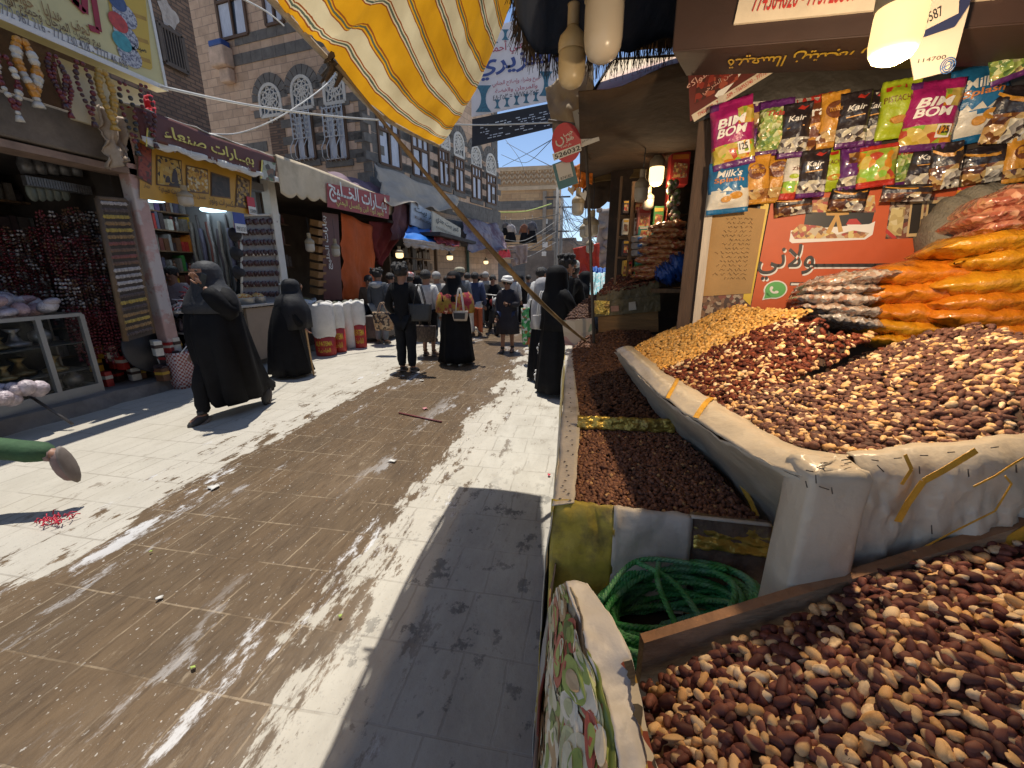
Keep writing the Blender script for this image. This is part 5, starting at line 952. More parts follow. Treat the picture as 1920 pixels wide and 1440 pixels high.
# ================================================================= striped awning on its bamboo pole
def stripe_mat():
    m = bpy.data.materials.new('striped_canvas'); m.use_nodes = True; nt = m.node_tree; N = nt.nodes; L = nt.links; b = N['Principled BSDF']
    a = N.new('ShaderNodeAttribute'); a.attribute_name = 'across'; fr = N.new('ShaderNodeMath'); fr.operation = 'FRACT'; L.new(a.outputs['Fac'], fr.inputs[0])
    cr = N.new('ShaderNodeValToRGB'); cr.color_ramp.interpolation = 'CONSTANT'; e = cr.color_ramp.elements
    Yl, Cr, Rd, Gn = (.62, .30, .012), (.60, .50, .30), (.26, .07, .015), (.09, .11, .07)
    st = [(0, Yl), (.27, Rd), (.30, Cr), (.325, Gn), (.365, Cr), (.39, Rd), (.415, Cr), (.70, Rd), (.725, Yl), (.755, Gn), (.795, Yl), (.82, Rd), (.85, Yl)]
    while len(e) < len(st): e.new(.5)
    for i, (p, c) in enumerate(st): e[i].position = p; e[i].color = (*c, 1)
    L.new(fr.outputs[0], cr.inputs[0]); tc = N.new('ShaderNodeTexCoord'); nz = N.new('ShaderNodeTexNoise'); nz.inputs['Scale'].default_value = 4; nz.inputs['Detail'].default_value = 8; L.new(tc.outputs['Object'], nz.inputs['Vector'])
    r2 = N.new('ShaderNodeValToRGB'); r2.color_ramp.elements[0].position = .3; r2.color_ramp.elements[1].position = .65; r2.color_ramp.elements[0].color = (.55, .50, .44, 1); L.new(nz.outputs[0], r2.inputs[0])
    mx = N.new('ShaderNodeMix'); mx.data_type = 'RGBA'; mx.blend_type = 'MULTIPLY'; mx.inputs[0].default_value = .7; L.new(cr.outputs[0], mx.inputs[6]); L.new(r2.outputs[0], mx.inputs[7]); L.new(mx.outputs[2], b.inputs['Base Color']); b.inputs['Roughness'].default_value = .85
    n3 = N.new('ShaderNodeTexNoise'); n3.inputs['Scale'].default_value = 12; n3.inputs['Detail'].default_value = 6; L.new(tc.outputs['Object'], n3.inputs['Vector']); bm = N.new('ShaderNodeBump'); bm.inputs['Strength'].default_value = .5; bm.inputs['Distance'].default_value = .02; L.new(n3.outputs[0], bm.inputs['Height']); L.new(bm.outputs[0], b.inputs['Normal'])
    t = N.new('ShaderNodeBsdfTranslucent'); L.new(mx.outputs[2], t.inputs[0]); ms = N.new('ShaderNodeMixShader'); ms.inputs[0].default_value = .62; L.new(b.outputs[0], ms.inputs[1]); L.new(t.outputs[0], ms.inputs[2]); L.new(ms.outputs[0], N['Material Output'].inputs[0]); return m
AL = [at(825, 272, X=-1.09), at(722, 218, X=-1.07), at(622, 112, X=-1.03), at(560, 45, X=-1.01), at(480, -40, X=-.99), Vector((-.96, .4, 2.45)), Vector((-.94, -.6, 2.45))]
AR = [at(962, -6, t=2.8), Vector((-.50, 2.75, 3.3)), Vector((-.42, 2.25, 3.3)), Vector((-.38, 1.8, 3.3)), Vector((-.35, 1.4, 3.3)), Vector((-.2, .5, 3.3)), Vector((0, -.6, 3.3))]
aw = thing('striped_awning', 'yellow and cream striped awning stretched over the street on a bamboo pole', 'awning', tuple(AL[2])); g = MB(); NS, NT = 46, 90
def awf(s, t):
    a, b = crv(AL, t), crv(AR, t); p = a.lerp(b, s); sag = -.10*math.sin(math.pi*s)-.03*math.sin(math.pi*s)*math.sin(t*20)
    tc_ = t*6; fold = .09*math.exp(-((tc_-2.0-.28*s)*3.2)**2)*(.35+.65*s)
    return p+Vector((.012*fbm((s*3, t*12, 0), 1.2), 0, sag+fold+.018*fbm((s*4, t*14, 1), 1.1)))
g.grid(NS, NT, awf); o = g.build('canvas', stripe_mat(), aw); at_ = o.data.attributes.new('across', 'FLOAT', 'POINT')
vals = []
for j in range(NT+1):
    for i in range(NS+1): s, t = i/NS, j/NT; q_ = min(1, max(0, (t*6-1.9-.28*s)/.25)); sh = .16*q_*q_*(3-2*q_); vals.append(s*4.4+.02+sh)
at_.data.foreach_set('value', vals)
g = MB(); g.tube([p+Vector((-.01, 0, -.005)) for p in [crv(AL, i/40) for i in range(41)]], .012, 6); g.build('hem', mat('dirty_hem', (.38, .33, .26), .9, .3, 20), aw)
kn = AL[2]; g = MB()
for k in range(9): d = Vector((random.uniform(-.05, .02), random.uniform(-.05, .05), random.uniform(-.05, .03))); g.tube([kn+d*.3, kn+d+Vector((.02, .02, .01)), kn+d*1.3+Vector((random.uniform(-.03, .03), 0, -.03))], [.014, .011, .004], 5)
g.build('knot', mat('knot_rag', (.075, .05, .03), .95, .4, 30, bump=.5), aw)
pb_ = at(1102, 642, Z=1.03); pm = at(938, 492, t=2.65); p1 = at(702, 228, t=2.28); g = MB(); P = [(kn+Vector((.02, 0, -.02))).lerp(pb_, i/30)-UP*.10*4*(i/30)*(1-i/30)*(.6+.4*i/30) for i in range(31)]
R = [.005+.0105*math.exp(-((i/30-.58)*2.6)**2)+(.0035 if i % 5 == 0 else 0) for i in range(31)]; g.tube(P, R, 9)
g.build('bamboo_pole', mat('bamboo', (.22, .14, .06), .7, .35, 9, col2=(.09, .06, .03), bump=.3), loc=tuple(pb_), label='long bamboo pole slanting from the awning knot down to the raisin bin', cat='pole')
# ================================================================= overhead banner across the street
YB = 10.0; FO = Fr((0, YB, 0), (1, 0, 0), UP); FO.n = Vector((0, -1, 0)); oq = lambda u, v: at(u, v, Y=YB)
fo = lambda x, y, d=0: Vector((x, YB-d, y))
ob = thing('street_banner', 'white shop banner with blue and red Arabic lettering strung across the street', 'banner', tuple(oq(960, 130)))
M_obw = mat('banner_cloth', (.78, .76, .78), .6, .06, 3, transl=.45); M_obb = mat('banner_blue', (.06, .09, .28), .5, .1); M_obr = mat('banner_red', (.45, .05, .09), .5, .1); M_obt = mat('banner_teal', (.06, .18, .25), .5, .35, 30)
g = MB(); g.slab([oq(884, 219), oq(1060, 183), oq(1060, 10), oq(884, 62)], .02); g.build('cloth', M_obw, ob)
sl_ = -.205
def otext(items, m, bold=.008):
    mb_ = MB()
    for t, u0, v0, u1, v1 in items:
        a = oq(u0, v0); b = oq(u1, v1); c = oq(u0, v1+(u1-u0)*.14); k = (b.z-c.z)/(b.x-c.x) if abs(b.x-c.x) > 1e-6 else 0
        put_text(mb_, t, None, a.x, a.z, b.x, a.z+(c.z-a.z), .03, 0, bold, 0, curve=lambda x, y, d, a=a, k=k: Vector((x, YB-d, y+(x-a.x)*k)))
    return mb_.build('lettering', m, ob)
otext([('بن علي أحمد', 917, 108, 1006, 68), ('لبيع وشراء وإصلاح الجنابي', 924, 166, 1012, 142), ('والمرجان والفضة', 929, 178, 1008, 157)], M_obr); otext([('العزيري', 892, 155, 1048, 82)], M_obb, .02); otext([('٧٧٧٤٨٠٢٥٣ = ٤٨٠٢٥٣', 925, 190, 1010, 168)], M_black, .005)
g = MB()
def hour(u, v, w_, h_):
    P = []
    for s in (1, -1):
        for k in range(7): q = k/6*2-1; P.append((u+s*w_/2*(.28+.72*abs(q)**2.2), v+s*q*h_/2))
    g.add([oq(a, b)+Vector((0, -.03, 0)) for a, b in P], [tuple(range(14))])
for u, v, w_, h_ in ((907, 186, 30, 50), (1024, 158, 26, 46)): hour(u, v, w_, h_)
for k in range(5): hour(933+k*18, 196-k*3.4, 12, 17); hour(928+k*20, 72-k*5.5, 14, 20)
g.build('dagger_print', M_obt, ob)
pb = thing('perforated_banner', 'dark banner with pale dashes painted for sky light through its holes', 'banner', tuple(oq(960, 235))); g = MB(); g.slab([oq(884, 274)+Vector((0, .05, 0)), oq(1060, 232)+Vector((0, .05, 0)), oq(1060, 186)+Vector((0, .05, 0)), oq(884, 222)+Vector((0, .05, 0))], .02); g.build('cloth', mat('dark_banner', (.030, .030, .036), .7, .2, 4), pb)
g = MB(); rnd = random.Random(4)
for r in range(7):
    u = 900
    while u < 1030:
        L_ = rnd.uniform(2, 9)
        if rnd.random() < .42:
            v = 236+r*4.4-(u-900)*.215; g.add([oq(u, v)+Vector((0, .02, 0)), oq(u+L_, v-.215*L_)+Vector((0, .02, 0)), oq(u+L_, v-.215*L_-1.6)+Vector((0, .02, 0)), oq(u, v-1.6)+Vector((0, .02, 0))], [(0, 1, 2, 3)])
        u += L_+2.2
g.build('painted_sky_gap', mat('painted_sky_dash', (.62, .66, .72), .6, .05), pb)  # pale quads coloured like the sky light showing through holes
def rope(name, pts, r, label, m, cat='rope', n=24, group=None, loc=None):
    g = MB(); g.tube([crv(pts, i/n) for i in range(n+1)], r, 5); return g.build(name, m, loc=tuple(pts[0]), label=label, cat=cat, group=group)
M_rw = mat('white_cord', (.62, .60, .56), .7, .1); M_rb = mat('black_cable', (.03, .03, .032), .6, .2)
rope('cord', [at(300, 162, X=-5.1), at(480, 199, t=6.5), at(660, 221, t=8), at(880, 234, Y=9.9), at(1045, 229, Y=9.8)], .018, 'taut white cord running from the yellow jewellery sign to the street banner', M_rw, 'cord')
rope('cord', [at(385, 250, t=8), at(450, 249, t=8.5), at(530, 216, t=9), at(610, 160, t=10), at(640, 120, t=11)], .015, 'slack grey cord sagging in front of the arched windows', M_rw, 'cord')
rope('cord', [at(440, -10, t=5), at(500, 22, t=6), at(532, 48, t=7)], .012, 'thin pale cord near the upper wooden window', M_rw, 'cord')
# ================================================================= next stall down the street on the right
M_canvas = mat('brown_canvas', (.085, .05, .026), .9, .3, 3, col2=(.05, .03, .016), bump=.5, bscale=12); M_canb = mat('beige_canvas', (.36, .28, .18), .9, .25, 4, bump=.5, bscale=12); M_wood = mat('stall_wood', (.17, .10, .055), .75, .3, 4, stretch=(9, 9, 1), bump=.3); M_steel = mat('old_steel', (.10, .09, .085), .55, .3, 9, metal=.4)
def drape(name, corners, m, label, cat, nu=26, nv=20, wr=.03, fs=3.0, scal=0, nsc=8, solid=.008, group=None, parent=None, seed=0, sag=0):
    """cloth over four corner points (top left, top right, bottom right, bottom left) with folds"""
    A, B, C_, D = [Vector(p) for p in corners]; n_ = (B-A).cross(D-A).normalized(); g = MB()
    def fn(s, t):
        top = A.lerp(B, s); bot = D.lerp(C_, s); p = top.lerp(bot, t)
        if scal: p = p+(bot-top).normalized()*scal*max(0, t-.7)/.3*(abs(math.sin(math.pi*nsc*s))-.5)
        return p+n_*(wr*(.35+.65*t)*(math.sin(s*fs*6.28+2*fbm((s*2+seed, t*2, 0)))*.6+fbm((s*4+seed, t*3, seed), 1.3)))+Vector((0, 0, -sag*math.sin(math.pi*s)*math.sin(math.pi*min(1, t*1.0))))
    g.grid(nu, nv, fn); return g.build(name, m, parent, loc=None if parent else tuple(A), label=label, cat=cat, solid=solid, group=group)
drape('stall_canopy', [(-.10, 5.0, 2.50), (1.7, 5.0, 2.65), (1.7, 2.15, 2.55), (-.08, 2.35, 2.42)], M_canvas, 'sagging brown canvas ceiling of the next stall', 'canopy', wr=.03, sag=.08)
drape('canopy_corner', [at(1022, 165, t=3.2), at(1112, 110, t=3.0), at(1118, 232, t=3.0), at(1040, 262, t=3.25)], M_canb, 'beige canvas corner folded over the next stall roof edge', 'canvas', wr=.05, fs=1.5, seed=3)
drape('canopy_corner', [at(1046, 228, t=3.3), at(1105, 225, t=3.1), at(1108, 300, t=3.2), at(1050, 262, t=3.3)], M_canvas, 'dark brown canvas rag behind the red payment sign', 'canvas', wr=.04, seed=5)
drape('canopy_flap', [at(1096, 334, t=4.4), at(1196, 322, t=3.9), at(1192, 372, t=3.9), at(1090, 392, t=4.4)], M_canvas, 'brown scalloped canvas flap hanging in front of the white bulbs', 'canvas', wr=.03, scal=.05, nsc=2, seed=7)
drape('canopy_flap', [at(1100, 282, t=4.2), at(1280, 262, t=3.6), at(1280, 330, t=3.6), at(1096, 342, t=4.2)], mat('ochre_canvas', (.19, .12, .045), .9, .3, 3, bump=.5), 'ochre canvas flap behind the glowing bulb', 'canvas', wr=.04, seed=8)
drape('orange_cloth', [at(1078, 310, t=3.9), at(1112, 304, t=3.9), at(1110, 346, t=3.9), at(1072, 358, t=3.9)], mat('orange_cloth', (.55, .16, .015), .8, .2, 6), 'orange cloth scrap hanging behind the metal pole', 'cloth', wr=.04, fs=2)
g = MB(); g.tube([at(1096, 215, t=2.75), at(1106, 430, t=2.85), at(1114, 650, t=3.0)], .011, 8); g.build('metal_pole', M_steel, loc=tuple(at(1114, 650, t=3.0)), label='thin dark metal pole holding the next stall canopy', cat='pole')
g = MB(); g.tube([at(1028, 226, t=2.9), at(1110, 238, t=2.85), at(1290, 222, t=2.6)], .010, 7); g.build('canopy_rail', M_steel, loc=tuple(at(1100, 237, t=2.85)), label='horizontal metal rail of the canopy above the red payment sign', cat='rail')
g = MB(); g.fbox(FW, -.085, .7, -.10, -.005, 2.6, -.005); g.build('wooden_post', mat('dark_post', (.075, .045, .03), .8, .3, 5, stretch=(8, 8, 1), bump=.4), loc=tuple(FW(-.05, .7)), label='thick dark wooden post between the two stalls', cat='post', bevel=.006)
yS = 3.9; sh = thing('shelf_unit', 'wooden shelf rack crammed with boxes and jars in the next stall', 'shelf', tuple(at(1220, 520, Y=yS)))
def sbox(u0, v0, u1, v1, y=yS, dep=.16):
    a = at(u0, v1, Y=y); b = at(u1, v0, Y=y); return (a.x+b.x)/2, y+dep/2, (a.z+b.z)/2, b.x-a.x, dep, b.z-a.z
for u0, v0, u1, v1, dz in ((1150, 330, 1168, 545, -.35), (1180, 340, 1186, 545, 0), (1209, 340, 1216, 500, .02)): x, y, z, a, b, c = sbox(u0, v0, u1, v1, yS+dz, .06); g = MB(); g.box((x, y, z), (a, b, c)); g.build('upright', M_wood, sh)
for v in (402, 442, 482, 522): x, y, z, a, b, c = sbox(1160, v-1.5, 1290, v+1.5, yS+.01, .3); g = MB(); g.box((x, y, z), (a, b, c)); g.build('shelf_board', M_wood, sh)
x, y, z, a, b, c = sbox(1120, 250, 1330, 620, yS+.5, .05); g = MB(); g.box((x+.3, y, z), (a+.5, b, c)); g.build('back_board', M_board, sh)
pal = {'red': (.38, .03, .025), 'green': (.05, .20, .05), 'yellow': (.55, .33, .04), 'white': (.55, .52, .46), 'pink': (.42, .14, .12), 'teal': (.04, .22, .2), 'brown': (.14, .06, .03), 'dark': (.05, .03, .03), 'orange': (.5, .16, .02)}
def carton(u0, v0, u1, v1, c, label, y=yS-.02, c2=None, name='carton', group='cartons on the next stall shelves'):
    x, yy, z, a, b, h_ = sbox(u0, v0, u1, v1, y, .14); o = thing(name, label, 'carton', (x, yy, z-h_/2), group); g = MB(); g.box((x, yy, z), (a, b, h_)); g.build('box', mat('carton_'+c, pal[c], .5, .25, 8), o, bevel=.004)
    g = MB(); g.add([(x-a*.38, yy-.073, z-h_*.3), (x+a*.38, yy-.073, z-h_*.3), (x+a*.38, yy-.073, z+h_*.12), (x-a*.3, yy-.073, z+h_*.18)], [(0, 1, 2, 3)]); g.add([(x-a*.42, yy-.073, z+h_*.28), (x+a*.42, yy-.073, z+h_*.28), (x+a*.42, yy-.073, z+h_*.42), (x-a*.42, yy-.073, z+h_*.42)], [(0, 1, 2, 3)], 1)
    g.build('print', [M_pic if c != 'white' else M_pic2, mat('carton_'+(c2 or 'yellow'), pal[c2 or 'yellow'], .5, .2, 8)], o)
for r in ((1254, 284, 1296, 346, 'red', 'red and yellow carton high beside the glowing bulb', yS-.25, 'orange'), (1168, 375, 1180, 400, 'dark', 'small dark carton on the top shelf by the wooden upright'), (1187, 372, 1208, 400, 'brown', 'brown carton on the top shelf under the unlit bulbs', yS, 'white'), (1167, 410, 1180, 440, 'white', 'narrow white carton left of the white picture box'), (1187, 408, 1207, 440, 'white', 'white picture carton in the middle of the shelf rack', yS, 'brown'), (1167, 450, 1180, 480, 'dark', 'dark carton left of the round tubs'),
          (1167, 488, 1176, 520, 'yellow', 'yellow book-like carton on the lowest shelf'), (1177, 488, 1186, 520, 'orange', 'orange carton standing between yellow and green ones', yS, 'red'), (1188, 488, 1206, 520, 'green', 'green carton on the lowest shelf', yS, 'teal'), (1194, 388, 1221, 438, 'pink', 'pink carton with food picture behind the unlit bulbs', yS-.1, 'red'), (1223, 386, 1246, 432, 'green', 'dark green carton right of the pink one', yS-.1, 'yellow'), (1247, 338, 1257, 428, 'red', 'tall narrow red carton under the red and yellow one', yS-.1, 'pink'), (1196, 424, 1226, 446, 'teal', 'flat teal carton above the tubs', yS-.12, 'white')): carton(*r[:6], *( [r[6]] if len(r) > 6 else []), **({'c2': r[7]} if len(r) > 7 else {}))
for k, lab in enumerate(('top round clear tub with blue lid in a stack of three', 'middle round clear tub with blue lid in a stack of three', 'bottom round clear tub with blue lid in a stack of three')):
    c = at(1198, 448+k*13, Y=yS-.2); o = thing('tub', lab, 'tub', tuple(c), 'stacked round tubs'); g = MB(); g.lathe([(.05, -.028), (.062, -.02), (.064, .012), (.058, .022)], c, 16); g.build('bowl', mat('tub_grey', (.30, .29, .30), .25, .2, 20), o); g = MB(); g.lathe([(.020, -.012), (.022, .0), (.02, .012)], c+Vector((0, -.05, 0)), 10); g.build('lid_label', mat('tub_blue', (.03, .12, .4), .4), o)
for k in range(4):
    c = at(1262+7*(k % 2), 352+k*20, Y=yS-.3); g = MB(); [g.ell(c+Vector((random.uniform(-.03, .03), random.uniform(-.02, .02), random.uniform(-.05, .05))), .024, nu=8, nv=6) for _ in range(9)]; g.build('net_bag', vmat('net_goods', [(.30, .24, .2), (.12, .2, .08), (.4, .36, .33), (.2, .08, .06)], 40, .3), loc=tuple(c), label='net bag of round goods hanging by the dark post', cat='net bag', group='net bags by the dark post')
zz_ = [(1250, 424, 60), (1256, 434, 66), (1252, 443, 64), (1244, 454, 80), (1248, 463, 78), (1244, 473, 84), (1240, 482, 84), (1238, 491, 84), (1234, 500, 80), (1226, 508, 76), (1222, 516, 70)]
for k, (u, v, w_) in enumerate(zz_):
    c = at(u, v, Y=3.45); kk = 3.45/FPX; g = pillow('b', c, (1, -.1, .1*(-1)**k), UP, w_*kk*1.02, .2, .07, None, sd=k*2.3+50, wr=.012); g.build('snack_packet', vmat('snack_orange_print', [(.36, .13, .05), (.45, .20, .08), (.28, .08, .03), (.50, .30, .16), (.40, .10, .06)], 45, .3, bump=.4, coat=.6), loc=tuple(c), label=('clear packet of orange brown snacks, %s' % ('topmost in the tall stack' if k == 0 else 'lowest in the tall stack' if k == len(zz_)-1 else 'within the tall leaning stack')), cat='snack packet', group='snack packets in the tall leaning stack')
c = at(1262, 506, Y=3.25); g = pillow('b', c, (1, 0, .55), UP, .26, .2, .17, None, sd=77, wr=.05); g.build('plastic_bag', mat('blue_bag', (.012, .06, .30), .35, .2, 10, bump=.6), loc=tuple(c), label='crumpled blue plastic bag beside the stack of snack packets', cat='plastic bag')
yP = 3.35; nb = thing('nut_bin', 'bin wrapped in gold and olive foil, heaped with dark nuts in next stall', 'bin', tuple(at(1175, 620, Y=yP)))
def pq(name, pts, m, par, y=yP, th=.012): g = MB(); g.slab([at(u, v, Y=y) for u, v in pts], -th if False else th); return g.build(name, m, par)
M_olive = mat('olive_wrap', (.15, .115, .05), .5, .4, 7, col2=(.07, .055, .03), bump=.8, bscale=16)
pq('upper_wrap', [(1118, 566), (1119, 551), (1234, 524), (1237, 556)], M_olive, nb, yP+.03); pq('lower_wrap', [(1112, 594), (1116, 566), (1237, 553), (1238, 583)], M_olive, nb, yP); pq('gold_patch', [(1112, 588), (1113, 563), (1143, 564), (1142, 590)], M_gold, nb, yP-.02); pq('print_patch', [(1145, 584), (1145, 574), (1160, 573), (1160, 583)], mat('pink_patch', (.3, .16, .12), .6, .3, 20), nb, yP-.015); pq('white_patch', [(1179, 582), (1179, 567), (1191, 565), (1193, 580)], M_vinyl2, nb, yP-.015)
pq('plank_front', [(1122, 622), (1121, 591), (1233, 583), (1234, 622)], mat('warm_plank', (.24, .13, .05), .75, .3, 4, stretch=(1, 8, 8), bump=.3), nb, yP+.05, .02)
pq('marbled_panel', [(1060, 650), (1054, 601), (1112, 596), (1113, 646)], vmat('marbled_print', [(.42, .36, .28), (.48, .42, .34), (.38, .31, .25), (.45, .36, .30), (.20, .25, .18), (.40, .22, .2)], 9, .6), nb, yP-.03)
def yh(P): return [tuple(at(u, v, Y=y)) for u, v, y in P]
def heap2(name, label, cat, P, I, size, pal_, **kw):
    S = scatter(yh(P), yh(I), size, pal_, **kw); c = tuple(float(x) for x in S['p'].mean(0)); o = nuts_mesh(name, S, np.ones(len(S['p']), bool), (6, 5), M_nut, loc=c, label=label, cat=cat, kind='stuff'); bed(S, 'shadow_bed', o, size[2]*.9)
heap2('nut_heap', 'dark red nuts and raisins heaped in the foil wrapped bin of the next stall', 'nuts', [(1117, 553, 3.36), (1234, 526, 3.36), (1300, 528, 3.9), (1262, 500, 4.1), (1190, 503, 4.1), (1150, 520, 3.9)], [(1200, 522, 3.7)], (.028, .016, .014), [((.12, .035, .025), 3), ((.08, .03, .02), 3), ((.2, .08, .05), 2), ((.3, .2, .13), .6)], layers=1.8, jit=.7)
heap2('nut_heap', 'dark nuts sloping down behind the marbled panel beside the black robed customers', 'nuts', [(1058, 602, 3.34), (1112, 598, 3.34), (1122, 552, 3.9), (1108, 553, 3.95), (1070, 584, 3.6)], [], (.028, .016, .014), [((.10, .05, .035), 3), ((.07, .035, .025), 3), ((.18, .10, .06), 1)], layers=1.8, jit=.7)
g = MB(); a = at(1236, 540, Y=3.3); b = at(1310, 530, Y=3.3); g.box(((a.x+b.x)/2, 3.5, a.z-.02), (b.x-a.x+.1, .4, .03)); g.build('counter_board', M_wood, loc=tuple(a), label='wooden counter board under the blue plastic bag', cat='board')
g = MB(); g.box((.75, 3.9, .55), (1.3, 1.0, 1.08)); g.build('stall_counter', M_dark, loc=(.75, 3.9, 0), label='dark counter body below the next stall bins', cat='counter')
# payment sign, small cards
M_pay = mat('pay_red', (.50, .02, .035), .4, .08); cpos = at(1062, 268, t=2.75); ps = thing('payment_sign', 'round red payment sign with number 526032 hanging at the canopy corner', 'sign', tuple(cpos)); nrm = (EYE-cpos).normalized(); ux_ = nrm.cross(UP).normalized()*-1; tl = math.radians(17); uy_ = nrm.cross(ux_); uxx = ux_*math.cos(tl)+uy_*math.sin(tl); FP = Fr(cpos, uxx, uy_*math.cos(tl)-ux_*math.sin(tl)); k_ = 2.75/FPX
g = MB(); g.slab([FP(27*k_*math.cos(a), 33*k_*math.sin(a)) for a in np.linspace(0, 6.1, 26)], .006); g.build('disc', M_pay, ps)
g = MB(); g.slab([FP(-30*k_, -21*k_, .004), FP(24*k_, -21*k_, .004), FP(24*k_, -9*k_, .004), FP(-30*k_, -9*k_, .004)], .003); g.build('number_bar', M_whitep, ps)
letters(ps, FP, [('526032', -27*k_, -19*k_, 22*k_, -11*k_)], M_black, .007, .02); letters(ps, FP, [('Jaib', 0, 0, 15*k_, 8*k_), ('جيب', -2*k_, 8*k_, 15*k_, 16*k_), ('رقم النقطة', -12*k_, -7*k_, 8*k_, -2*k_)], M_whitep, .004, .02)
g = MB(); g.tube([FP(-11*k_+7*k_*math.cos(a), 6*k_+7*k_*math.sin(a), .004) for a in np.linspace(2.6, 7.4, 14)], 1.6*k_, 5); g.build('logo_ring', M_whitep, ps)
g = MB(); fr = Fr(FP(42*k_, 14*k_, -.008), FP.x, FP.y); g.slab([fr(-19*k_, -30*k_), fr(17*k_, -30*k_), fr(17*k_, 30*k_), fr(-19*k_, 30*k_)], .003); g.build('white_card', mat('pay_white', (.55, .53, .5), .4, .08), ps); letters(ps, fr, [('جيب', -10*k_, 20*k_, 8*k_, 26*k_), ('مسح للدفع', -14*k_, -24*k_, 12*k_, -20*k_)], M_black, .003)
tc_ = at(1060, 326, t=2.9); FT = Fr(tc_, uxx, FP.y); tcd = thing('payment_card', 'teal payment card with small number hanging below the red round sign', 'number card', tuple(tc_)); g = MB(); g.slab([FT(-20*k_, -24*k_), FT(20*k_, -24*k_), FT(20*k_, 24*k_), FT(-20*k_, 24*k_)], .004); g.build('card', mat('teal_card', (.05, .16, .19), .4, .1), tcd); g = MB(); g.slab([FT(-14*k_, -9*k_, .003), FT(14*k_, -9*k_, .003), FT(14*k_, 22*k_, .003), FT(-14*k_, 22*k_, .003)], .002); g.build('panel', _mc['pay_white'], tcd); letters(tcd, FT, [('874182', -11*k_, -8*k_, 11*k_, -3*k_)], M_black, .007)
for u, v, t_, m, lab in ((1095, 367, 3.3, M_whitep, 'small white heart shaped tag hanging by the grey bulb'), (1072, 358, 3.2, M_card, 'narrow pale paper tag hanging left of the heart tag')):
    c = at(u, v, t=t_); fr = Fr(c, uxx, FP.y); kk = t_/FPX; g = MB(); g.slab([fr(-7*kk, 4*kk), fr(0, -9*kk), fr(7*kk, 4*kk), fr(4*kk, 9*kk), fr(0, 5*kk), fr(-4*kk, 9*kk)] if 'heart' in lab else [fr(-5*kk, -13*kk), fr(5*kk, -13*kk), fr(5*kk, 13*kk), fr(-5*kk, 13*kk)], .003); g.build('paper_tag', m, loc=tuple(c), label=lab, cat='tag')
# red tarpaulin and cloths farther on the right side
drape('red_tarpaulin', [at(1074, 466, Y=10.5), at(1124, 455, Y=10.2), at(1124, 520, Y=10.2), at(1086, 520, Y=10.5)], mat('red_tarp', (.56, .05, .025), .6, .12, 4), 'bright red tarpaulin tied up beside the stone house corner', 'tarpaulin', wr=.06, fs=3)
drape('striped_cloth', [at(1108, 512, t=6), at(1135, 512, t=6), at(1132, 560, t=5.6), at(1106, 560, t=5.6)], mat('turquoise_cloth', (.12, .42, .46), .7, .3, 5, col2=(.5, .55, .55), mixs=(.48, .52), stretch=(14, 14, 2)), 'turquoise striped cloth hanging behind the metal pole', 'cloth', wr=.05)
drape('blue_cloth', [at(1112, 500, t=6.6), at(1136, 504, t=6.6), at(1136, 522, t=6.4), at(1112, 528, t=6.4)], mat('blue_cloth', (.02, .10, .36), .7, .2, 5), 'deep blue cloth at the foot of the red tarpaulin', 'cloth', wr=.06)
g = MB(); a, b = at(1112, 420, Y=20), at(1160, 440, Y=20); g.box(((a.x+b.x)/2, 20, (a.z+b.z)/2), (b.x-a.x, .1, a.z-b.z+.2)); g.build('red_sign', mat('far_red', (.40, .03, .03), .6, .2, 3), loc=(a.x, 20, b.z), label='small red sign above the stone house corner', cat='sign')
for k in range(8):
    pass
# ================================================================= left row of shops (front plane about x = -5.6)
XF, XS = -5.6, -5.2
def FLx(X): return Fr((X, 0, 0), (0, 1, 0), UP)
FS_ = FLx(XS); FFr = FLx(XF)
def lq(ul, vb, ur, vt, X=XS): a = at(ul, vb, X=X); b = at(ur, vt, X=X); return a.y, a.z, b.y, b.z
def lpoly(name, pts, m, par, X=XS, d=.01): g = MB(); g.add([at(u, v, X=X)+Vector((d, 0, 0)) for u, v in pts], [tuple(range(len(pts)))]); return g.build(name, m, par)
def ltext(par, items, m, X=XS, d=.012, bold=.01, name='lettering'):
    mb_ = MB()
    for t, ul, vb, ur, vt in items: y0, z0, y1, z1 = lq(ul, vb, ur, vt, X); put_text(mb_, t, FLx(X), y0, z0, y1, z1, d, 0, bold)
    return mb_.build(name, m, par)
M_stonef = mat('old_plaster_front', (.17, .14, .115), .95, .35, 2.2, col2=(.09, .075, .06), bump=.6, bscale=10); M_pinkp = mat('pink_painted_post', (.46, .30, .27), .7, .2, 4, col2=(.50, .44, .42), mixs=(.5, .54), bump=.2)
M_alu = mat('aluminium', (.36, .35, .33), .5, .1, 6, metal=.5); M_maroon = mat('maroon_sign', (.115, .030, .022), .55, .12, 4); M_whcan = mat('white_canvas', (.66, .63, .57), .85, .12, 3, col2=(.45, .40, .33), mixs=(.55, .75), bump=.3)
M_crm = mat('cream_canvas', (.60, .49, .34), .85, .15, 2, col2=(.36, .28, .18), mixs=(.5, .72), bump=.35, bscale=7); M_glass = mat('case_glass', (.03, .035, .035), .06, .02, 2, alpha=.10, spec=.6)
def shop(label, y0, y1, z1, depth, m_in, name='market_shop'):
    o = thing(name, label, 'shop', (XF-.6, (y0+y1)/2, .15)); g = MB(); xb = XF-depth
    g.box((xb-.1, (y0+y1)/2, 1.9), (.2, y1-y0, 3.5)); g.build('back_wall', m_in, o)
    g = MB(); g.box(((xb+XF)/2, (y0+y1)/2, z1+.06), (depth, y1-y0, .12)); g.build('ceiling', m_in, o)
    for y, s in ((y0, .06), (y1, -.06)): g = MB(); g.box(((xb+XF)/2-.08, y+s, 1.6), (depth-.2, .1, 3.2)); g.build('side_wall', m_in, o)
    return o
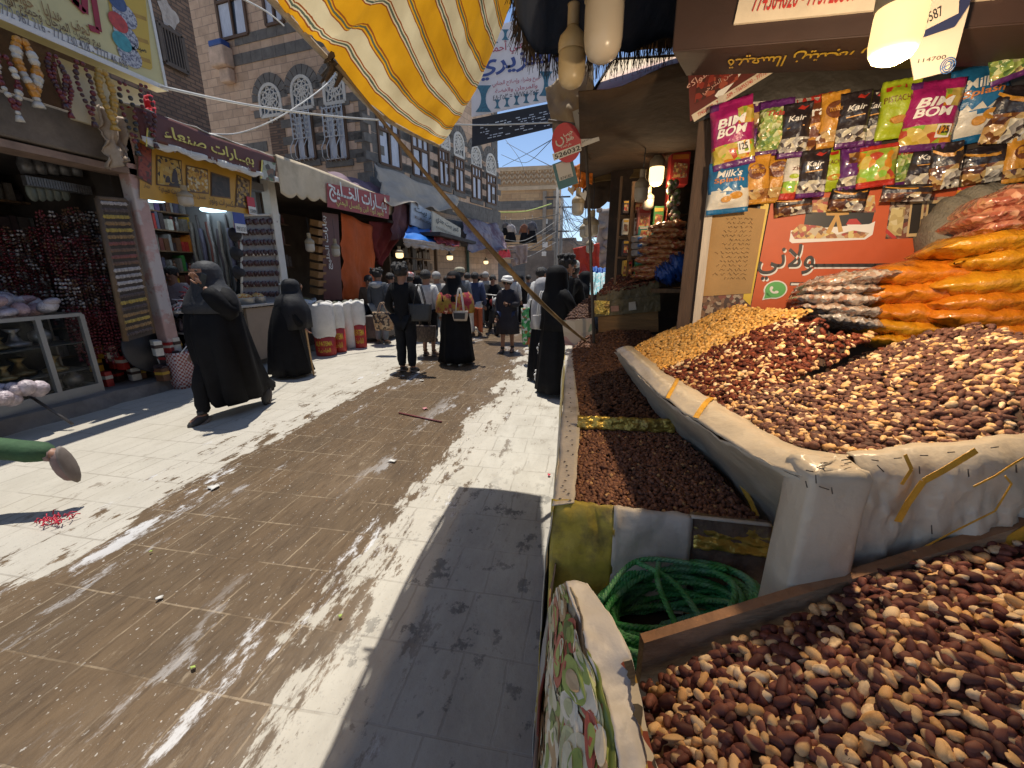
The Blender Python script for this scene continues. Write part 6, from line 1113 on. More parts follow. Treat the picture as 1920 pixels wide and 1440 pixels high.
M_in1 = mat('dark_shop_wall', (.045, .035, .03), .9, .4, 3); M_in2 = mat('pale_shop_wall', (.20, .195, .20), .8, .15, 2); M_in3 = mat('brown_shop_wall', (.12, .085, .06), .85, .3, 3)
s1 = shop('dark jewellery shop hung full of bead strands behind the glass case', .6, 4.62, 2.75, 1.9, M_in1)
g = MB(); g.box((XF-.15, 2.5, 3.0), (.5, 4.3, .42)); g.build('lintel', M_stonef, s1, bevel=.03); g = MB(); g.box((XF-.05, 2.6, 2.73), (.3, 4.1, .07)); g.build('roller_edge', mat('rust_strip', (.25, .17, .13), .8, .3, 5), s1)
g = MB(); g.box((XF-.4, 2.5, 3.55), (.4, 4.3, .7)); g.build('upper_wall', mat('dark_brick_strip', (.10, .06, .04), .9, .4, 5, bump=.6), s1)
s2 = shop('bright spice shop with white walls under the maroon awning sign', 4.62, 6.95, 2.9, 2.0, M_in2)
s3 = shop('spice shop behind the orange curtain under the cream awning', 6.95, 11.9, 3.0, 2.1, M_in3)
for y, u0, u1, X in ((4.60, 0, 0, XF), (6.93, 0, 0, XF)):
    g = MB(); g.box((X+.02, y, 1.65), (.16, .17, 3.0)); g.build('door_post', M_pinkp if y < 5 else M_whcan, s2, bevel=.015)
# yellow jewellery sign
ys_ = thing('jewellery_sign', 'large yellow shop sign with red and brown Arabic lettering and three ring pictures', 'sign', (XS, 4, 3.7)); e_ = at(313, 165, X=XS); b0 = at(0, 45, X=XS); zb = (e_.z+b0.z)/2
M_ysg = mat('pale_yellow_sign', (.62, .55, .27), .45, .06, 2, spec=.4)
g = MB(); g.fbox(FS_, 1.6, zb, -.16, e_.y, zb+1.35, 0); g.build('board', M_ysg, ys_)
g = MB(); g.fbox(FS_, 1.6, zb, .002, e_.y, zb+.05, .012); g.fbox(FS_, e_.y-.03, zb, .002, e_.y, zb+1.35, .014); g.build('rim', M_whitep, ys_)
lpoly('gold_panel', [(197, -40), (268, -40), (285, 128), (281, 131), (240, 116), (205, 20)], mat('gold_panel', (.60, .40, .05), .5, .06, 2), ys_, d=.006)
for k, v in enumerate((28, 72, 108)): lpoly('shelf_print', [(243+k*4, v-6), (272+k*4, v+4), (274+k*4, v+12), (246+k*4, v+2)], mat('ochre_print', (.42, .24, .03), .5), ys_, d=.009)
lpoly('number_band', [(0, 16), (237, 112), (239, 124), (0, 30)], M_whitep, ys_, d=.006)
M_brn = mat('brown_print', (.16, .09, .03), .5)
ltext(ys_, [('تحف . هدايا . خواتم', 20, 12, 163, 45)], mat('ochre_letters', (.30, .17, .05), .5), d=.01); ltext(ys_, [('بيع وشراء المرجان وجميع انواع', 0, 12, 184, 73)], M_brn, d=.011); ltext(ys_, [('772 962 216 - 772 230 428 - 7777 46 696', 2, 27, 236, 114)], mat('grey_print', (.2, .19, .2), .5), d=.011, bold=.004)
g = MB(); Q = lambda u, v: FS_.inv(at(u, v, X=XS))[:2]
for a, b in (((125, -12), (158, 24)), ((158, 24), (155, -40)), ((168, -40), (184, 58)), ((184, 58), (166, 52)), ((90, -22), (128, -8)), ((142, -40), (140, 10))): bar(g, FS_, Q(*a), Q(*b), .055, .008, .014)
g.build('big_letter', mat('dark_red_letters', (.30, .015, .03), .5), ys_)
for k, ((u, v), m, lab) in enumerate((((226, 12), 'ring_blue', (.06, .09, .2)), ((229, 52), 'ring_red', (.5, .05, .03)), ((236, 88), 'ring_turquoise', (.06, .30, .33)))):
    y, z = Q(u, v); g = MB(); g.disc(FS_, y+.02, z-.07, .13, .12, .010); g.build('ring_band', vmat('silver_print', [(.35, .35, .4), (.15, .15, .2), (.5, .5, .52)], 60, .5), ys_)
    g = MB(); g.disc(FS_, y-.04, z+.03, .10, .09, .013); g.build('ring_stone', mat(m, lab, .4, .3, 20), ys_)
ltext(ys_, [('صيلح', 251, 96, 271, 88)], M_black, d=.011)
g = MB(); g.fbox(FLx(-5.45), at(118, 140, X=-5.45).y, 3.12, -.05, 4.85, 3.68, 0); o = g.build('back_sign', mat('cream_sign', (.55, .48, .33), .5, .1, 2), loc=(-5.45, 4.3, 3), label='pale cream sign panel hanging below the yellow jewellery sign', cat='sign')
# shop 2: awning sign and picture board
a1 = thing('shop_awning', 'white awning with maroon sign board and yellow Arabic lettering', 'awning', (XS, 5.7, 3.2)); y0 = at(262, 250, X=XS).y; y1 = at(517, 320, X=XS).y; zt_ = 3.38; zb_ = at(515, 335, X=XS).z
g = MB(); g.grid(30, 10, lambda s, t: Vector((XS-.01-1.5*t+.0, y0+(y1-y0)*s, zt_+.02+.45*t+.03*fbm((s*7, t*3, 0), 1.4)-.04*math.sin(math.pi*t)))); g.build('canopy', M_whcan, a1, solid=.012)
g = MB(); g.grid(24, 8, lambda s, t: Vector((XS+.015*math.sin(s*18)*t, y0+(y1-y0)*s, zt_-(zt_-zb_)*t+.012*math.sin(s*9)))); g.build('sign_front', M_maroon, a1, solid=.01)
g = MB(); g.grid(80, 3, lambda s, t: Vector((XS+.015+.02*math.sin(s*40), y0+(y1-y0)*s, zb_+.03-(.05+.05*abs(math.sin(s*15+.5*math.sin(s*40))))*t))); g.build('frill', M_whcan, a1, solid=.006)
ltext(a1, [('بهــارات صنعاء', 306, 263, 471, 292)], mat('yellow_letters', (.66, .56, .12), .5), d=.03, bold=.02); ltext(a1, [('لأجود أنواع البهارات والبن والعسل اليمني', 321, 285, 465, 314)], M_whitep, d=.03, bold=.006)
for (u0, v0, u1, v1) in ((488, 335, 512, 300), (272, 275, 285, 240)):
    P = [(u0, v0), (u1, v0+6), (u1+2, v1+6), (u0+2, v1)]; lpoly('spice_print', P, vmat('spice_print', [(.12, .16, .07), (.30, .30, .22), (.2, .1, .05), (.4, .4, .33), (.08, .06, .04)], 14, .5), a1, d=.03); lpoly('print_rim', [(u0-3, v0), (u0, v0), (u0+2, v1), (u0-1, v1)], mat('yellow_letters', (.6, .5, .1), .5), a1, d=.032)
bo = thing('picture_board', 'orange board with honey, oil and spice pictures above the spice shop counter', 'sign', (XF, 5.7, 2.9)); M_orb = mat('orange_board', (.56, .30, .03), .45, .12, 3)
lpoly('board', [(262, 372), (470, 402), (472, 330), (262, 262)], M_orb, bo, XF+.12, 0)
pics = [((258, 331), (282, 345), (282, 280), (258, 268), 'chili_print', [(.2, .03, .02), (.1, .04, .03), (.3, .06, .03)]), ((294, 345), (338, 350), (338, 303), (294, 293), 'oil_print', [(.5, .3, .04), (.06, .04, .03), (.52, .36, .1), (.45, .26, .04)]), ((350, 358), (389, 361), (387, 320), (350, 312), 'honey_print', [(.5, .26, .02), (.56, .34, .05), (.42, .2, .02), (.16, .1, .05), (.6, .5, .3)]), ((396, 366), (430, 370), (428, 335), (396, 325), 'coffee_print', [(.045, .03, .022), (.06, .04, .03), (.035, .025, .02)]), ((442, 385), (466, 390), (466, 340), (445, 330), 'pot_print', [(.08, .04, .02), (.3, .2, .1), (.12, .07, .03), (.5, .3, .05)])]
for p in pics: lpoly('picture_rim', [(p[0][0]-2, p[0][1]+2), (p[1][0]+2, p[1][1]+3), (p[2][0]+2, p[2][1]-2), (p[3][0]-2, p[3][1]-3)], mat('brown_rim', (.14, .07, .02), .5), bo, XF+.12, .006); lpoly('picture', p[:4], vmat(p[4], p[5], 26 if p[4] != 'honey_print' else 34, .5), bo, XF+.12, .012)
for (u, v, w_, h_, m) in ((301, 325, 7, 36, 'yellow'), (326, 330, 12, 24, 'dark'), (313, 336, 10, 12, 'dark')): lpoly('bottle_print', [(u-w_/2, v+h_/2), (u+w_/2, v+h_/2+1), (u+w_/2*.8, v-h_/5), (u+w_*.15, v-h_/2), (u-w_*.15, v-h_/2), (u-w_/2*.8, v-h_/5)], mat('oil_'+m, pal[m], .5), bo, XF+.12, .016)
ltext(bo, [('بهار', 268, 352, 279, 346), ('زيوت طبيعية', 298, 362, 333, 353), ('عسل بلدي', 350, 372, 384, 366), ('مكسرات ولوز', 392, 384, 440, 378)], M_brn, XF+.12, .012)
for u, v in ((279, 373), (401, 394)):
    c = at(u, v, X=-6.6); g = MB(); g.lathe([(.20, .02), (.21, 0), (.19, -.025), (.01, -.03)], c, 20); g.build('ceiling_lamp', mat('cold_lamp', (.55, .8, .9), .4, .02, 2, emit=2.2, ecol=(.6, .85, 1)), loc=tuple(c), label=('round cold white lamp lit under the picture board, nearer the pink post' if u < 300 else 'round cold white lamp lit under the picture board, nearer the red tag'), cat='lamp')
ld = bpy.data.lights.new('shop_light', 'POINT'); ld.energy = 9; ld.color = (.75, .9, 1); ld.shadow_soft_size = .2; lo = bpy.data.objects.new('shop_light', ld); COL.objects.link(lo); lo.location = (-6.5, 5.9, 2.6)
# goods on the white shop back wall
yb_ = XF-1.9
def goods_shelf(label, X, ya, yb2, zs, seed, cols, name='goods_shelf', dep=.28, hmax=.3, mw=.11):
    rnd = random.Random(seed); o = thing(name, label, 'shelf', (X, (ya+yb2)/2, zs[0])); g = MB()
    for z in zs: g.box((X+dep/2, (ya+yb2)/2, z), (dep, yb2-ya, .025))
    g.build('shelf_board', M_wood, o)
    for r, z in enumerate(zs):
        g = MB(); y = ya+.02
        while y < yb2-.05:
            w_ = rnd.uniform(.035, mw); h_ = rnd.uniform(.45, 1)*hmax; mi = rnd.randrange(len(cols)); kind = rnd.random()
            if kind < .55: g.box((X+dep*.6, y+w_/2, z+.013+h_/2), (dep*.7, w_*.92, h_), mi=mi)
            else: g.lathe([(w_*.45, 0), (w_*.46, h_*.62), (w_*.22, h_*.75), (w_*.22, h_*.85), (w_*.28, h_*.86), (w_*.26, h_)], (X+dep*.65, y+w_/2, z+.013), 8, mi)
            y += w_+rnd.uniform(.002, .012)
        g.build('row_of_goods', cols, o)
    return o
cA = [mat('goods_%s' % k, v, .5, .25, 12) for k, v in pal.items() if k != 'pink']+[mat('goods_purple', (.10, .05, .16), .5), mat('goods_grey', (.30, .30, .32), .4), mat('goods_navy', (.04, .06, .18), .5)]
cD = [mat('goods_dk%d' % i, c, .5, .3, 14) for i, c in enumerate(((.12, .10, .10), (.2, .17, .15), (.07, .05, .06), (.28, .26, .26), (.16, .05, .04), (.1, .09, .14)))]
goods_shelf('shelf wall of jars and packets inside the white spice shop', yb_, 4.75, 6.85, [.5, .85, 1.2, 1.55, 1.9, 2.25, 2.55], 3, cA+cD)
goods_shelf('glass fronted shelf of spice jars left of the vertical sign', XF-.9, 7.1, 8.15, [.3, .75, 1.2, 1.65, 2.1, 2.5], 5, cD, dep=.3)
goods_shelf('dark shelf of silver goods at the back of the jewellery shop', XF-1.75, 1.0, 4.5, [.4, .8, 1.2, 1.6, 2.0, 2.4], 8, cD[:4]+[mat('goods_silver', (.30, .30, .31), .35, .3, 20, metal=.5)], dep=.25)
# sunglasses rack at the second post
rk = thing('display_rack', 'white rack holding rows of dark sunglasses beside the spice counter', 'display rack', tuple(at(490, 590, X=XF+.06))); lpoly('board', [(454, 588), (527, 584), (523, 402), (452, 404)], mat('rack_white', (.24, .22, .21), .6, .1, 6), rk, XF+.04, 0)
g = MB(); 
for u0, v0, u1, v1 in ((452, 404, 454, 588), (523, 402, 527, 584), (452, 404, 523, 402), (453, 478, 525, 476), (453, 535, 526, 533)): g.tube([at(u0, v0, X=XF+.06), at(u1, v1, X=XF+.06)], .018, 6)
g.build('frame', M_whcan, rk)
def sg_mesh():
    g = MB()
    for s in (-1, 1): g.ell((0, s*.034, 0), (.008, .030, .025), nu=10, nv=7)
    g.tube([(0, -.008, .008), (.004, 0, .012), (0, .008, .008)], .004, 5)
    for s in (-1, 1): g.tube([(0, s*.064, .008), (-.04, s*.066, .006)], .003, 4)
    return g
sg = None
for r in range(9):
    for c_ in range(5):
        u = 460+c_*13.2+r*.5; v = 416+r*19.5-c_*.3; p = at(u, v, X=XF+.08)
        if sg is None: sg = sg_mesh().build('sunglasses', mat('dark_lens', (.045, .012, .012), .3, .3, 30, spec=.35), label='dark sunglasses clipped on the white rack beside the spice counter', cat='sunglasses', group='sunglasses on the white rack', local=True); o = sg
        else: o = sg.copy(); COL.objects.link(o)
        o.location = p; o.rotation_euler = (0, 0, random.uniform(-.2, .2)); o.scale = (1.5, 1.4, 2.0)
for k, (u, v) in enumerate(((438, 440), (441, 475), (445, 511))):
    c = at(u, v, X=XF+.02); g = MB(); M_ = ROT(0, 90, 0); g.lathe([(.11, 0), (.105, .02), (.07, .03), (.065, .09), (.02, .10)], c, 18, M=M_); g.build('hat', mat('dark_felt', (.03, .028, .03), .9, .3, 20), loc=tuple(c), label='round dark hat hung on the wall left of the sunglasses, %s of three' % ('uppermost', 'middle', 'lowest')[k], cat='hat', group='dark hats by the sunglasses rack')
for nm, (u, v, w_, h_), m, tx, lab in (('tag_card', (472, 386, 16, 27), M_pay, '558888', 'red payment card hung above the sunglasses rack'), ('tag_card', (450, 418, 22, 30), mat('pay_navy', (.03, .05, .28), .4), '993333', 'blue and white payment card hung left of the sunglasses rack')):
    c = at(u, v, X=XF+.16); F = Fr(c, (0, 1, 0), UP); k = 7.5/FPX; o = thing('payment_card', lab, 'number card', tuple(c)); g = MB(); g.slab([F(-w_/2*k, -h_/2*k), F(w_/2*k, -h_/2*k), F(w_/2*k, h_/2*k), F(-w_/2*k, h_/2*k)], .01); g.build('card', m, o); g = MB(); g.slab([F(-w_/2*k, -h_/2*k, .006), F(w_/2*k, -h_/2*k, .006), F(w_/2*k, -h_*.05*k, .006), F(-w_/2*k, -h_*.05*k, .006)], .005); g.build('panel', M_whitep, o); letters(o, F, [(tx, -w_*.42*k, -h_*.42*k, w_*.42*k, -h_*.2*k)], M_black, .014)
for k in range(15):
    p = Vector((XF-.25-k*.10, 6.82-.06*(k % 2), 2.55-.12*(k % 3))); g = MB(); L_ = 1.1+.3*(k % 4); g.tube([p+Vector((.015*math.sin(z*9+k), 0, -z)) for z in np.linspace(0, L_, 9)], .022+.008*(k % 3), 6); g.build('hanging_belt', cD[k % 6], loc=tuple(p), label='dark strap hanging on the inner wall of the spice shop left of the hats', cat='strap', group='straps on the inner wall of the spice shop')
# counter of shop 2 and what stands on it
ct = thing('shop_counter', 'counter of the spice shop, glass front left and beige board right', 'counter', (-5.5, 5.7, .15)); ya, yb3 = 4.72, 6.75; zc = 1.02
g = MB(); g.box((-5.62, (ya+yb3)/2, zc), (.62, yb3-ya, .04)); g.build('top', mat('counter_top', (.42, .38, .33), .5, .15, 4), ct, bevel=.006)
g = MB(); g.box((-5.38, (5.75+yb3)/2, .55), (.05, yb3-5.75, .86)); g.build('front_board', mat('beige_board', (.28, .21, .15), .7, .12, 3), ct)
g = MB(); g.box((-5.6, 5.24, .30), (.5, .98, .3)); g.build('plinth', M_stonef, ct); g = MB(); g.box((-5.62, 5.24, .72), (.5, .98, .02)); g.build('inner_shelf', M_alu, ct)
g = MB(); g.box((-5.36, 5.24, .72), (.012, 1.0, .56)); g.build('glass', M_glass, ct)
rnd = random.Random(21); g = MB()
for k in range(40): y = rnd.uniform(4.78, 5.68); z = rnd.choice((.46, .74)); g.lathe([(.035, 0), (.04, .1), (.02, .13), (.025, .17)], (rnd.uniform(-5.7, -5.45), y, z), 8, k % 6)
g.build('row_of_goods', cD, ct)
for (u, v, r, lab) in ((463, 588, .17, 'steel bowl of orange snacks on the spice counter, nearer the walking woman'), (487, 580, .14, 'steel bowl of pale snacks on the spice counter, next to the stooped woman')):
    c = at(u, v+12, X=-5.5); c.z = zc+.02; o = thing('snack_bowl', lab, 'bowl', tuple(c)); g = MB(); g.lathe([(r*.9, 0), (r, .10), (r*1.02, .11), (r*.92, .10)], c, 20); g.build('bowl', M_alu, o); g = MB(); rings = [(r*.93, .09), (r*.6, .15), (r*.2, .17), (.01, .175)]; g.lathe(rings, c, 16); g.build('snacks', vmat('snack_mix', [(.62, .27, .03), (.6, .42, .16), (.5, .16, .03), (.6, .5, .35)], 45, .7, bump=.6), o)
g = MB(); rnd = random.Random(2)
for k in range(260):
    a = rnd.uniform(0, 6.28); rr = rnd.random()**.5*.3; c = Vector((-5.55+rr*.6*math.cos(a), 5.12+rr*1.3*math.sin(a), zc+.03+max(0, .30-rr)*rnd.random()*1.3)); d = Vector((rnd.uniform(-1, 1), rnd.uniform(-1, 1), rnd.uniform(-.5, .8)))*.06; g.tube([c-d, c+Vector((0, 0, .02)), c+d], .009, 4, k % 4)
g.build('scarf_heap', [mat('scarf_red', (.42, .03, .04), .8), mat('scarf_white', (.6, .56, .55), .8), mat('scarf_black', (.03, .02, .025), .8), mat('scarf_pink', (.5, .2, .2), .8)], loc=(-5.55, 5.1, zc), label='heap of red, white and black tasselled scarves on the spice counter', cat='scarves', kind='stuff')
# packets piled at the foot of the shops
rnd = random.Random(9); M_pk = [mat('packet_%s' % k, pal[k], .45, .25, 14) for k in ('white', 'brown', 'yellow', 'dark', 'red')]
def packets(n, u0, v0, u1, v1, X, where, group):
    k = 0
    for i in range(n):
        u = u0+(u1-u0)*rnd.random(); r = i % 3; c = at(u, v1, X=X+rnd.uniform(-.15, .15)); h_ = rnd.uniform(.14, .2); c = Vector((c.x, c.y, .15+r*.17)); w_ = rnd.uniform(.09, .14); rot = RZ(rnd.uniform(-30, 30)); mi = rnd.randrange(5); cn = ('white', 'brown', 'yellow', 'dark', 'red')[mi]
        o = thing('packet', '%s packet in the pile %s' % ({'dark': 'dark brown'}.get(cn, cn), where), 'packet', tuple(c), group); g = MB(); g.box(c+Vector((0, 0, h_/2)), (w_, w_*.8, h_), rot); g.build('box', M_pk[mi], o, bevel=.006); g = MB(); g.box(c+Vector((0, 0, h_*.62)), (w_*1.02, w_*.82, h_*.22), rot); g.build('print_band', M_pk[(mi+1) % 5 if mi else 3], o)
packets(15, 298, 640, 345, 700, -5.62, 'beside the woven bag at the spice counter foot', 'packets at the spice counter foot'); packets(14, 180, 640, 268, 690, -6.0, 'on the step below the bead racks', 'packets on the step below the bead racks')
c = at(352, 722, X=-5.45); c.z = .0; o = thing('woven_bag', 'red and white checked woven bag standing behind the walking woman', 'bag', tuple(c)); g = MB(); rings = []
for z, k in ((0, .9), (.1, 1), (.3, 1.02), (.45, .95), (.5, .98)): rings.append([c+Vector((.11*k*math.copysign(abs(math.cos(a))**.5, math.cos(a)), .17*k*math.copysign(abs(math.sin(a))**.5, math.sin(a)), z)) for a in np.linspace(0, 6.283, 25)[:-1]])
g.loft(rings, cap=(True, False)); chk = bpy.data.materials.new('woven_check'); chk.use_nodes = True; ck = chk.node_tree.nodes.new('ShaderNodeTexChecker'); ck.inputs['Scale'].default_value = 36; ck.inputs[1].default_value = (.55, .48, .46, 1); ck.inputs[2].default_value = (.30, .07, .05, 1); tcc = chk.node_tree.nodes.new('ShaderNodeTexCoord'); chk.node_tree.links.new(tcc.outputs['Object'], ck.inputs[0]); chk.node_tree.links.new(ck.outputs[0], chk.node_tree.nodes['Principled BSDF'].inputs[0]); g.build('body', chk, o, solid=.005)
g = MB(); g.tube([c+Vector((.1, -.1, .48)), c+Vector((.13, 0, .58)), c+Vector((.1, .1, .48))], .008, 5); g.build('handle', M_whitep, o)
c = at(275, 655, X=-5.75); g = MB(); g.lathe([(.30, 0), (.31, .02), (.30, .04), (.02, .05)], c, 26, M=ROT(0, 78, 0)); g.build('round_tray', mat('dark_tray', (.045, .043, .045), .5, .3, 4), loc=tuple(c), label='dark round metal tray leaning on the step by the packets', cat='tray')
# sacks on tins
def sack(u, vt, vb, w_, frac, col, label, txt=None, fill=(.12, .11, .10), low=None):
    b = at(u, vb, Z=.0 if vb > 640 else .0); k = (b-EYE).dot(Vector((-_st*_cp, _ct*_cp, -_sp)))/FPX; b.z = .0; H_ = (vb-vt)*k*1.06; R_ = w_*k/2; o = thing('spice_sack', label, 'sack', tuple(b), 'white sacks of spices standing on tins'); zt = H_*frac
    if frac > 0:
        g = MB(); g.lathe([(R_*.88, 0), (R_*.9, .02), (R_*.9, zt)], b, 20); g.build('tin', col, o)
        if txt: 
            F = lambda x, y, d=0: b+Vector((-(R_*.9+.006)*-math.cos(x/(R_*.9)-1.15), -(R_*.9+.006)*-math.sin(x/(R_*.9)-1.15), y)); g = MB(); put_text(g, txt, F, -R_*.75, zt*.55, R_*.75, zt*.8, 0, 0, .02); put_text(g, 'الفاطمة', F, -R_*.55, zt*.2, R_*.55, zt*.45, 0, 0, .02); g.build('lettering', mat('tin_yellow', (.6, .42, .04), .5), o)
    g = MB(); n = 22; rings = []
    for z, kk in ((zt*.98, .88), (zt+.05, 1.0), (zt+(H_-zt)*.5, 1.03), (H_*.93, 1.0), (H_, .98), (H_-.015, .93), (H_-.05, .88)): rings.append([b+Vector((R_*kk*math.cos(a)*(1+.03*fbm((a, z*5, u*.1), 1.3)), R_*kk*math.sin(a)*(1+.03*fbm((a, z*5, u*.1), 1.3)), z+.02*math.sin(3*a+u))) for a in np.linspace(0, 6.283, n+1)[:-1]])
    g.loft(rings, cap=(False, False)); g.build('cloth', mat('sack_white', (.62, .60, .57), .8, .12, 6, col2=(.45, .42, .38), mixs=(.55, .75), bump=.4, bscale=14), o)
    g = MB(); g.lathe([(R_*.9, H_-.045), (R_*.5, H_+.01), (.01, H_+.04)], b, 16); g.build('filling', mat('spice_%d' % int(fill[0]*1000), fill, .9, .4, 50, bump=.8), o); return o
M_tin = mat('red_tin', (.42, .03, .02), .45, .25, 8)
sack(583, 568, 655, 40, .36, mat('grey_tin', (.28, .26, .24), .5, .3, 9), 'white sack on a grey tin next to the stooped woman', fill=(.16, .13, .05)); sack(613, 574, 665, 40, .36, M_tin, 'biggest white sack in front, on a red tin with yellow letters', 'ALFATEMA', (.20, .19, .18)); sack(638, 575, 659, 27, .5, M_tin, 'white sack on a red tin right behind the biggest sack', 'ALFATEMA', (.12, .12, .09)); sack(657, 572, 652, 25, .0, M_tin, 'white sack standing straight on the ground between red tins'); sack(677, 570, 651, 25, .5, M_tin, 'rightmost white sack on a red tin by the hooded boy', 'ALFATEMA'); sack(560, 560, 640, 30, .0, M_tin, 'white sack half hidden behind the stooped woman', fill=(.05, .16, .06))
tr_ = thing('goods_table', 'low table with trays of dried goods behind the white sacks', 'table', tuple(at(640, 590, X=-5.5))); g = MB(); g.box((-5.6, 8.2, .78), (.7, 2.4, .05)); g.build('top', M_wood, tr_); g = MB(); g.box((-5.6, 8.2, .45), (.6, 2.3, .6)); g.build('base', M_in3, tr_)
g = MB()
for k in range(7): g.lathe([(.15, 0), (.16, .05), (.10, .09), (.01, .12)], (-5.55+.1*(k % 2), 7.2+k*.33, .805), 14, k % 4)
g.build('heap_of_goods', [mat('goods_grn', (.10, .16, .05), .9, .3, 40, bump=.6), mat('goods_tan', (.35, .27, .15), .9, .3, 40, bump=.6), mat('goods_gry', (.35, .33, .31), .9, .3, 40, bump=.6), mat('goods_blk', (.05, .05, .045), .9, .3, 40, bump=.6)], tr_)
# shop 3: cream awning with red sign
a2 = thing('shop_awning', 'long cream awning with scalloped edge and red sign panel', 'awning', (XS, 9, 3.1)); y0 = at(519, 320, X=XS).y; y1 = at(768, 400, X=XS).y; zt_ = 3.42
zl = lambda s: 2.80+.32*s
g = MB(); g.grid(40, 12, lambda s, t: Vector((XS-1.55*t, y0+(y1-y0)*s, zt_+.5*t+.05*fbm((s*9, t*3, 2), 1.4)-.07*math.sin(math.pi*t)))); g.build('canopy', mat('sunny_canvas', (.62, .54, .40), .85, .1, 2, bump=.3), a2, solid=.012)
g = MB(); g.grid(150, 10, lambda s, t: Vector((XS+.03*math.sin(s*31)*t+.02, y0+(y1-y0)*s, zt_+.02-(zt_-zl(s)+.07*abs(math.sin(s*math.pi*15))-.03)*t+.02*math.sin(s*7)))); g.build('valance', M_crm, a2, solid=.01)
lpoly('red_panel', [(613, 388), (728, 411), (730, 367), (612, 343)], mat('red_panel', (.33, .045, .04), .6, .15, 3), a2, XS+.06); ltext(a2, [('بهــارات الخــليج', 617, 377, 722, 372)], M_whitep, XS+.06, .02, .02); ltext(a2, [('لأجود أنواع البن والعسل اليمني', 630, 388, 717, 393)], mat('yellow_letters', (.6, .5, .1), .5), XS+.06, .02, .008)
drape('orange_curtain', [at(640, 398, X=-5.5), at(700, 425, X=-5.5), at(706, 566, X=-5.5), at(645, 562, X=-5.5)], mat('orange_fabric', (.55, .10, .012), .75, .15, 3), 'bright orange curtain hanging beside the vertical brown sign', 'curtain', wr=.10, fs=2.2, nu=40)
vs_ = thing('vertical_sign', 'dark brown vertical sign with white Arabic lettering left of the orange curtain', 'sign', tuple(at(622, 480, X=XF+.1))); lpoly('board', [(607, 562), (642, 562), (634, 402), (604, 398)], M_maroon, vs_, XF+.1, 0)
q = [at(609, 555, X=XF+.1), at(640, 555, X=XF+.1)]; Fv = Fr(at(633, 410, X=XF+.13), -UP, (0, 1, 0)); g = MB(); hh = at(633, 410, X=XF+.13).z-at(630, 505, X=XF+.13).z
for k, t_ in enumerate(('بهارات الخليج',)): put_text(g, t_, lambda x, y, d=0: at(619, 410, X=XF+.13)+Vector((0, -y+.02, -(hh-x))) if False else at(619, 505, X=XF+.13)+Vector((.01, -y+.10, x)), 0, 0, hh, .20, 0, 0, .02)
g.build('lettering', M_whitep, vs_)
cab = thing('drawer_rack', 'narrow rack of small wooden trays left of the vertical sign', 'rack', tuple(at(597, 560, X=XF))); 
for k in range(9): v = 418+k*16; g = MB(); a, b = at(589, v, X=XF), at(604, v+2, X=XF); g.box((XF, (a.y+b.y)/2, a.z), (.2, abs(b.y-a.y), .12), ROT(0, 12, 0)); g.build('tray', mat('tray_wood', (.33, .17, .06), .7, .3, 6), cab)
bulb(at(578, 437, X=-5.4), .085, .36, 'white unlit bulb hanging under the left end of the cream awning', cordlen=.3, group='bulbs hanging at the left shops'); bulb(at(627, 448, X=-5.3), .085, .36, 'white unlit bulb hanging before the vertical brown sign', cordlen=.4, group='bulbs hanging at the left shops')
bulb(at(343, 348, X=-5.35), .085, .26, 'white bulb hanging in front of the orange picture board', cordlen=.3, group='bulbs hanging at the left shops')
drape('hanging_cloth', [at(186, 196, X=-5.35), at(238, 225, X=-5.35), at(232, 300, X=-5.35), at(212, 318, X=-5.35)], mat('beige_cloth', (.50, .40, .30), .85, .15, 5, col2=(.35, .27, .2), bump=.4), 'bunched beige cloth tied at the left end of the maroon awning', 'cloth', wr=.12, fs=2, nu=30)
drape('red_cloth', [at(200, 172, X=-5.6), at(286, 180, X=-5.6), at(292, 215, X=-5.5), at(215, 205, X=-5.5)], mat('red_cloth', (.52, .02, .04), .8, .12, 4), 'bright red cloth lying on the maroon awning roof under the yellow sign', 'cloth', wr=.08)
# ---- jewellery shop goods: bracelet panel, strands, glass case
bp = thing('display_rack', 'tall leaning panel with rows of threaded bracelets beside the pink post', 'display rack', tuple(at(245, 640, X=XF))); PA = [at(182, 372, X=XF+.05), at(235, 376, X=XF+.05), at(287, 625, X=XF+.12), at(236, 640, X=XF+.12)]
g = MB(); g.slab(PA, .02); g.build('board', mat('panel_felt', (.06, .045, .035), .9, .3, 8), bp)
M_br = [mat('bracelet_%d' % i, c, .5, .5, 60, stretch=(1, 1, .1)) for i, c in enumerate(((.40, .36, .34), (.18, .10, .06), (.30, .18, .07), (.10, .07, .06), (.46, .42, .40), (.24, .08, .06), (.42, .30, .06)))]
for k in range(21):
    t = (k+.6)/21.5; a = PA[0].lerp(PA[3], t); b = PA[1].lerp(PA[2], t); g = MB(); n = 26
    for i in range(n): q = a.lerp(b, (i+.5)/n); d_ = (b-a).normalized(); g.tube([q-d_*.008, q+d_*.008], .026+.006*random.random(), 7)
    g.build('bracelet_row', M_br[(k*3+k//4) % 7] if k < 17 else M_br[(2, 6, 2, 3)[k-17]], bp)
g = MB(); g.tube([PA[0], PA[3]], .03, 6); g.tube([PA[1], PA[2]], .03, 6); g.tube([PA[0], PA[1]], .03, 6); g.build('frame', mat('rack_frame', (.14, .09, .05), .6, .3, 8), bp)
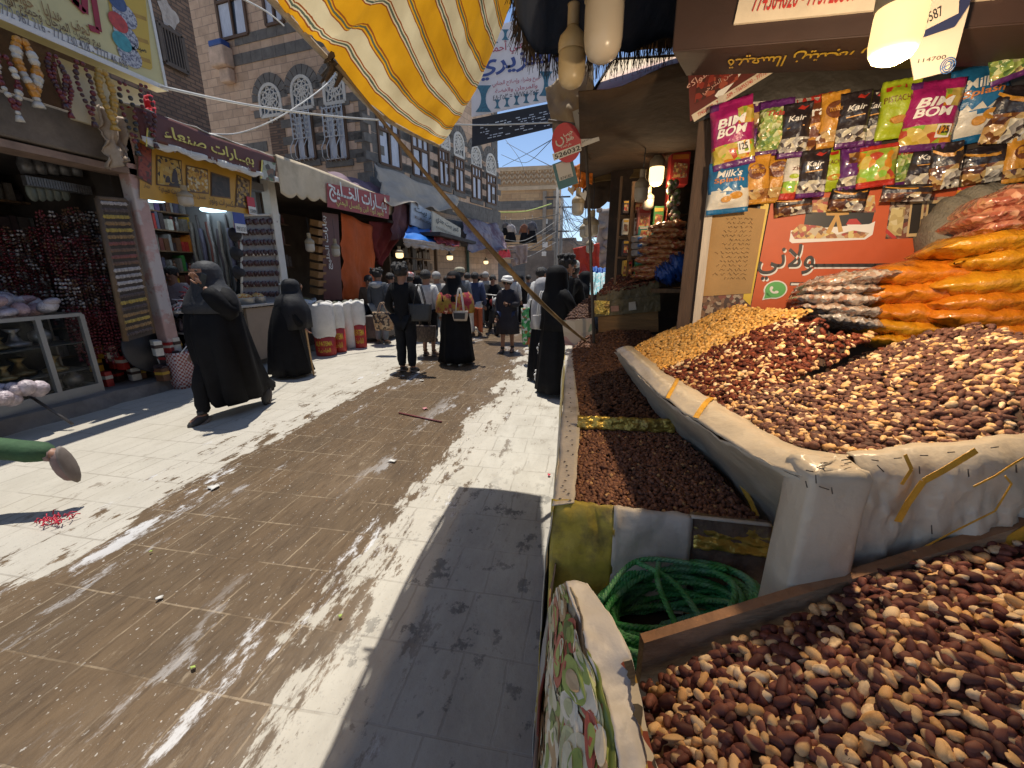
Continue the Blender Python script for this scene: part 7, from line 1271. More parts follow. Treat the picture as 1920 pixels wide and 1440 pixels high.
def strand_mesh(mats_, n, r, L_, loop=.03):
    g = MB(); rnd = random.Random(n)
    for s in (-1, 1):
        for i in range(n):
            q = (i+.5)/n; g.ell((s*loop*math.sin(math.pi*min(1, q*1.2+.1))*.5, s*loop*math.sin(math.pi*min(1, q+.08)), -L_*q), r*(.8+.5*rnd.random()), nu=6, nv=4, mi=(i//2) % len(mats_))
    g.tube([(0, 0, -L_), (0, .005, -L_-.05)], [r*.9, r*1.5], 5, len(mats_)-1); return g
M_bd = {k: mat('bead_'+k, c, .3, .2, 12, coat=.3) for k, c in dict(red=(.13, .012, .018), dark=(.06, .02, .02), brown=(.12, .06, .03), clear=(.35, .33, .33), orange=(.55, .24, .03), white=(.55, .52, .46), amber=(.45, .27, .05), black=(.02, .02, .02)).items()}
protos2 = [strand_mesh([M_bd[a], M_bd[b]], 13, .014, .55).build('bead_strand', [M_bd[a], M_bd[b]], local=True) for a, b in (('red', 'dark'), ('dark', 'brown'), ('clear', 'dark'), ('red', 'red'), ('brown', 'clear'))]
labs = ['red and dark bead strand hanging in the jewellery shop curtain of beads', 'dark brown bead strand hanging in the jewellery shop curtain of beads', 'clear and dark bead strand hanging in the jewellery shop curtain of beads', 'plain red bead strand hanging in the jewellery shop curtain of beads', 'brown and clear bead strand hanging in the jewellery shop curtain of beads']; used = set()
for r, (v, X) in enumerate(((395, XF-.55), (448, XF-.42), (520, XF-.32), (580, XF-.25), (430, XF-.9), (500, XF-.85))):
    for k in range(19):
        u = 70+k*6.2+r*18 if r < 4 else -12+k*6; 
        if r < 4 and (u > 238+r*4 or u < 60) or r > 3 and u > 80: continue
        i = (3 if r == 3 else random.randrange(5)); p = at(u, v, X=X+random.uniform(-.06, .06))
        o = protos2[i] if i not in used else protos2[i].copy()
        if i in used: COL.objects.link(o)
        used.add(i); tag(o, labs[i], 'bead strand', 'bead strands in the jewellery shop'); o.location = p+UP*random.uniform(-.05, .05); o.rotation_euler = (0, 0, random.uniform(-.8, .8)); o.scale = (random.uniform(.8, 1.3), 1, random.uniform(.85, 1.12))
for (u, v, L_, r, c1, c2, lab) in ((38, 72, .50, .036, 'orange', 'white', 'orange and white big bead necklace hanging below the yellow sign'), (97, 100, .42, .022, 'red', 'dark', 'pair of coral red strands hanging right of the orange necklace'), (108, 118, .42, .02, 'red', 'red', 'short coral strand next to the coral pair under the lintel'), (148, 112, .55, .022, 'red', 'dark', 'dark red tasselled strand hanging before the beige sign'), (190, 130, .52, .034, 'amber', 'amber', 'amber bead necklace hanging in front of the beige cloth'), (228, 150, .70, .022, 'red', 'black', 'long red and black strand hanging at the maroon awning corner'), (268, 156, .62, .022, 'red', 'dark', 'rightmost red tasselled strand by the maroon sign'), (2, 100, .48, .024, 'red', 'white', 'red and white strand at the left picture edge')):
    p = at(u, v, X=-5.15); o = strand_mesh([M_bd[c1], M_bd[c2]], 11, r, L_, .05).build('bead_strand', [M_bd[c1], M_bd[c2]], local=True, label=lab, cat='bead strand', group='strands hanging under the yellow sign'); o.location = p; o.rotation_euler = (0, 0, .2)
for k in range(5):
    p = at(45+k*23, 300+k*1.5, X=XF-.5); g = MB(); g.lathe([(.06, -.14), (.07, -.05), (.045, .05), (.055, .11), (.02, .14)], p, 10); g.build('silver_stand', mat('silver_goods', (.13, .13, .14), .4, .4, 20, metal=.4), loc=tuple(p), label='dark silver necklace stand in the upper row of the jewellery shop', cat='display stand', group='silver stands in the jewellery shop')
    p = at(60+k*15, 360, X=XF-.5); g = MB(); g.ell(p, (.03, .055, .10), nu=12, nv=8); g.build('plate', mat('greenish_plate', (.13, .15, .13), .35, .2, 12), loc=tuple(p), label='greenish oval plate in the row below the silver stands', cat='plate', group='greenish plates in the jewellery shop')
g = MB(); a, b = at(45, 338, X=XF-.45), at(155, 322, X=XF-.45); g.box((XF-.45, (a.y+b.y)/2, a.z), (.06, b.y-a.y, .10)); 
for k in range(24): g.box((XF-.41, a.y+(b.y-a.y)*k/23, a.z), (.02, .02, .09))
g.build('display_bar', mat('silver_goods', (.13, .13, .14), .4), loc=tuple(a), label='long bar of small silver pendants above the greenish plates', cat='display bar')
gc = thing('glass_case', 'aluminium framed glass case full of brass and silver ware on the step', 'display case', (-5.9, 3.0, .15)); xa, xb2, ya, yb3, za, zb3 = -5.72, -6.25, 1.3, 3.78, .15, 1.08
g = MB(); ym = at(90, 670, X=xa).y
for y in (ya, ym, yb3):
    for x in (xa, xb2): g.box((x, y, (za+zb3)/2), (.045, .045, zb3-za))
for x in (xa, xb2):
    for z in (za+.09, zb3): g.box((x, (ya+yb3)/2, z), (.04, yb3-ya, .04))
for y in (ya, yb3):
    for z in (za+.09, zb3): g.box(((xa+xb2)/2, y, z), (xa-xb2, .04, .04))
g.build('frame', M_alu, gc); g = MB(); g.box((xa+.015, (ya+yb3)/2, za+.05), (.02, yb3-ya+.04, .13)); g.build('kick_panel', M_alu, gc)
g = MB(); g.box((xa+.012, (ya+yb3)/2, (za+zb3)/2+.05), (.006, yb3-ya, zb3-za-.1)); g.build('front_glass', M_glass, gc); g = MB(); g.box(((xa+xb2)/2, (ya+yb3)/2, zb3+.02), (xa-xb2+.05, yb3-ya+.05, .01)); g.build('top_glass', M_glass, gc)
g = MB(); 
for z in (.45, .76): g.box(((xa+xb2)/2, (ya+yb3)/2, z), (xa-xb2-.05, yb3-ya-.05, .012))
g.box((xb2+.02, (ya+yb3)/2, .6), (.01, yb3-ya, .85)); g.build('inner_shelf', mat('shelf_back', (.07, .07, .06), .7, .3, 5), gc)
rnd = random.Random(77); M_w = [mat('brass_ware', (.28, .20, .08), .4, .4, 18, metal=.6), mat('silver_ware', (.30, .30, .30), .35, .4, 18, metal=.6), mat('dark_ware', (.08, .07, .05), .5, .4, 18), mat('white_ware', (.48, .47, .44), .5, .2, 12), mat('green_ware', (.12, .15, .07), .5, .4, 18)]
for z in (.25, .46, .775):
    y = 2.15
    while y < 3.7:
        s_ = rnd.uniform(.7, 1.25); c = (rnd.uniform(-6.0, -5.85), y, z); g = MB(); pr__ = rnd.choice([[(.05, 0), (.085, .06), (.08, .11), (.03, .15), (.045, .2)], [(.09, 0), (.10, .03), (.05, .05), (.02, .12), (.06, .16)], [(.07, 0), (.07, .12), (.072, .13), (.02, .14)]]); g.lathe([(r*s_, zz*s_) for r, zz in pr__], c, 12); g.build('ware', M_w[rnd.randrange(5)], gc); y += .19*s_
g = MB(); rnd = random.Random(5)
for k in range(60): g.ell((rnd.uniform(-6.2, -5.78), rnd.uniform(2.2, 3.65), 1.13+.16*rnd.random()), (rnd.uniform(.06, .12), rnd.uniform(.06, .13), rnd.uniform(.04, .08)), ROT(rnd.uniform(-30, 30), rnd.uniform(-30, 30), rnd.uniform(0, 180)), 8, 6, k % 3)
g.build('packet_heap', [mat('clear_packet', (.42, .38, .42), .25, .3, 20, bump=.6), mat('clear_packet_red', (.40, .28, .30), .25, .4, 20, bump=.6), mat('clear_packet_white', (.52, .50, .54), .25, .2, 20, bump=.6)], loc=(-6, 2.8, 1.1), label='heap of clear plastic packets lying on top of the glass case', cat='packets', kind='stuff')
c = at(20, 740, X=-5.3); g = MB(); [g.ell(c+Vector((random.uniform(-.08, .08), random.uniform(-.2, .2), random.uniform(-.06, .06))), random.uniform(.04, .08), nu=7, nv=5) for _ in range(26)]
g.build('packet_heap', mat('pinkish_packets', (.50, .42, .44), .3, .4, 18, bump=.6), loc=tuple(c), label='pile of shiny pinkish packets on a cart at the left picture edge', cat='packets', kind='stuff')
for (u0, v0, u1, v1, lab) in ((0, 735, 62, 785, 'nearer dark rod of the cart at the left picture edge'), (55, 742, 136, 795, 'longer dark rod lying slanted over the kerb at left')): a, b = at(u0, v0, Z=.35), at(u1, v1, Z=.06); g = MB(); g.tube([a, b], .014, 6); g.build('rod', M_steel, loc=tuple(a), label=lab, cat='rod')
# ---- farther stalls on the left
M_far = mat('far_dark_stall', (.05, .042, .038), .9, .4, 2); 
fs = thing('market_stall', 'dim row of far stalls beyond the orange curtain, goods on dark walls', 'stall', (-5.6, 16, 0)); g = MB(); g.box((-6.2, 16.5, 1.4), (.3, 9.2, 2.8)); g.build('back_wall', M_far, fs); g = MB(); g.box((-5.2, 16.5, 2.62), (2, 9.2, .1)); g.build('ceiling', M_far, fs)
for y in (13.6, 17.5, 20.8): g = MB(); g.box((-5.0, y, 1.3), (.1, .1, 2.6)); g.build('post', mat('teal_post', (.07, .13, .11), .7) if y > 15 else M_wood, fs)
goods_shelf('shelf of brown wallets and framed goods under the blue tarp', -6.0, 12.3, 15.0, [.8, 1.2, 1.6, 2.0], 31, [mat('goods_l%d' % i, c, .6, .4, 8) for i, c in enumerate(((.16, .10, .06), (.3, .24, .18), (.08, .06, .05), (.2, .14, .1)))], dep=.3, hmax=.36, mw=.3); goods_shelf('shelf of dark clothes and goods beyond the teal post', -6.0, 15.6, 20.5, [.8, 1.25, 1.7], 33, cD, dep=.3, hmax=.42, mw=.28)
drape('maroon_drape', [at(740, 375, X=-5.1), at(773, 385, X=-5.1), at(770, 440, X=-5.0), at(735, 452, X=-5.1)], mat('maroon_cloth', (.13, .05, .05), .85, .2, 4), 'maroon cloth draped at the far end of the cream awning', 'cloth', wr=.08); drape('dark_red_drape', [at(692, 415, X=-5.5), at(765, 420, X=-5.3), at(712, 500, X=-5.5), at(700, 480, X=-5.6)], mat('dark_red_cloth', (.17, .02, .02), .85, .25, 4), 'dark red cloth sweeping down under the cream awning end', 'cloth', wr=.10)
drape('purple_tarp', [at(610, 318, X=-6.2), at(700, 345, X=-6.0), at(735, 372, X=-5.3), at(640, 345, X=-5.4)], mat('purple_tarp', (.16, .10, .13), .8, .15, 3), 'faded purple tarp lying over the cream awning roof', 'tarp', wr=.08)
drape('beige_tarp', [at(702, 306, X=-5.9), at(862, 372, X=-5.2), at(852, 398, X=-4.7), at(725, 378, X=-5.0)], mat('beige_tarp', (.42, .35, .27), .85, .15, 2, bump=.3), 'wide beige tarp sloping from the stone building over the signs', 'tarp', wr=.14, sag=.15); drape('blue_tarp', [at(772, 408, X=-5.3), at(796, 415, X=-5.3), at(855, 463, X=-4.2), at(757, 448, X=-4.6)], mat('blue_tarp', (.015, .16, .55), .5, .15, 3), 'bright blue tarp roof over a small stall', 'tarp', wr=.06)
drape('tarp_fringe', [at(755, 446, X=-4.55), at(856, 460, X=-4.2), at(852, 470, X=-4.2), at(760, 462, X=-4.55)], mat('ragged_edge', (.40, .33, .28), .9, .3, 6, bump=.6), 'ragged pale edge hanging below the blue tarp', 'tarp edge', wr=.04, scal=.08, nsc=9)
for (ul, vb, ur, vt, X, t1, t2, m, lab) in ((771, 421, 828, 382, -4.9, 'كنوز بيت', 'KUNOOZ BAIT', mat('pale_blue_sign', (.42, .45, .50), .5), 'pale blue shop sign with dark Arabic lettering above the blue tarp'), (811, 440, 864, 402, -4.55, 'كنوز بيت جدي', 'KUNOOZ BAIT JEDDY FOR SILVER', mat('cream_cloth_sign', (.50, .45, .35), .6), 'cream shop sign with Arabic and small Latin lettering beyond the pale blue one')):
    P = [at(ul, vb, X=X), at(ur, vb+22, X=X), at(ur, vt+26, X=X), at(ul, vt-6, X=X)]; o = thing('shop_sign', lab, 'sign', tuple(P[0])); g = MB(); g.slab(P, .04); g.build('board', m, o); F = Fr(P[0], P[1]-P[0], UP); W_ = (P[1]-P[0]).length; H_ = (P[3]-P[0]).length
    letters(o, F, [(t1, W_*.1, H_*.55, W_*.9, H_*.9)], M_black, .02, .015); letters(o, F, [(t2, W_*.1, H_*.32, W_*.92, H_*.45)], M_brn, .02, .004)
    g = MB(); g.disc(F, W_*.7, H_*.18, W_*.13, H_*.12, .022, n=9); g.build('emblem', mat('emblem_plum', (.14, .03, .12), .5), o)
drape('grey_tarp', [at(866, 410, X=-4.9), at(935, 420, X=-4.3), at(952, 472, X=-3.7), at(880, 468, X=-4.1)], mat('grey_plum_tarp', (.24, .20, .22), .7, .2, 2, col2=(.12, .06, .08), mixs=(.46, .56)), 'grey and plum tarpaulin roof sagging over far stalls', 'tarp', wr=.18, fs=2); drape('red_awning', [at(806, 432, X=-4.6), at(862, 452, X=-4.4), at(860, 464, X=-4.1), at(820, 455, X=-4.3)], mat('red_awning', (.25, .02, .02), .8), 'small dark red awning under the cream sign', 'awning', wr=.05); drape('red_rag', [at(935, 470, X=-3.9), at(955, 468, X=-3.7), at(957, 482, X=-3.7), at(936, 484, X=-3.9)], _mc['red_cloth'], 'red rag hanging below the grey tarpaulin', 'cloth', wr=.05)
for u, v, X, lab in ((748, 462, -4.9, 'small lit bulb glowing under the blue tarp'), (911, 482, -4.4, 'small lit bulb glowing in the far stall below the grey tarpaulin'), (843, 470, -4.5, 'small greenish lamp glowing by the teal post')): bulb(at(u, v, X=X), .10, .30, lab, lit=1.6, cordlen=.3, group='bulbs glowing in the far left stalls')
g = MB(); g.box((-4.7, 8.9, .35), (.5, .9, .5)); g.build('stone_bench', M_conc, loc=(-4.9, 9.3, 0), label='low concrete bench beside the sacks where the brown dressed boy sits', cat='bench', bevel=.02)
# ================================================================= people
def skinned(V, E_, R, sub=1):
    me = bpy.data.meshes.new('sk'); me.from_pydata([tuple(v) for v in V], E_, []); o = bpy.data.objects.new('sk', me); COL.objects.link(o)
    o.modifiers.new('k', 'SKIN').use_smooth_shade = True; s = o.modifiers.new('s', 'SUBSURF'); s.levels = sub; s.render_levels = sub
    for i, d in enumerate(me.skin_vertices[0].data): d.radius = R[i] if isinstance(R[i], tuple) else (R[i], R[i]); d.use_root = (i == 0)
    m = evald(o); vs = [v.co.copy() for v in m.vertices]; fs = [tuple(p.vertices) for p in m.polygons]; bpy.data.objects.remove(o); bpy.data.meshes.remove(me); bpy.data.meshes.remove(m); return vs, fs
JD = dict(pelvis=(0, 0, .53), belly=(0, .005, .62), chest=(0, .005, .73), neck=(0, .0, .835), jaw=(0, .012, .885), head=(0, .010, .93), crown=(0, .0, .965),
    ls=(-.105, 0, .80), le=(-.135, -.02, .63), lw=(-.14, .05, .49), rs=(.105, 0, .80), re=(.135, -.02, .63), rw=(.14, .05, .49),
    lh=(-.05, 0, .50), lk=(-.055, .015, .28), la=(-.055, -.01, .05), lt=(-.065, .085, .018), rh=(.05, 0, .50), rk=(.055, .015, .28), ra=(.055, -.01, .05), rt=(.065, .085, .018))
def cl(name, c, rough=.9, **k): return mat('cloth_'+name, c, rough, .22, 9, bump=.35, bscale=30, **k)
M_skin = mat('skin_brown', (.30, .15, .09), .55, .1, 8); M_eye = mat('eye_dark', (.02, .015, .012), .3); M_lip = mat('lip', (.24, .09, .07), .5); M_hair = mat('black_hair', (.018, .015, .014), .6, .4, 40, bump=.9, bscale=90); M_abaya = mat('black_abaya', (.007, .007, .0085), .75, .3, 6, spec=.16, bump=.3, bscale=14); M_veil = mat('black_veil', (.014, .014, .017), .75, .3, 8, spec=.3, bump=.3, bscale=20)
def hand(g, w_, e_, s, H, curl=.4, mi=0):
    w_, e_ = Vector(w_), Vector(e_); d = (w_-e_).normalized(); side = d.cross(Vector((0, 1, 0.2))).normalized(); n_ = side.cross(d).normalized(); p = w_+d*.03*H
    g.ell(p+d*.012*H, (.022*H, .012*H, .028*H), d.to_track_quat('Z', 'Y').to_matrix(), 8, 6, mi)
    for k in range(4):
        b = p+d*.034*H+side*(k-1.5)*.0095*H; L_ = (.030, .036, .034, .026)[k]*H; g.tube([b-d*.01*H, b+d*L_*.5+n_*L_*.1*curl, b+d*L_*(1-.35*curl)+n_*L_*.7*curl], [.0062*H, .0056*H, .004*H], 5, mi)
    t = p+side*-.018*H; g.tube([t, t+d*.016*H-side*.014*H, t+d*.034*H-side*.012*H+n_*.008*H], [.0066*H, .006*H, .0045*H], 5, mi)
def rings_of(prof, H, fold=.0, nf=9, seed=0, n=36, sway=(0, 0)):
    out = []
    for z, rx, ry, oy in prof:
        f = fold*max(0, (.85-z))*1.3; out.append([Vector(((rx*(1+f*(math.sin(nf*a+seed)+.6*math.sin((nf+4)*a+seed*2+z*5)+1.2*fbm((a*1.5, z*2.2, seed), 1.2))))*math.cos(a)*H+sway[0]*(.85-z)*H, (ry*(1+f*(math.cos(nf*a+seed)+.6*math.sin((nf+3)*a+z*4))))*math.sin(a)*H+oy*H+sway[1]*(.85-z)*H, z*H)) for a in np.linspace(0, 2*math.pi, n+1)[:-1]])
    return out
def person(label, u, v, uh, vh, rz, J=None, top=None, topr=1, legs=None, shorts=None, robe=None, head='hair', headm=None, shoe=None, girth=1, hood=None, group=None, z0=0, X=None, robeprof=None, fold=.12, sway=(0, 0), H=None, stoop=0, curl=.5, sleeve=1):
    b = at(u, v, Z=z0) if X is None else at(uh, vh, X=X); 
    if X is not None: b.z = z0
    hd = Vector((b.x, b.y, 0)).normalized(); H = H or (at(uh, vh, P=b, N=hd).z-z0)/(1-stoop*.14); o = thing('person', label, 'person', tuple(b), group, math.radians(rz)); j = {k: Vector(q) for k, q in JD.items()}
    if J: j.update({k: Vector(q) for k, q in J.items()})
    if stoop:
        for k in j:
            if j[k].z > .55: h_ = j[k].z-.55; j[k] = j[k]+Vector((0, stoop*h_*.7, -stoop*h_*.32))
    P = {k: q*H for k, q in j.items()}; ks = list(P); ix = {k: i for i, k in enumerate(ks)}
    ed = [('pelvis', 'belly'), ('belly', 'chest'), ('chest', 'neck'), ('neck', 'jaw'), ('jaw', 'head'), ('head', 'crown'), ('chest', 'ls'), ('ls', 'le'), ('le', 'lw'), ('chest', 'rs'), ('rs', 're'), ('re', 'rw'), ('pelvis', 'lh'), ('lh', 'lk'), ('lk', 'la'), ('la', 'lt'), ('pelvis', 'rh'), ('rh', 'rk'), ('rk', 'ra'), ('ra', 'rt')]
    rad = dict(pelvis=.075, belly=.07, chest=.08, neck=.032, jaw=(.044, .05), head=(.055, .064), crown=(.046, .054), ls=.04, le=.026, lw=.017, rs=.04, re=.026, rw=.017, lh=.055, lk=.036, la=.024, lt=.018, rh=.055, rk=.036, ra=.024, rt=.018)
    vs, fs = skinned([P[k] for k in ks], [(ix[a], ix[c]) for a, c in ed], [tuple(x*H for x in rad[k]) if isinstance(rad[k], tuple) else rad[k]*H for k in ks]); g = MB(); g.add(vs, fs, 0, True)
    for s in 'lr': hand(g, P[s+'w'], P[s+'e'], s, H, curl)
    hc = P['head']; F = lambda x, y, z: hc+Vector((x, y, z))*H
    g.ell(F(0, .068, -.008), (.008*H, .014*H, .016*H), None, 8, 6); g.ell(F(0, .058, -.034), (.016*H, .008*H, .005*H), None, 8, 5, 2); g.ell(F(0, .05, -.05), (.02*H, .016*H, .014*H), None, 8, 6)
    for s in (-1, 1): g.ell(F(s*.024, .060, .008), (.010*H, .006*H, .006*H), None, 8, 6, 1); g.ell(F(s*.024, .062, .021), (.014*H, .005*H, .004*H), None, 8, 4, 1); g.ell(F(s*.061, .0, -.006), (.007*H, .014*H, .019*H), None, 8, 6)
    g.build('body', [M_skin, M_eye, M_lip], o, local=True)
    def garment(nm, keys, edges, R_, m, sub=1):
        ix2 = {k: i for i, k in enumerate(keys)}; pts = [(P[k] if isinstance(k, str) else Vector(k)*H) for k in keys]; a, f = skinned(pts, [(ix2[x], ix2[y]) for x, y in edges], [r*H if not isinstance(r, tuple) else tuple(q*H for q in r) for r in R_], sub); g = MB(); g.add([p+Vector((1, .7, .2))*(.012 if nm == 'trousers' else .005)*fbm((p.x, p.y, p.z*1.8), 9) for p in a], f, 0, True); return g.build(nm, m, o, local=True)
    if top: garment('shirt', [(0, 0, .455), 'pelvis', 'belly', 'chest', 'neck', 'ls', 'le', 'lw', 'rs', 're', 'rw'], [((0, 0, .455), 'pelvis'), ('pelvis', 'belly'), ('belly', 'chest'), ('chest', 'neck'), ('chest', 'ls'), ('ls', 'le'), ('le', 'lw'), ('chest', 'rs'), ('rs', 're'), ('re', 'rw')], [(.106*girth, .092*girth), (.102*girth, .088*girth), (.096*girth, .082*girth), (.105*girth, .085*girth), .040, .052*topr, .042*topr, .030*topr, .052*topr, .042*topr, .030*topr], top)
    if legs: garment('trousers', ['pelvis', 'lh', 'lk', 'la', 'rh', 'rk', 'ra'], [('pelvis', 'lh'), ('lh', 'lk'), ('lk', 'la'), ('pelvis', 'rh'), ('rh', 'rk'), ('rk', 'ra')], [.088*girth, .068*girth, .052, .042, .068*girth, .052, .042], legs)
    if shorts: garment('shorts', ['pelvis', 'lh', 'lk', 'rh', 'rk'], [('pelvis', 'lh'), ('lh', 'lk'), ('pelvis', 'rh'), ('rh', 'rk')], [.092, .072, .062, .072, .062], shorts)
    if robe:
        pf = robeprof or [(.845, .04, .04, 0), (.82, .10, .06, 0), (.78, .125, .08, 0), (.70, .13, .095, .005), (.58, .135, .10, .005), (.45, .15, .115, 0), (.28, .165, .135, 0), (.12, .18, .15, 0), (.035, .19, .16, 0)]
        if stoop: pf = [(z-(stoop*(z-.55)*.32 if z > .55 else 0), a, c, oy+(stoop*(z-.55)*.7 if z > .55 else 0)) for z, a, c, oy in pf]
        g = MB(); g.loft(rings_of([(z, a*girth, c*girth, oy) for z, a, c, oy in pf], H, fold, 8, u, sway=sway), cap=(True, False)); g.build('robe', robe, o, local=True, solid=.006)
        garment('sleeves', ['chest', 'ls', 'le', 'lw', 'rs', 're', 'rw'], [('chest', 'ls'), ('ls', 'le'), ('le', 'lw'), ('chest', 'rs'), ('rs', 're'), ('re', 'rw')], [.075, .055*sleeve, .05*sleeve, .04*sleeve, .055*sleeve, .05*sleeve, .04*sleeve], robe)
    hx = hc.copy(); hx.z = 0; dy = hc.y/H-.01
    if head in ('hair', 'curly', 'grey'):
        g = MB(); g.ell(hc+Vector((0, -.012, .022))*H, (.064*H, .073*H, .060*H), None, 16, 12)
        for i, q in enumerate(g.v): w_ = q-hc; g.v[i] = hc+w_*(1+.05*fbm(q, 14/H))
        if head == 'curly': [g.ell(hc+Vector((random.uniform(-.06, .06), random.uniform(-.07, .04), random.uniform(.02, .085)))*H, random.uniform(.018, .026)*H, None, 6, 5) for _ in range(40)]
        g.build('hair', headm or M_hair, o, local=True)
    elif head in ('cap', 'turban'):
        g = MB(); g.ell(hc+Vector((0, -.012, .0))*H, (.060*H, .068*H, .058*H), None, 14, 10); g.build('hair', M_hair, o, local=True)
        g = MB(); g.lathe([(.066*H, .0), (.072*H, .014*H), (.070*H, .05*H), (.055*H, .068*H), (.02*H, .076*H), (.001, .077*H)], hc+Vector((0, -.002, .012))*H, 18)
        if head == 'turban': g.tube([hc+Vector((.068*math.cos(a), .074*math.sin(a), .024+.008*math.sin(a*2)))*H for a in np.linspace(0, 6.283, 20)], .018*H, 6)
        g.build('cap', headm or M_whitep, o, local=True)
    elif head in ('niqab', 'hijab', 'shawl'):
        oy = hc.y/H-.005; zz = hc.z/H-.93; pf = [(1.0, .004, .004, 0), (.995, .035, .04, 0), (.975, .062, .07, 0), (.94, .074, .084, 0), (.90, .076, .086, 0), (.86, .088, .090, .002), (.825, .118, .096, 0), (.79, .146, .106, 0), (.745, .160, .120, .005), (.69, .170, .128, .01)]
        if head == 'shawl': pf += [(.60, .165, .125, .01), (.52, .16, .13, .0)]
        g = MB(); R_ = rings_of([(z+zz, a*(girth if z < .83 else 1), c*(girth if z < .83 else 1), oy*(1 if z > .83 else .75)+c2) for z, a, c, c2 in pf], H, .16, 7, u+3); g.loft(R_, cap=(True, False)); g.build('headscarf', headm or M_veil, o, local=True, solid=.004)
        g = MB(); hh = .012 if head == 'niqab' else .034; fy = .082; 
        N_ = 10; vs = []
        for t in (-1, 1):
            for i in range(N_+1): a = math.pi*(.5+.26*(i/N_-.5)*(1.6 if head == 'niqab' else 1.2)); vs.append(hc+Vector((.078*math.cos(a), .089*math.sin(a), (.010 if head == 'niqab' else -.010)+t*hh))*H)
        g.add(vs, [(i, i+1, N_+2+i, N_+1+i) for i in range(N_)], 0, True)
        for s in (-1, 1): g.ell(hc+Vector((s*.025, .086, .010))*H, (.011*H, .005*H, .006*H), None, 8, 6, 1)
        if head != 'niqab': g.ell(hc+Vector((0, .093, -.010))*H, (.008*H, .010*H, .014*H), None, 8, 6); g.ell(hc+Vector((0, .089, -.032))*H, (.014*H, .004*H, .004*H), None, 8, 5, 2)
        g.build('face_opening', [M_skin, M_eye, M_lip], o, local=True)
    if hood: g = MB(); g.lathe([(.05*H, .03*H), (.085*H, .01*H), (.09*H, -.03*H), (.05*H, -.06*H)], P['neck']+Vector((0, -.03, -.01))*H, 16); g.build('hood', hood, o, local=True)
    if shoe:
        for s in 'lr':
            a, t = P[s+'a'], P[s+'t']; d = (t-a); d.z *= .3; d = d.normalized(); c = a.lerp(t, .45); c.z = (a.z+t.z)/2-.012*H; yv = (t-a).normalized(); dn = a-P[s+'k']; dn = (dn-yv*dn.dot(yv)).normalized(); q = Matrix((yv.cross(-dn), yv, -dn)).transposed(); g = MB(); g.ell(c, (.030*H, .074*H, .030*H), q, 12, 8); g.ell(c+dn*.024*H, (.034*H, .086*H, .012*H), q, 14, 6, 1); g.tube([a-(a-t)*.05-dn*.012*H, a+q @ Vector((0, 0, .035*H))], [.029*H, .027*H], 8); g.build('shoe', [shoe, S_sole], o, local=True)
    o['_h'] = 0; del o['_h']; return o, P, H
def W(o, p): return o.location+Matrix.Rotation(o.rotation_euler.z, 3, 'Z') @ Vector(p)
def tote(c, w_, h_, d_, m, label, hl=.22, rz=0, hm=None, printm=None):
    c = Vector(c); o = thing('tote_bag', label, 'bag', tuple(c)); R_ = RZ(rz); g = MB(); rr = []
    for z, k in ((0, .80), (.03, .86), (h_*.5, .96), (h_*.9, 1), (h_, 1.0)): rr.append([c+R_ @ Vector((w_/2*k*math.copysign(abs(math.cos(a))**.5, math.cos(a)), d_/2*k*math.copysign(abs(math.sin(a))**.6, math.sin(a))*(1 if z < h_*.8 else .6), z-h_)) for a in np.linspace(0, 6.283, 25)[:-1]])
    g.loft(rr, cap=(True, False)); g.build('body', m, o, solid=.006)
    for s in (-1, 1): g = MB(); g.tube([c+R_ @ Vector((x*w_*.25, s*d_*.28, -.02+hl*math.cos(x*1.57))) for x in np.linspace(-1, 1, 11)], .008, 5); g.build('handle', hm or m, o)
    if printm: g = MB(); F = Fr(c+R_ @ Vector((0, -d_/2-.004, -h_*.5)), R_ @ Vector((1, 0, 0)), UP); g.poly(F, [(-w_*.35, -h_*.3), (w_*.35, -h_*.3), (w_*.38, h_*.3), (-w_*.38, h_*.3)]); g.build('print', printm, o)
    return o
C_blk, C_gry, C_navy, C_wht = cl('black', (.008, .008, .0095), spec=.25), cl('grey', (.16, .17, .18)), cl('navy', (.035, .05, .11)), cl('white', (.58, .57, .54))
S_sole = mat('shoe_sole', (.17, .14, .12), .8); S_dark, S_wht, S_brn = mat('dark_shoe', (.035, .032, .03), .6), mat('white_shoe', (.6, .58, .54), .6), mat('brown_sandal', (.13, .08, .05), .7)
# striding woman with a phone
sp_ = [(.845, .05, .05, 0), (.82, .115, .075, 0), (.76, .155, .11, 0), (.66, .172, .14, .015), (.54, .18, .16, .01), (.40, .175, .17, -.01), (.28, .15, .19, -.04), (.18, .125, .215, -.07), (.12, .105, .235, -.10), (.085, .09, .22, -.11)]
o, P, H = person('woman in black robe and face veil striding past while holding a phone to her ear', 440, 776, 385, 489, 178, dict(le=(-.17, .05, .66), lw=(-.085, .12, .85), re=(.16, -.02, .62), rw=(.18, .04, .46), lk=(-.05, -.06, .26), la=(-.05, -.24, .13), lt=(-.055, -.21, .025), rk=(.05, .15, .27), ra=(.05, .17, .05), rt=(.06, .265, .018)), robe=M_abaya, head='niqab', headm=mat('sheen_veil', (.019, .020, .025), .7, .3, 8, bump=.4, bscale=24), shoe=S_dark, girth=1.06, robeprof=[(z, a*.92, c*.94, y) for z, a, c, y in sp_], fold=.17, sleeve=1.35, legs=C_blk)  # veil colour lightened bluish in place of a sheen
ph = W(o, P['lw']+Vector((.01, -.01, .06))); g = MB(); g.box(ph, (.012, .07, .14), ROT(-25, 0, 0)); g.build('phone', mat('phone_black', (.02, .02, .022), .2), loc=tuple(ph), label='dark phone held to the ear of the striding veiled woman', cat='phone', bevel=.004)
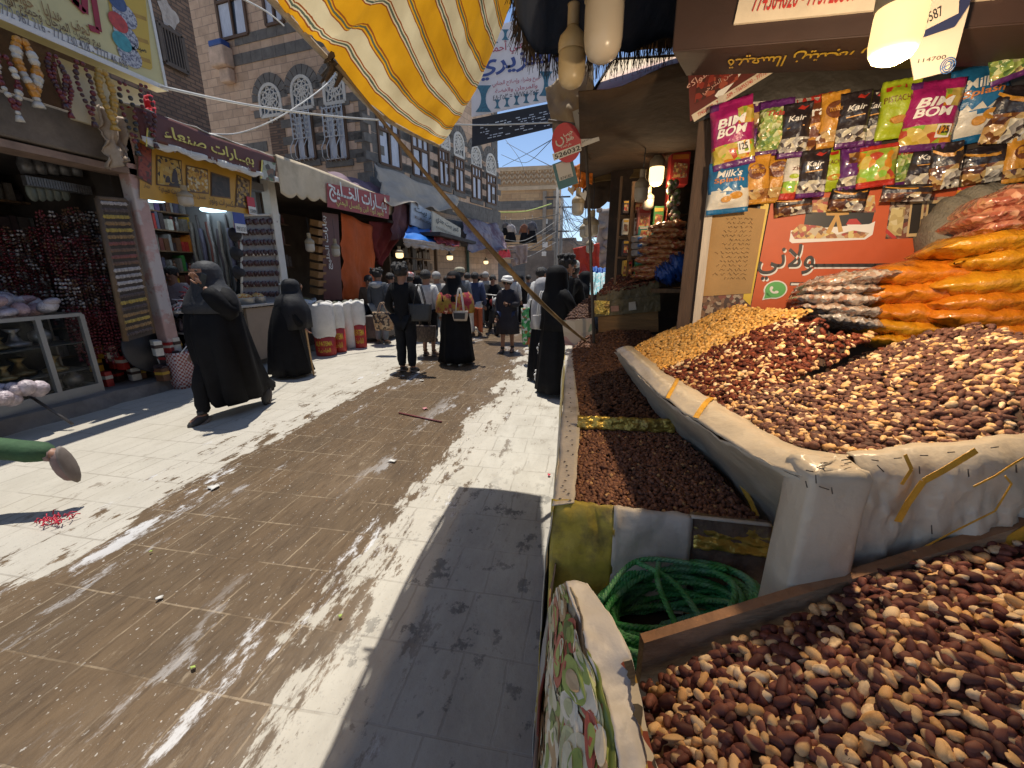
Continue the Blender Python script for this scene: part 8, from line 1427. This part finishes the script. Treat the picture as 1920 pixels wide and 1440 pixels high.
# stooped woman with a cane
o, P, H = person('stooped old woman in black robe and long veil walking with a cane', 548, 703, 526, 524, -42, dict(rw=(.17, .13, .50), re=(.17, .02, .62), la=(-.06, -.09, .05), lt=(-.065, .0, .018), ra=(.06, .10, .05), rt=(.065, .20, .018)), robe=M_abaya, head='shawl', shoe=mat('beige_shoe', (.45, .38, .30), .7), girth=1.22, stoop=.35, fold=.10)
a = W(o, P['rw']+Vector((0, .03, -.02))); bq = a+Vector((.02, .02, 0)); bq.z = 0; g = MB(); g.tube([a+Vector((-.05, -.04, .02)), a+Vector((0, 0, .03)), bq], [.012, .013, .011], 7); g.build('cane', mat('cane_wood', (.40, .26, .13), .6, .2, 8), loc=tuple(bq), label='pale wooden cane in the right hand of the stooped woman', cat='cane')
# three young people walking away with bags
o, P, H = person('young man in black shirt and black trousers walking away with bags', 765, 697, 753, 497, -6, dict(lw=(-.17, .10, .55), le=(-.16, -.01, .64), re=(.17, -.03, .64), rw=(.13, .07, .58)), top=C_blk, legs=cl('blackpants', (.010, .011, .014), spec=.25), head='curly', shoe=S_dark, girth=.98)
tote(W(o, (.21*H/1.0*.9, -.05, .66*H)), .36, .26, .10, mat('black_leather', (.02, .02, .022), .3, .3, 20, bump=.5), 'black leather shoulder bag on the back of the black shirted young man', .30, 4)
o, P, H = person('boy in grey hoodie with pale hood walking away behind the leopard bag', 718, 645, 718, 506, -5, dict(rw=(.16, .08, .52)), top=cl('hoodie', (.06, .065, .075)), legs=C_gry, head='curly', shoe=S_brn, hood=cl('pale_hood', (.30, .31, .33)), girth=1.05)
tote(at(718, 585, Y=7.2), .40, .34, .16, vmat('leopard_print', [(.45, .30, .17), (.05, .03, .025), (.38, .22, .11), (.08, .05, .03), (.5, .36, .22)], 26, .5), 'leopard print tote bag with light handles carried by the boys', .20, 5, mat('tan_handle', (.40, .26, .16), .6))
o, P, H = person('young man in pale jacket and dark shorts walking away with brown bag', 806, 667, 806, 507, -4, dict(lw=(-.16, .08, .53)), top=C_wht, shorts=C_blk, head='hair', shoe=S_brn, girth=1.06)
tote(at(797, 610, Y=7.0), .40, .30, .14, vmat('brown_monogram', [(.07, .045, .03), (.11, .07, .045), (.05, .03, .022)], 40, .5), 'dark brown patterned tote bag hanging by the pale jacket man', .34, 3)
# woman in red and gold shawl coming towards us
o, P, H = person('veiled woman in black with red and gold shawl walking towards us', 857, 682, 852, 508, 176, dict(lw=(-.07, .11, .62), le=(-.15, .02, .64), rw=(.07, .12, .60), re=(.15, .03, .63)), robe=M_abaya, head='niqab', headm=M_abaya, shoe=S_wht, girth=1.05, fold=.09)
g = MB(); sp2 = [(.82, .07, .06, .0), (.80, .125, .085, .0), (.75, .165, .115, 0), (.68, .182, .13, .0), (.61, .188, .135, .0), (.57, .186, .135, 0)]; g.loft(rings_of([(z, a*1.13, c*1.16, y) for z, a, c, y in sp2], H, .06, 5, 2), cap=(False, False)); sm = mat('red_gold_shawl', (.30, .018, .04), .8, .25, 10, col2=(.36, .22, .03), mixs=(.47, .53), bump=.4); g.build('shawl', sm, o, local=True, solid=.008)
hb = W(o, (-.11*H, .135*H, .60*H)); hbo = tote(hb, .26, .16, .10, mat('cream_bag', (.50, .42, .34), .5), 'black and cream handbag on the arm of the woman in the shawl', .38, 0, M_whitep, M_black)
g = MB(); p0 = W(o, (.19*H, .03*H, .62*H)); g.grid(8, 12, lambda s, t: p0+Vector((-.16*(1-s)-.10*t*0, -.05+.05*math.sin(s*6), -.42*t*(1-.25*s)))); g.build('shawl_end', mat('rust_shawl', (.33, .07, .02), .8, .3, 9), o, solid=.006)
# others in the street
o, P, H = person('man in navy jacket and white trousers walking away', 893, 630, 893, 511, -3, top=C_navy, legs=cl('whitepants', (.62, .61, .60)), head='hair', shoe=S_brn, girth=1.16, topr=1.25)
o, P, H = person('boy in dark knee length robe and white cap facing us with raised hand', 952, 660, 954, 519, 178, dict(lw=(-.05, .13, .66), le=(-.15, .03, .64), lk=(-.05, -.02, .28), la=(-.055, -.05, .05), rk=(.05, .06, .28), ra=(.055, .07, .05), rt=(.06, .16, .018)), robe=cl('charcoal', (.022, .02, .028)), robeprof=[(.845, .04, .04, 0), (.82, .10, .06, 0), (.77, .12, .08, 0), (.66, .12, .09, 0), (.52, .13, .10, 0), (.38, .155, .12, 0), (.26, .16, .125, 0)], shorts=C_navy, head='turban', shoe=S_dark, fold=.08)
p, P2, H2 = person('man in light grey shirt bending towards the stall with shopping bags', 1004, 662, 1004, 503, -50, dict(rw=(.15, .06, .50)), top=cl('lightgrey', (.42, .42, .42)), legs=cl('greyskirt', (.30, .28, .30)), head='hair', shoe=S_brn, girth=1.12, stoop=.25)
V_grn = vmat('green_bag_print', [(.04, .30, .08), (.10, .42, .14), (.03, .22, .06), (.55, .58, .5), (.30, .12, .03)], 22, .4)
tote(at(996, 577, Y=6.9), .34, .62, .16, V_grn, 'tall green printed shopping bag held low beside the grey shirt man', .16, 20, M_whitep); tote(at(1008, 632, Y=6.85), .34, .24, .14, vmat('apple_print', [(.42, .05, .03), (.30, .30, .08), (.5, .12, .05), (.2, .04, .03)], 12, .5), 'red apple printed bag under the green shopping bag', .10, 15)
o, P, H = person('tall woman in black robe with white flower embroidery, back to us', 1037, 738, 1046, 497, -52, dict(re=(.15, .06, .66), rw=(.06, .20, .66), le=(-.15, .05, .64), lw=(-.05, .18, .62)), robe=M_abaya, head='shawl', headm=M_abaya, girth=.86, fold=.07, shoe=S_dark)
for k, (fz, fx) in enumerate(((.34, -.06), (.13, .06))):
    g = MB(); a0 = 3.6+fx*3
    for i in range(9):
        a = i*.7; r = .028*H; q = Vector((.155*H*math.cos(a0)*1.06+0*r, .135*H*math.sin(a0)*1.06, fz*H)); tdir = Vector((-math.sin(a0), math.cos(a0), 0)); c = q+tdir*r*math.cos(a)*(.4+.6*(i % 2))+UP*r*1.5*math.sin(a)*(.5+.5*((i+1) % 2)); g.ell(c*1.0, (.010*H, .010*H, .012*H), None, 6, 5)
    g.build('embroidery', M_whitep, o, local=True)
hbw = W(o, (-.16*H, -.02*H, .62*H)); tote(hbw, .26, .18, .09, mat('pale_bag', (.50, .48, .47), .4), 'pale grey handbag under the arm of the tall black robed woman', .32, 35, M_whitep)
person('woman in black with pale grey shawl standing behind the tall robed woman', 1014, 712, 1022, 520, -50, robe=M_abaya, head='shawl', headm=cl('paleshawl', (.36, .35, .36)), girth=.84, shoe=S_dark)
person('curly haired man in black standing behind the black robed women', 1056, 690, 1050, 482, -70, top=C_blk, legs=C_blk, head='curly', shoe=S_dark)
person('man in white and green cap leaning over the nut bins', 1082, 680, 1077, 492, 100, dict(lw=(-.05, .22, .66), rw=(.05, .22, .66), le=(-.13, .10, .66), re=(.13, .10, .66)), top=C_blk, legs=C_gry, head='cap', headm=mat('white_green_cap', (.55, .55, .5), .8, .1, 6, col2=(.05, .25, .10), mixs=(.5, .54)), shoe=S_brn, stoop=.3)
person('veiled woman in black at the far end of the nut bins', 1092, 655, 1093, 508, 60, robe=M_abaya, head='niqab', headm=M_abaya, shoe=S_dark); person('veiled woman in black beside the metal pole', 1106, 640, 1104, 515, 60, robe=M_abaya, head='niqab', headm=M_abaya, shoe=S_dark)
person('man in red and white cap and dark jacket deep in the crowd', 775, 640, 777, 512, 10, top=C_gry, legs=C_blk, head='cap', headm=mat('red_white_cap', (.55, .5, .46), .8, .1, 6, col2=(.45, .05, .05), mixs=(.5, .53)), shoe=S_dark); person('grey haired man in light coat walking away in the crowd', 824, 640, 824, 510, 5, top=cl('oatmeal', (.36, .34, .31)), legs=C_gry, head='grey', headm=mat('grey_hair', (.30, .29, .28), .8, .3, 40), shoe=S_dark)
person('man in patterned cap half hidden behind the woman in the shawl', 866, 640, 862, 503, 8, top=C_gry, legs=C_blk, head='cap', headm=mat('tan_cap', (.36, .33, .24), .8, .4, 20), shoe=S_dark); person('man in white shirt far behind the navy jacket man', 879, 615, 879, 512, 0, top=C_wht, legs=C_gry, head='hair', shoe=S_dark)
person('man in dark clothes standing far back by the glowing stall bulb', 906, 606, 906, 513, 160, top=C_blk, legs=C_blk, head='hair', shoe=S_dark); person('woman in black far down the street beside the motorcycle', 975, 606, 978, 515, 20, robe=M_abaya, head='niqab', headm=M_abaya, shoe=S_dark); person('man in dark grey far down the street near the plaster wall', 990, 600, 990, 516, 10, top=C_gry, legs=C_blk, head='hair', shoe=S_dark)
# people in the shops
person('man with short dark hair sitting inside the spice shop behind the scarves', 0, 0, 319, 500, 200, top=cl('pinkgrey', (.34, .28, .29)), legs=C_blk, head='hair', shoe=S_dark, X=-6.15, z0=.15)
person('woman in black headscarf sitting behind the spice shop counter', 0, 0, 457, 511, 135, robe=M_abaya, head='hijab', headm=M_abaya, X=-6.15, z0=.15, shoe=S_dark)
person('boy in brown jacket sitting beside the orange curtain', 0, 0, 690, 518, 200, dict(lh=(-.06, .02, .52), lk=(-.08, .24, .50), la=(-.08, .24, .28), lt=(-.08, .33, .25), rh=(.06, .02, .52), rk=(.08, .24, .50), ra=(.08, .24, .28), rt=(.08, .33, .25)), top=cl('brownjacket', (.10, .065, .04)), legs=C_blk, head='hair', shoe=S_dark, X=-5.0, z0=-.15, H=1.62)
# running figure leaving the picture at the left edge
o, P, H = person('person in green trousers running out of the picture at the left edge', -34, 975, -34, 640, 108, dict(rk=(.06, .0, .29), ra=(.06, -.275, .245), rt=(.065, -.29, .155), lk=(-.055, .05, .28), la=(-.055, -.01, .06), lt=(-.06, .08, .02)), top=C_gry, legs=mat('green_trousers', (.035, .085, .035), .85, .25, 9, bump=.5, bscale=14), head='hair', shoe=mat('worn_brown_shoe', (.24, .16, .14), .7, .3, 12), H=1.62)
# ================================================================= street clutter: motorcycle, hung dresses, cables, litter
mc = thing('motorcycle', 'dark motorcycle parked at the far left side of the street', 'motorcycle', tuple(at(925, 622, Z=0))); b = at(925, 622, Z=0); M_mc = mat('motor_dark', (.03, .03, .034), .35, .3, 9); M_ty = mat('tyre', (.018, .018, .018), .8)
fd = Vector((.35, -.94, 0)).normalized(); sd_ = fd.cross(UP); mp = lambda x, z, y=0: b+fd*x+UP*z+sd_*y
for x in (-.62, .62):
    g = MB(); g.tube([mp(x+.28*math.cos(a), .30+.28*math.sin(a)) for a in np.linspace(0, 6.283, 19)], .045, 6); w_ = g.build('wheel', M_ty, mc); g = MB(); g.tube([mp(x, .30, -.05), mp(x, .30, .05)], .07, 8); g.build('hub', M_alu, w_)
g = MB(); g.loft([[mp(x, z+.11*math.sin(a)*k, .12*math.cos(a)*k) for a in np.linspace(0, 6.283, 11)[:-1]] for x, z, k in ((-.1, .72, .6), (.05, .78, 1), (.25, .80, 1), (.42, .74, .5))]); g.build('tank', mat('tank_red', (.16, .02, .02), .3), mc); g = MB(); g.loft([[mp(x, z+.06*math.sin(a)*k, .13*math.cos(a)*k) for a in np.linspace(0, 6.283, 11)[:-1]] for x, z, k in ((-.75, .80, .5), (-.5, .76, 1), (-.1, .72, .8))]); g.build('seat', M_mc, mc)
g = MB(); g.box(mp(.02, .42), (.3, .45, .32), RZ(20)); g.tube([mp(.62, .3, .07), mp(.45, .95, .07)], .022, 6); g.tube([mp(.62, .3, -.07), mp(.45, .95, -.07)], .022, 6); g.tube([mp(-.62, .3), mp(-.2, .45), mp(.2, .4), mp(.4, .8)], .03, 6); g.build('engine_frame', M_mc, mc); g = MB(); g.tube([mp(.38, 1.02, -.36), mp(.45, .98, 0), mp(.38, 1.02, .36)], .016, 6); g.build('handlebar', M_alu, mc); g = MB(); g.ell(mp(.56, .84), (.09, .09, .10), None, 10, 8); g.build('headlight', mat('lamp_glass', (.5, .5, .48), .15), mc)
person('man in dark jacket sitting on the motorcycle', 925, 622, 928, 516, 200, dict(lh=(-.07, 0, .5), lk=(-.13, .18, .42), la=(-.13, .10, .2), lt=(-.13, .18, .17), rh=(.07, 0, .5), rk=(.13, .18, .42), ra=(.13, .10, .2), rt=(.13, .18, .17), lw=(-.16, .28, .62), rw=(.16, .28, .62), le=(-.15, .12, .64), re=(.15, .12, .64)), top=C_blk, legs=C_blk, head='hair', shoe=S_dark)
rope('cable', [at(935, 412, Y=24), at(985, 412, Y=24), at(1045, 402, Y=24)], .02, 'wire across the far street that the dresses hang from', M_rb, 'cable')
for u, v, w_, h_, ms, lab in ((948, 416, 13, 22, 'grey', 'small grey garment hung leftmost on the far wire'), (957, 420, 20, 30, 'whiteblack', 'black skirt and white top on a hanger over the far street'), (983, 420, 17, 32, 'rust', 'rust and black dress hung in the middle of the far wire'), (998, 414, 18, 36, 'blackdress', 'black and grey dress hung rightmost on the far wire')):
    p = at(u, v, Y=24); k = 24.5/FPX; o = thing('hung_dress', lab, 'dress', tuple(p), 'dresses hung over the far street'); top_c = {'grey': (.12, .12, .13), 'whiteblack': (.45, .42, .42), 'rust': (.22, .09, .05), 'blackdress': (.10, .10, .12)}[ms]
    g = MB(); W_, H_ = w_*k, h_*k
    def el(q, rx, z): return [p+Vector((rx*math.cos(a)*(1+.12*math.sin(5*a+u)), rx*.55*math.sin(a), z)) for a in np.linspace(0, 6.283, 15)[:-1]]
    g.loft([el(0, W_*.1, 0), el(0, W_*.35, -H_*.12), el(0, W_*.3, -H_*.45)]); g.tube([p+Vector((-W_*.3, 0, -H_*.14)), p+Vector((-W_*.5, 0, -H_*.5))], W_*.1, 6); g.tube([p+Vector((W_*.3, 0, -H_*.14)), p+Vector((W_*.5, 0, -H_*.5))], W_*.1, 6); g.build('bodice', mat('dress_'+ms, top_c, .85, .3, 5), o)
    g = MB(); g.loft([el(0, W_*.28, -H_*.42), el(0, W_*.42, -H_*.7), el(0, W_*.5, -H_)]); g.build('skirt', C_blk, o); g = MB(); g.tube([p, p+UP*.12, p+UP*.30], .012, 5); g.build('hanger', M_alu, o)
M_pole = mat('grey_pole', (.20, .19, .18), .7)
for u, vt, vb, Y_, lab in ((1046, 352, 560, 26, 'tall grey utility pole at the edge of the banded house'), (1054, 372, 560, 27, 'second utility pole carrying the tangle of cables')):
    a, c = at(u, vt, Y=Y_), at(u, vb, Y=Y_); o = thing('utility_pole', lab, 'pole', (c.x, c.y, 0)); g = MB(); g.tube([Vector((a.x, a.y, 0)), a], [.13, .09], 8); g.build('shaft', M_pole, o)
    for dz in (.5, 2.4): g = MB(); g.box(a-UP*dz, (1.5, .08, .08)); g.build('crossarm', M_steel, o)
rnd = random.Random(3); kk = 0
cabs = [((940, 290, 24), (985, 305, 22), (1032, 265, 14)), ((950, 268, 24), (990, 290, 20), (1034, 312, 13)), ((942, 312, 24), (985, 290, 20), (1034, 262, 12)), ((948, 262, 26), (975, 300, 24), (985, 330, 28))]
for i in range(20): cabs.append(((1047+rnd.uniform(-3, 8), rnd.uniform(358, 430), 26), (1075+rnd.uniform(-8, 8), rnd.uniform(395, 460), 22), (1105+rnd.uniform(0, 25), rnd.uniform(380, 470), 17)))
for i in range(5): cabs.append(((930, 445+i*9, 20), (985, 448+i*8+rnd.uniform(-4, 6), 23), (1046, 412+i*10, 26)))
for i, c in enumerate(cabs): rope('cable', [at(u, v, Y=y) for u, v, y in c], .012 if i < 24 else .02, 'thin dark cable strung across the gap of sky' if i < 24 else 'sagging cable crossing in front of the banded house', M_rb if i < 24 or i % 2 else M_pole, 'cable', 14, 'cables tangled at the end of the street')
rope('light_garland', [at(932, 398, Y=21), at(985, 396, Y=22), at(1034, 382, Y=23)], .025, 'thin garland of yellow green lights across the far street', mat('garland', (.45, .55, .12), .6), 'garland')
drape('pale_cloth', [at(952, 462, Y=22), at(990, 458, Y=22), at(988, 492, Y=22), at(960, 500, Y=22)], mat('pale_pink_cloth', (.38, .29, .26), .85, .2, 3), 'pale pinkish cloth awning before the grey plaster wall', 'cloth', wr=.1)
M_lit = dict(r=mat('litter_red', (.55, .02, .05), .5), w=mat('litter_white', (.62, .6, .55), .8), g=mat('litter_green', (.35, .45, .10), .7), m=mat('litter_maroon', (.16, .04, .04), .6), p=mat('litter_pink', (.5, .2, .2), .6))
def litter(u, v, s, m, label, n=5, flat=1):
    p = at(u, v, Z=.006); g = MB(); r = random.Random(u); pts = [p+Vector((s*.7*(1+.5*r.uniform(-1, 1))*math.cos(a)*flat, s*.7*(1+.5*r.uniform(-1, 1))*math.sin(a), .004+.012*r.random())) for a in np.linspace(0, 6.283, n+4)[:-1]]; g.add([p+UP*.012]+pts, [(0, 1+i, 1+(i+1) % len(pts)) for i in range(len(pts))], 0, True); g.build('litter', M_lit[m], loc=tuple(p), label=label, cat='litter', solid=.002)
for a in ((755, 706, .04, 'w', 'white crumpled tissue on the wet paving near the walking man'), (790, 714, .05, 'w', 'flat white paper scrap just in front of the white tissue'), (797, 767, .04, 'p', 'pink paper scrap beside the thin maroon stick'), (1029, 892, .018, 'r', 'tiny red wrapper by the stall skirt'), (400, 916, .05, 'w', 'pale paper scrap stuck on the wet paving'), (735, 865, .05, 'w', 'clear crumpled wrapper on the wet paving edge'), (638, 1158, .012, 'g', 'tiny green leaf on the dry paving'), (363, 1254, .014, 'g', 'tiny green leaf on a wet paving joint'), (284, 1036, .012, 'g', 'yellow green scrap on the wet paving'), (300, 1122, .02, 'w', 'small white scrap on a paving joint')): litter(*a)
p = at(104, 977, Z=.01); g = MB(); r = random.Random(8)
for k in range(40): q = p+Vector((r.uniform(-.10, .10), r.uniform(-.05, .05), r.uniform(.0, .02))); d = Vector((r.uniform(-.05, .05), r.uniform(-.04, .04), .01)); g.tube([q, q+d*.5+UP*.015, q+d], .0035, 4)
g.build('red_tassel', M_lit['r'], loc=tuple(p), label='bright red bundle of threads lying on the dry paving at left', cat='tassel'); g = MB(); a, c = at(748, 774, Z=.012), at(828, 791, Z=.012); g.tube([a, c], .010, 5); g.build('stick', M_lit['m'], loc=tuple(a), label='thin maroon stick lying on the wet paving', cat='stick')
src = [x for x in COL.objects if x.name.startswith('person') and x.get('label', '').startswith(('man in white shirt far', 'man in dark grey far', 'woman in black far', 'grey haired man'))]
for (u, v, i, lab) in ((842, 622, 3, 'grey haired man farther behind the capped man'), (912, 612, 0, 'man in white shirt just left of the motorcycle rider'), (962, 612, 1, 'man in grey between the white capped boy and the veiled woman'), (1012, 612, 1, 'man in grey far behind the light grey shirt man'), (788, 625, 2, 'veiled woman in black far behind the pale jacket man'), (1030, 618, 0, 'man in white shirt far behind the tall black robed woman'), (740, 630, 1, 'man in grey half hidden between the hooded boy and the black shirt man'), (900, 600, 2, 'veiled woman in black farthest down the street by the bulbs')):
    o = copy_tree(src[i % len(src)], lab, at(u, v, Z=0), (0, 0, random.uniform(-.4, .4)))
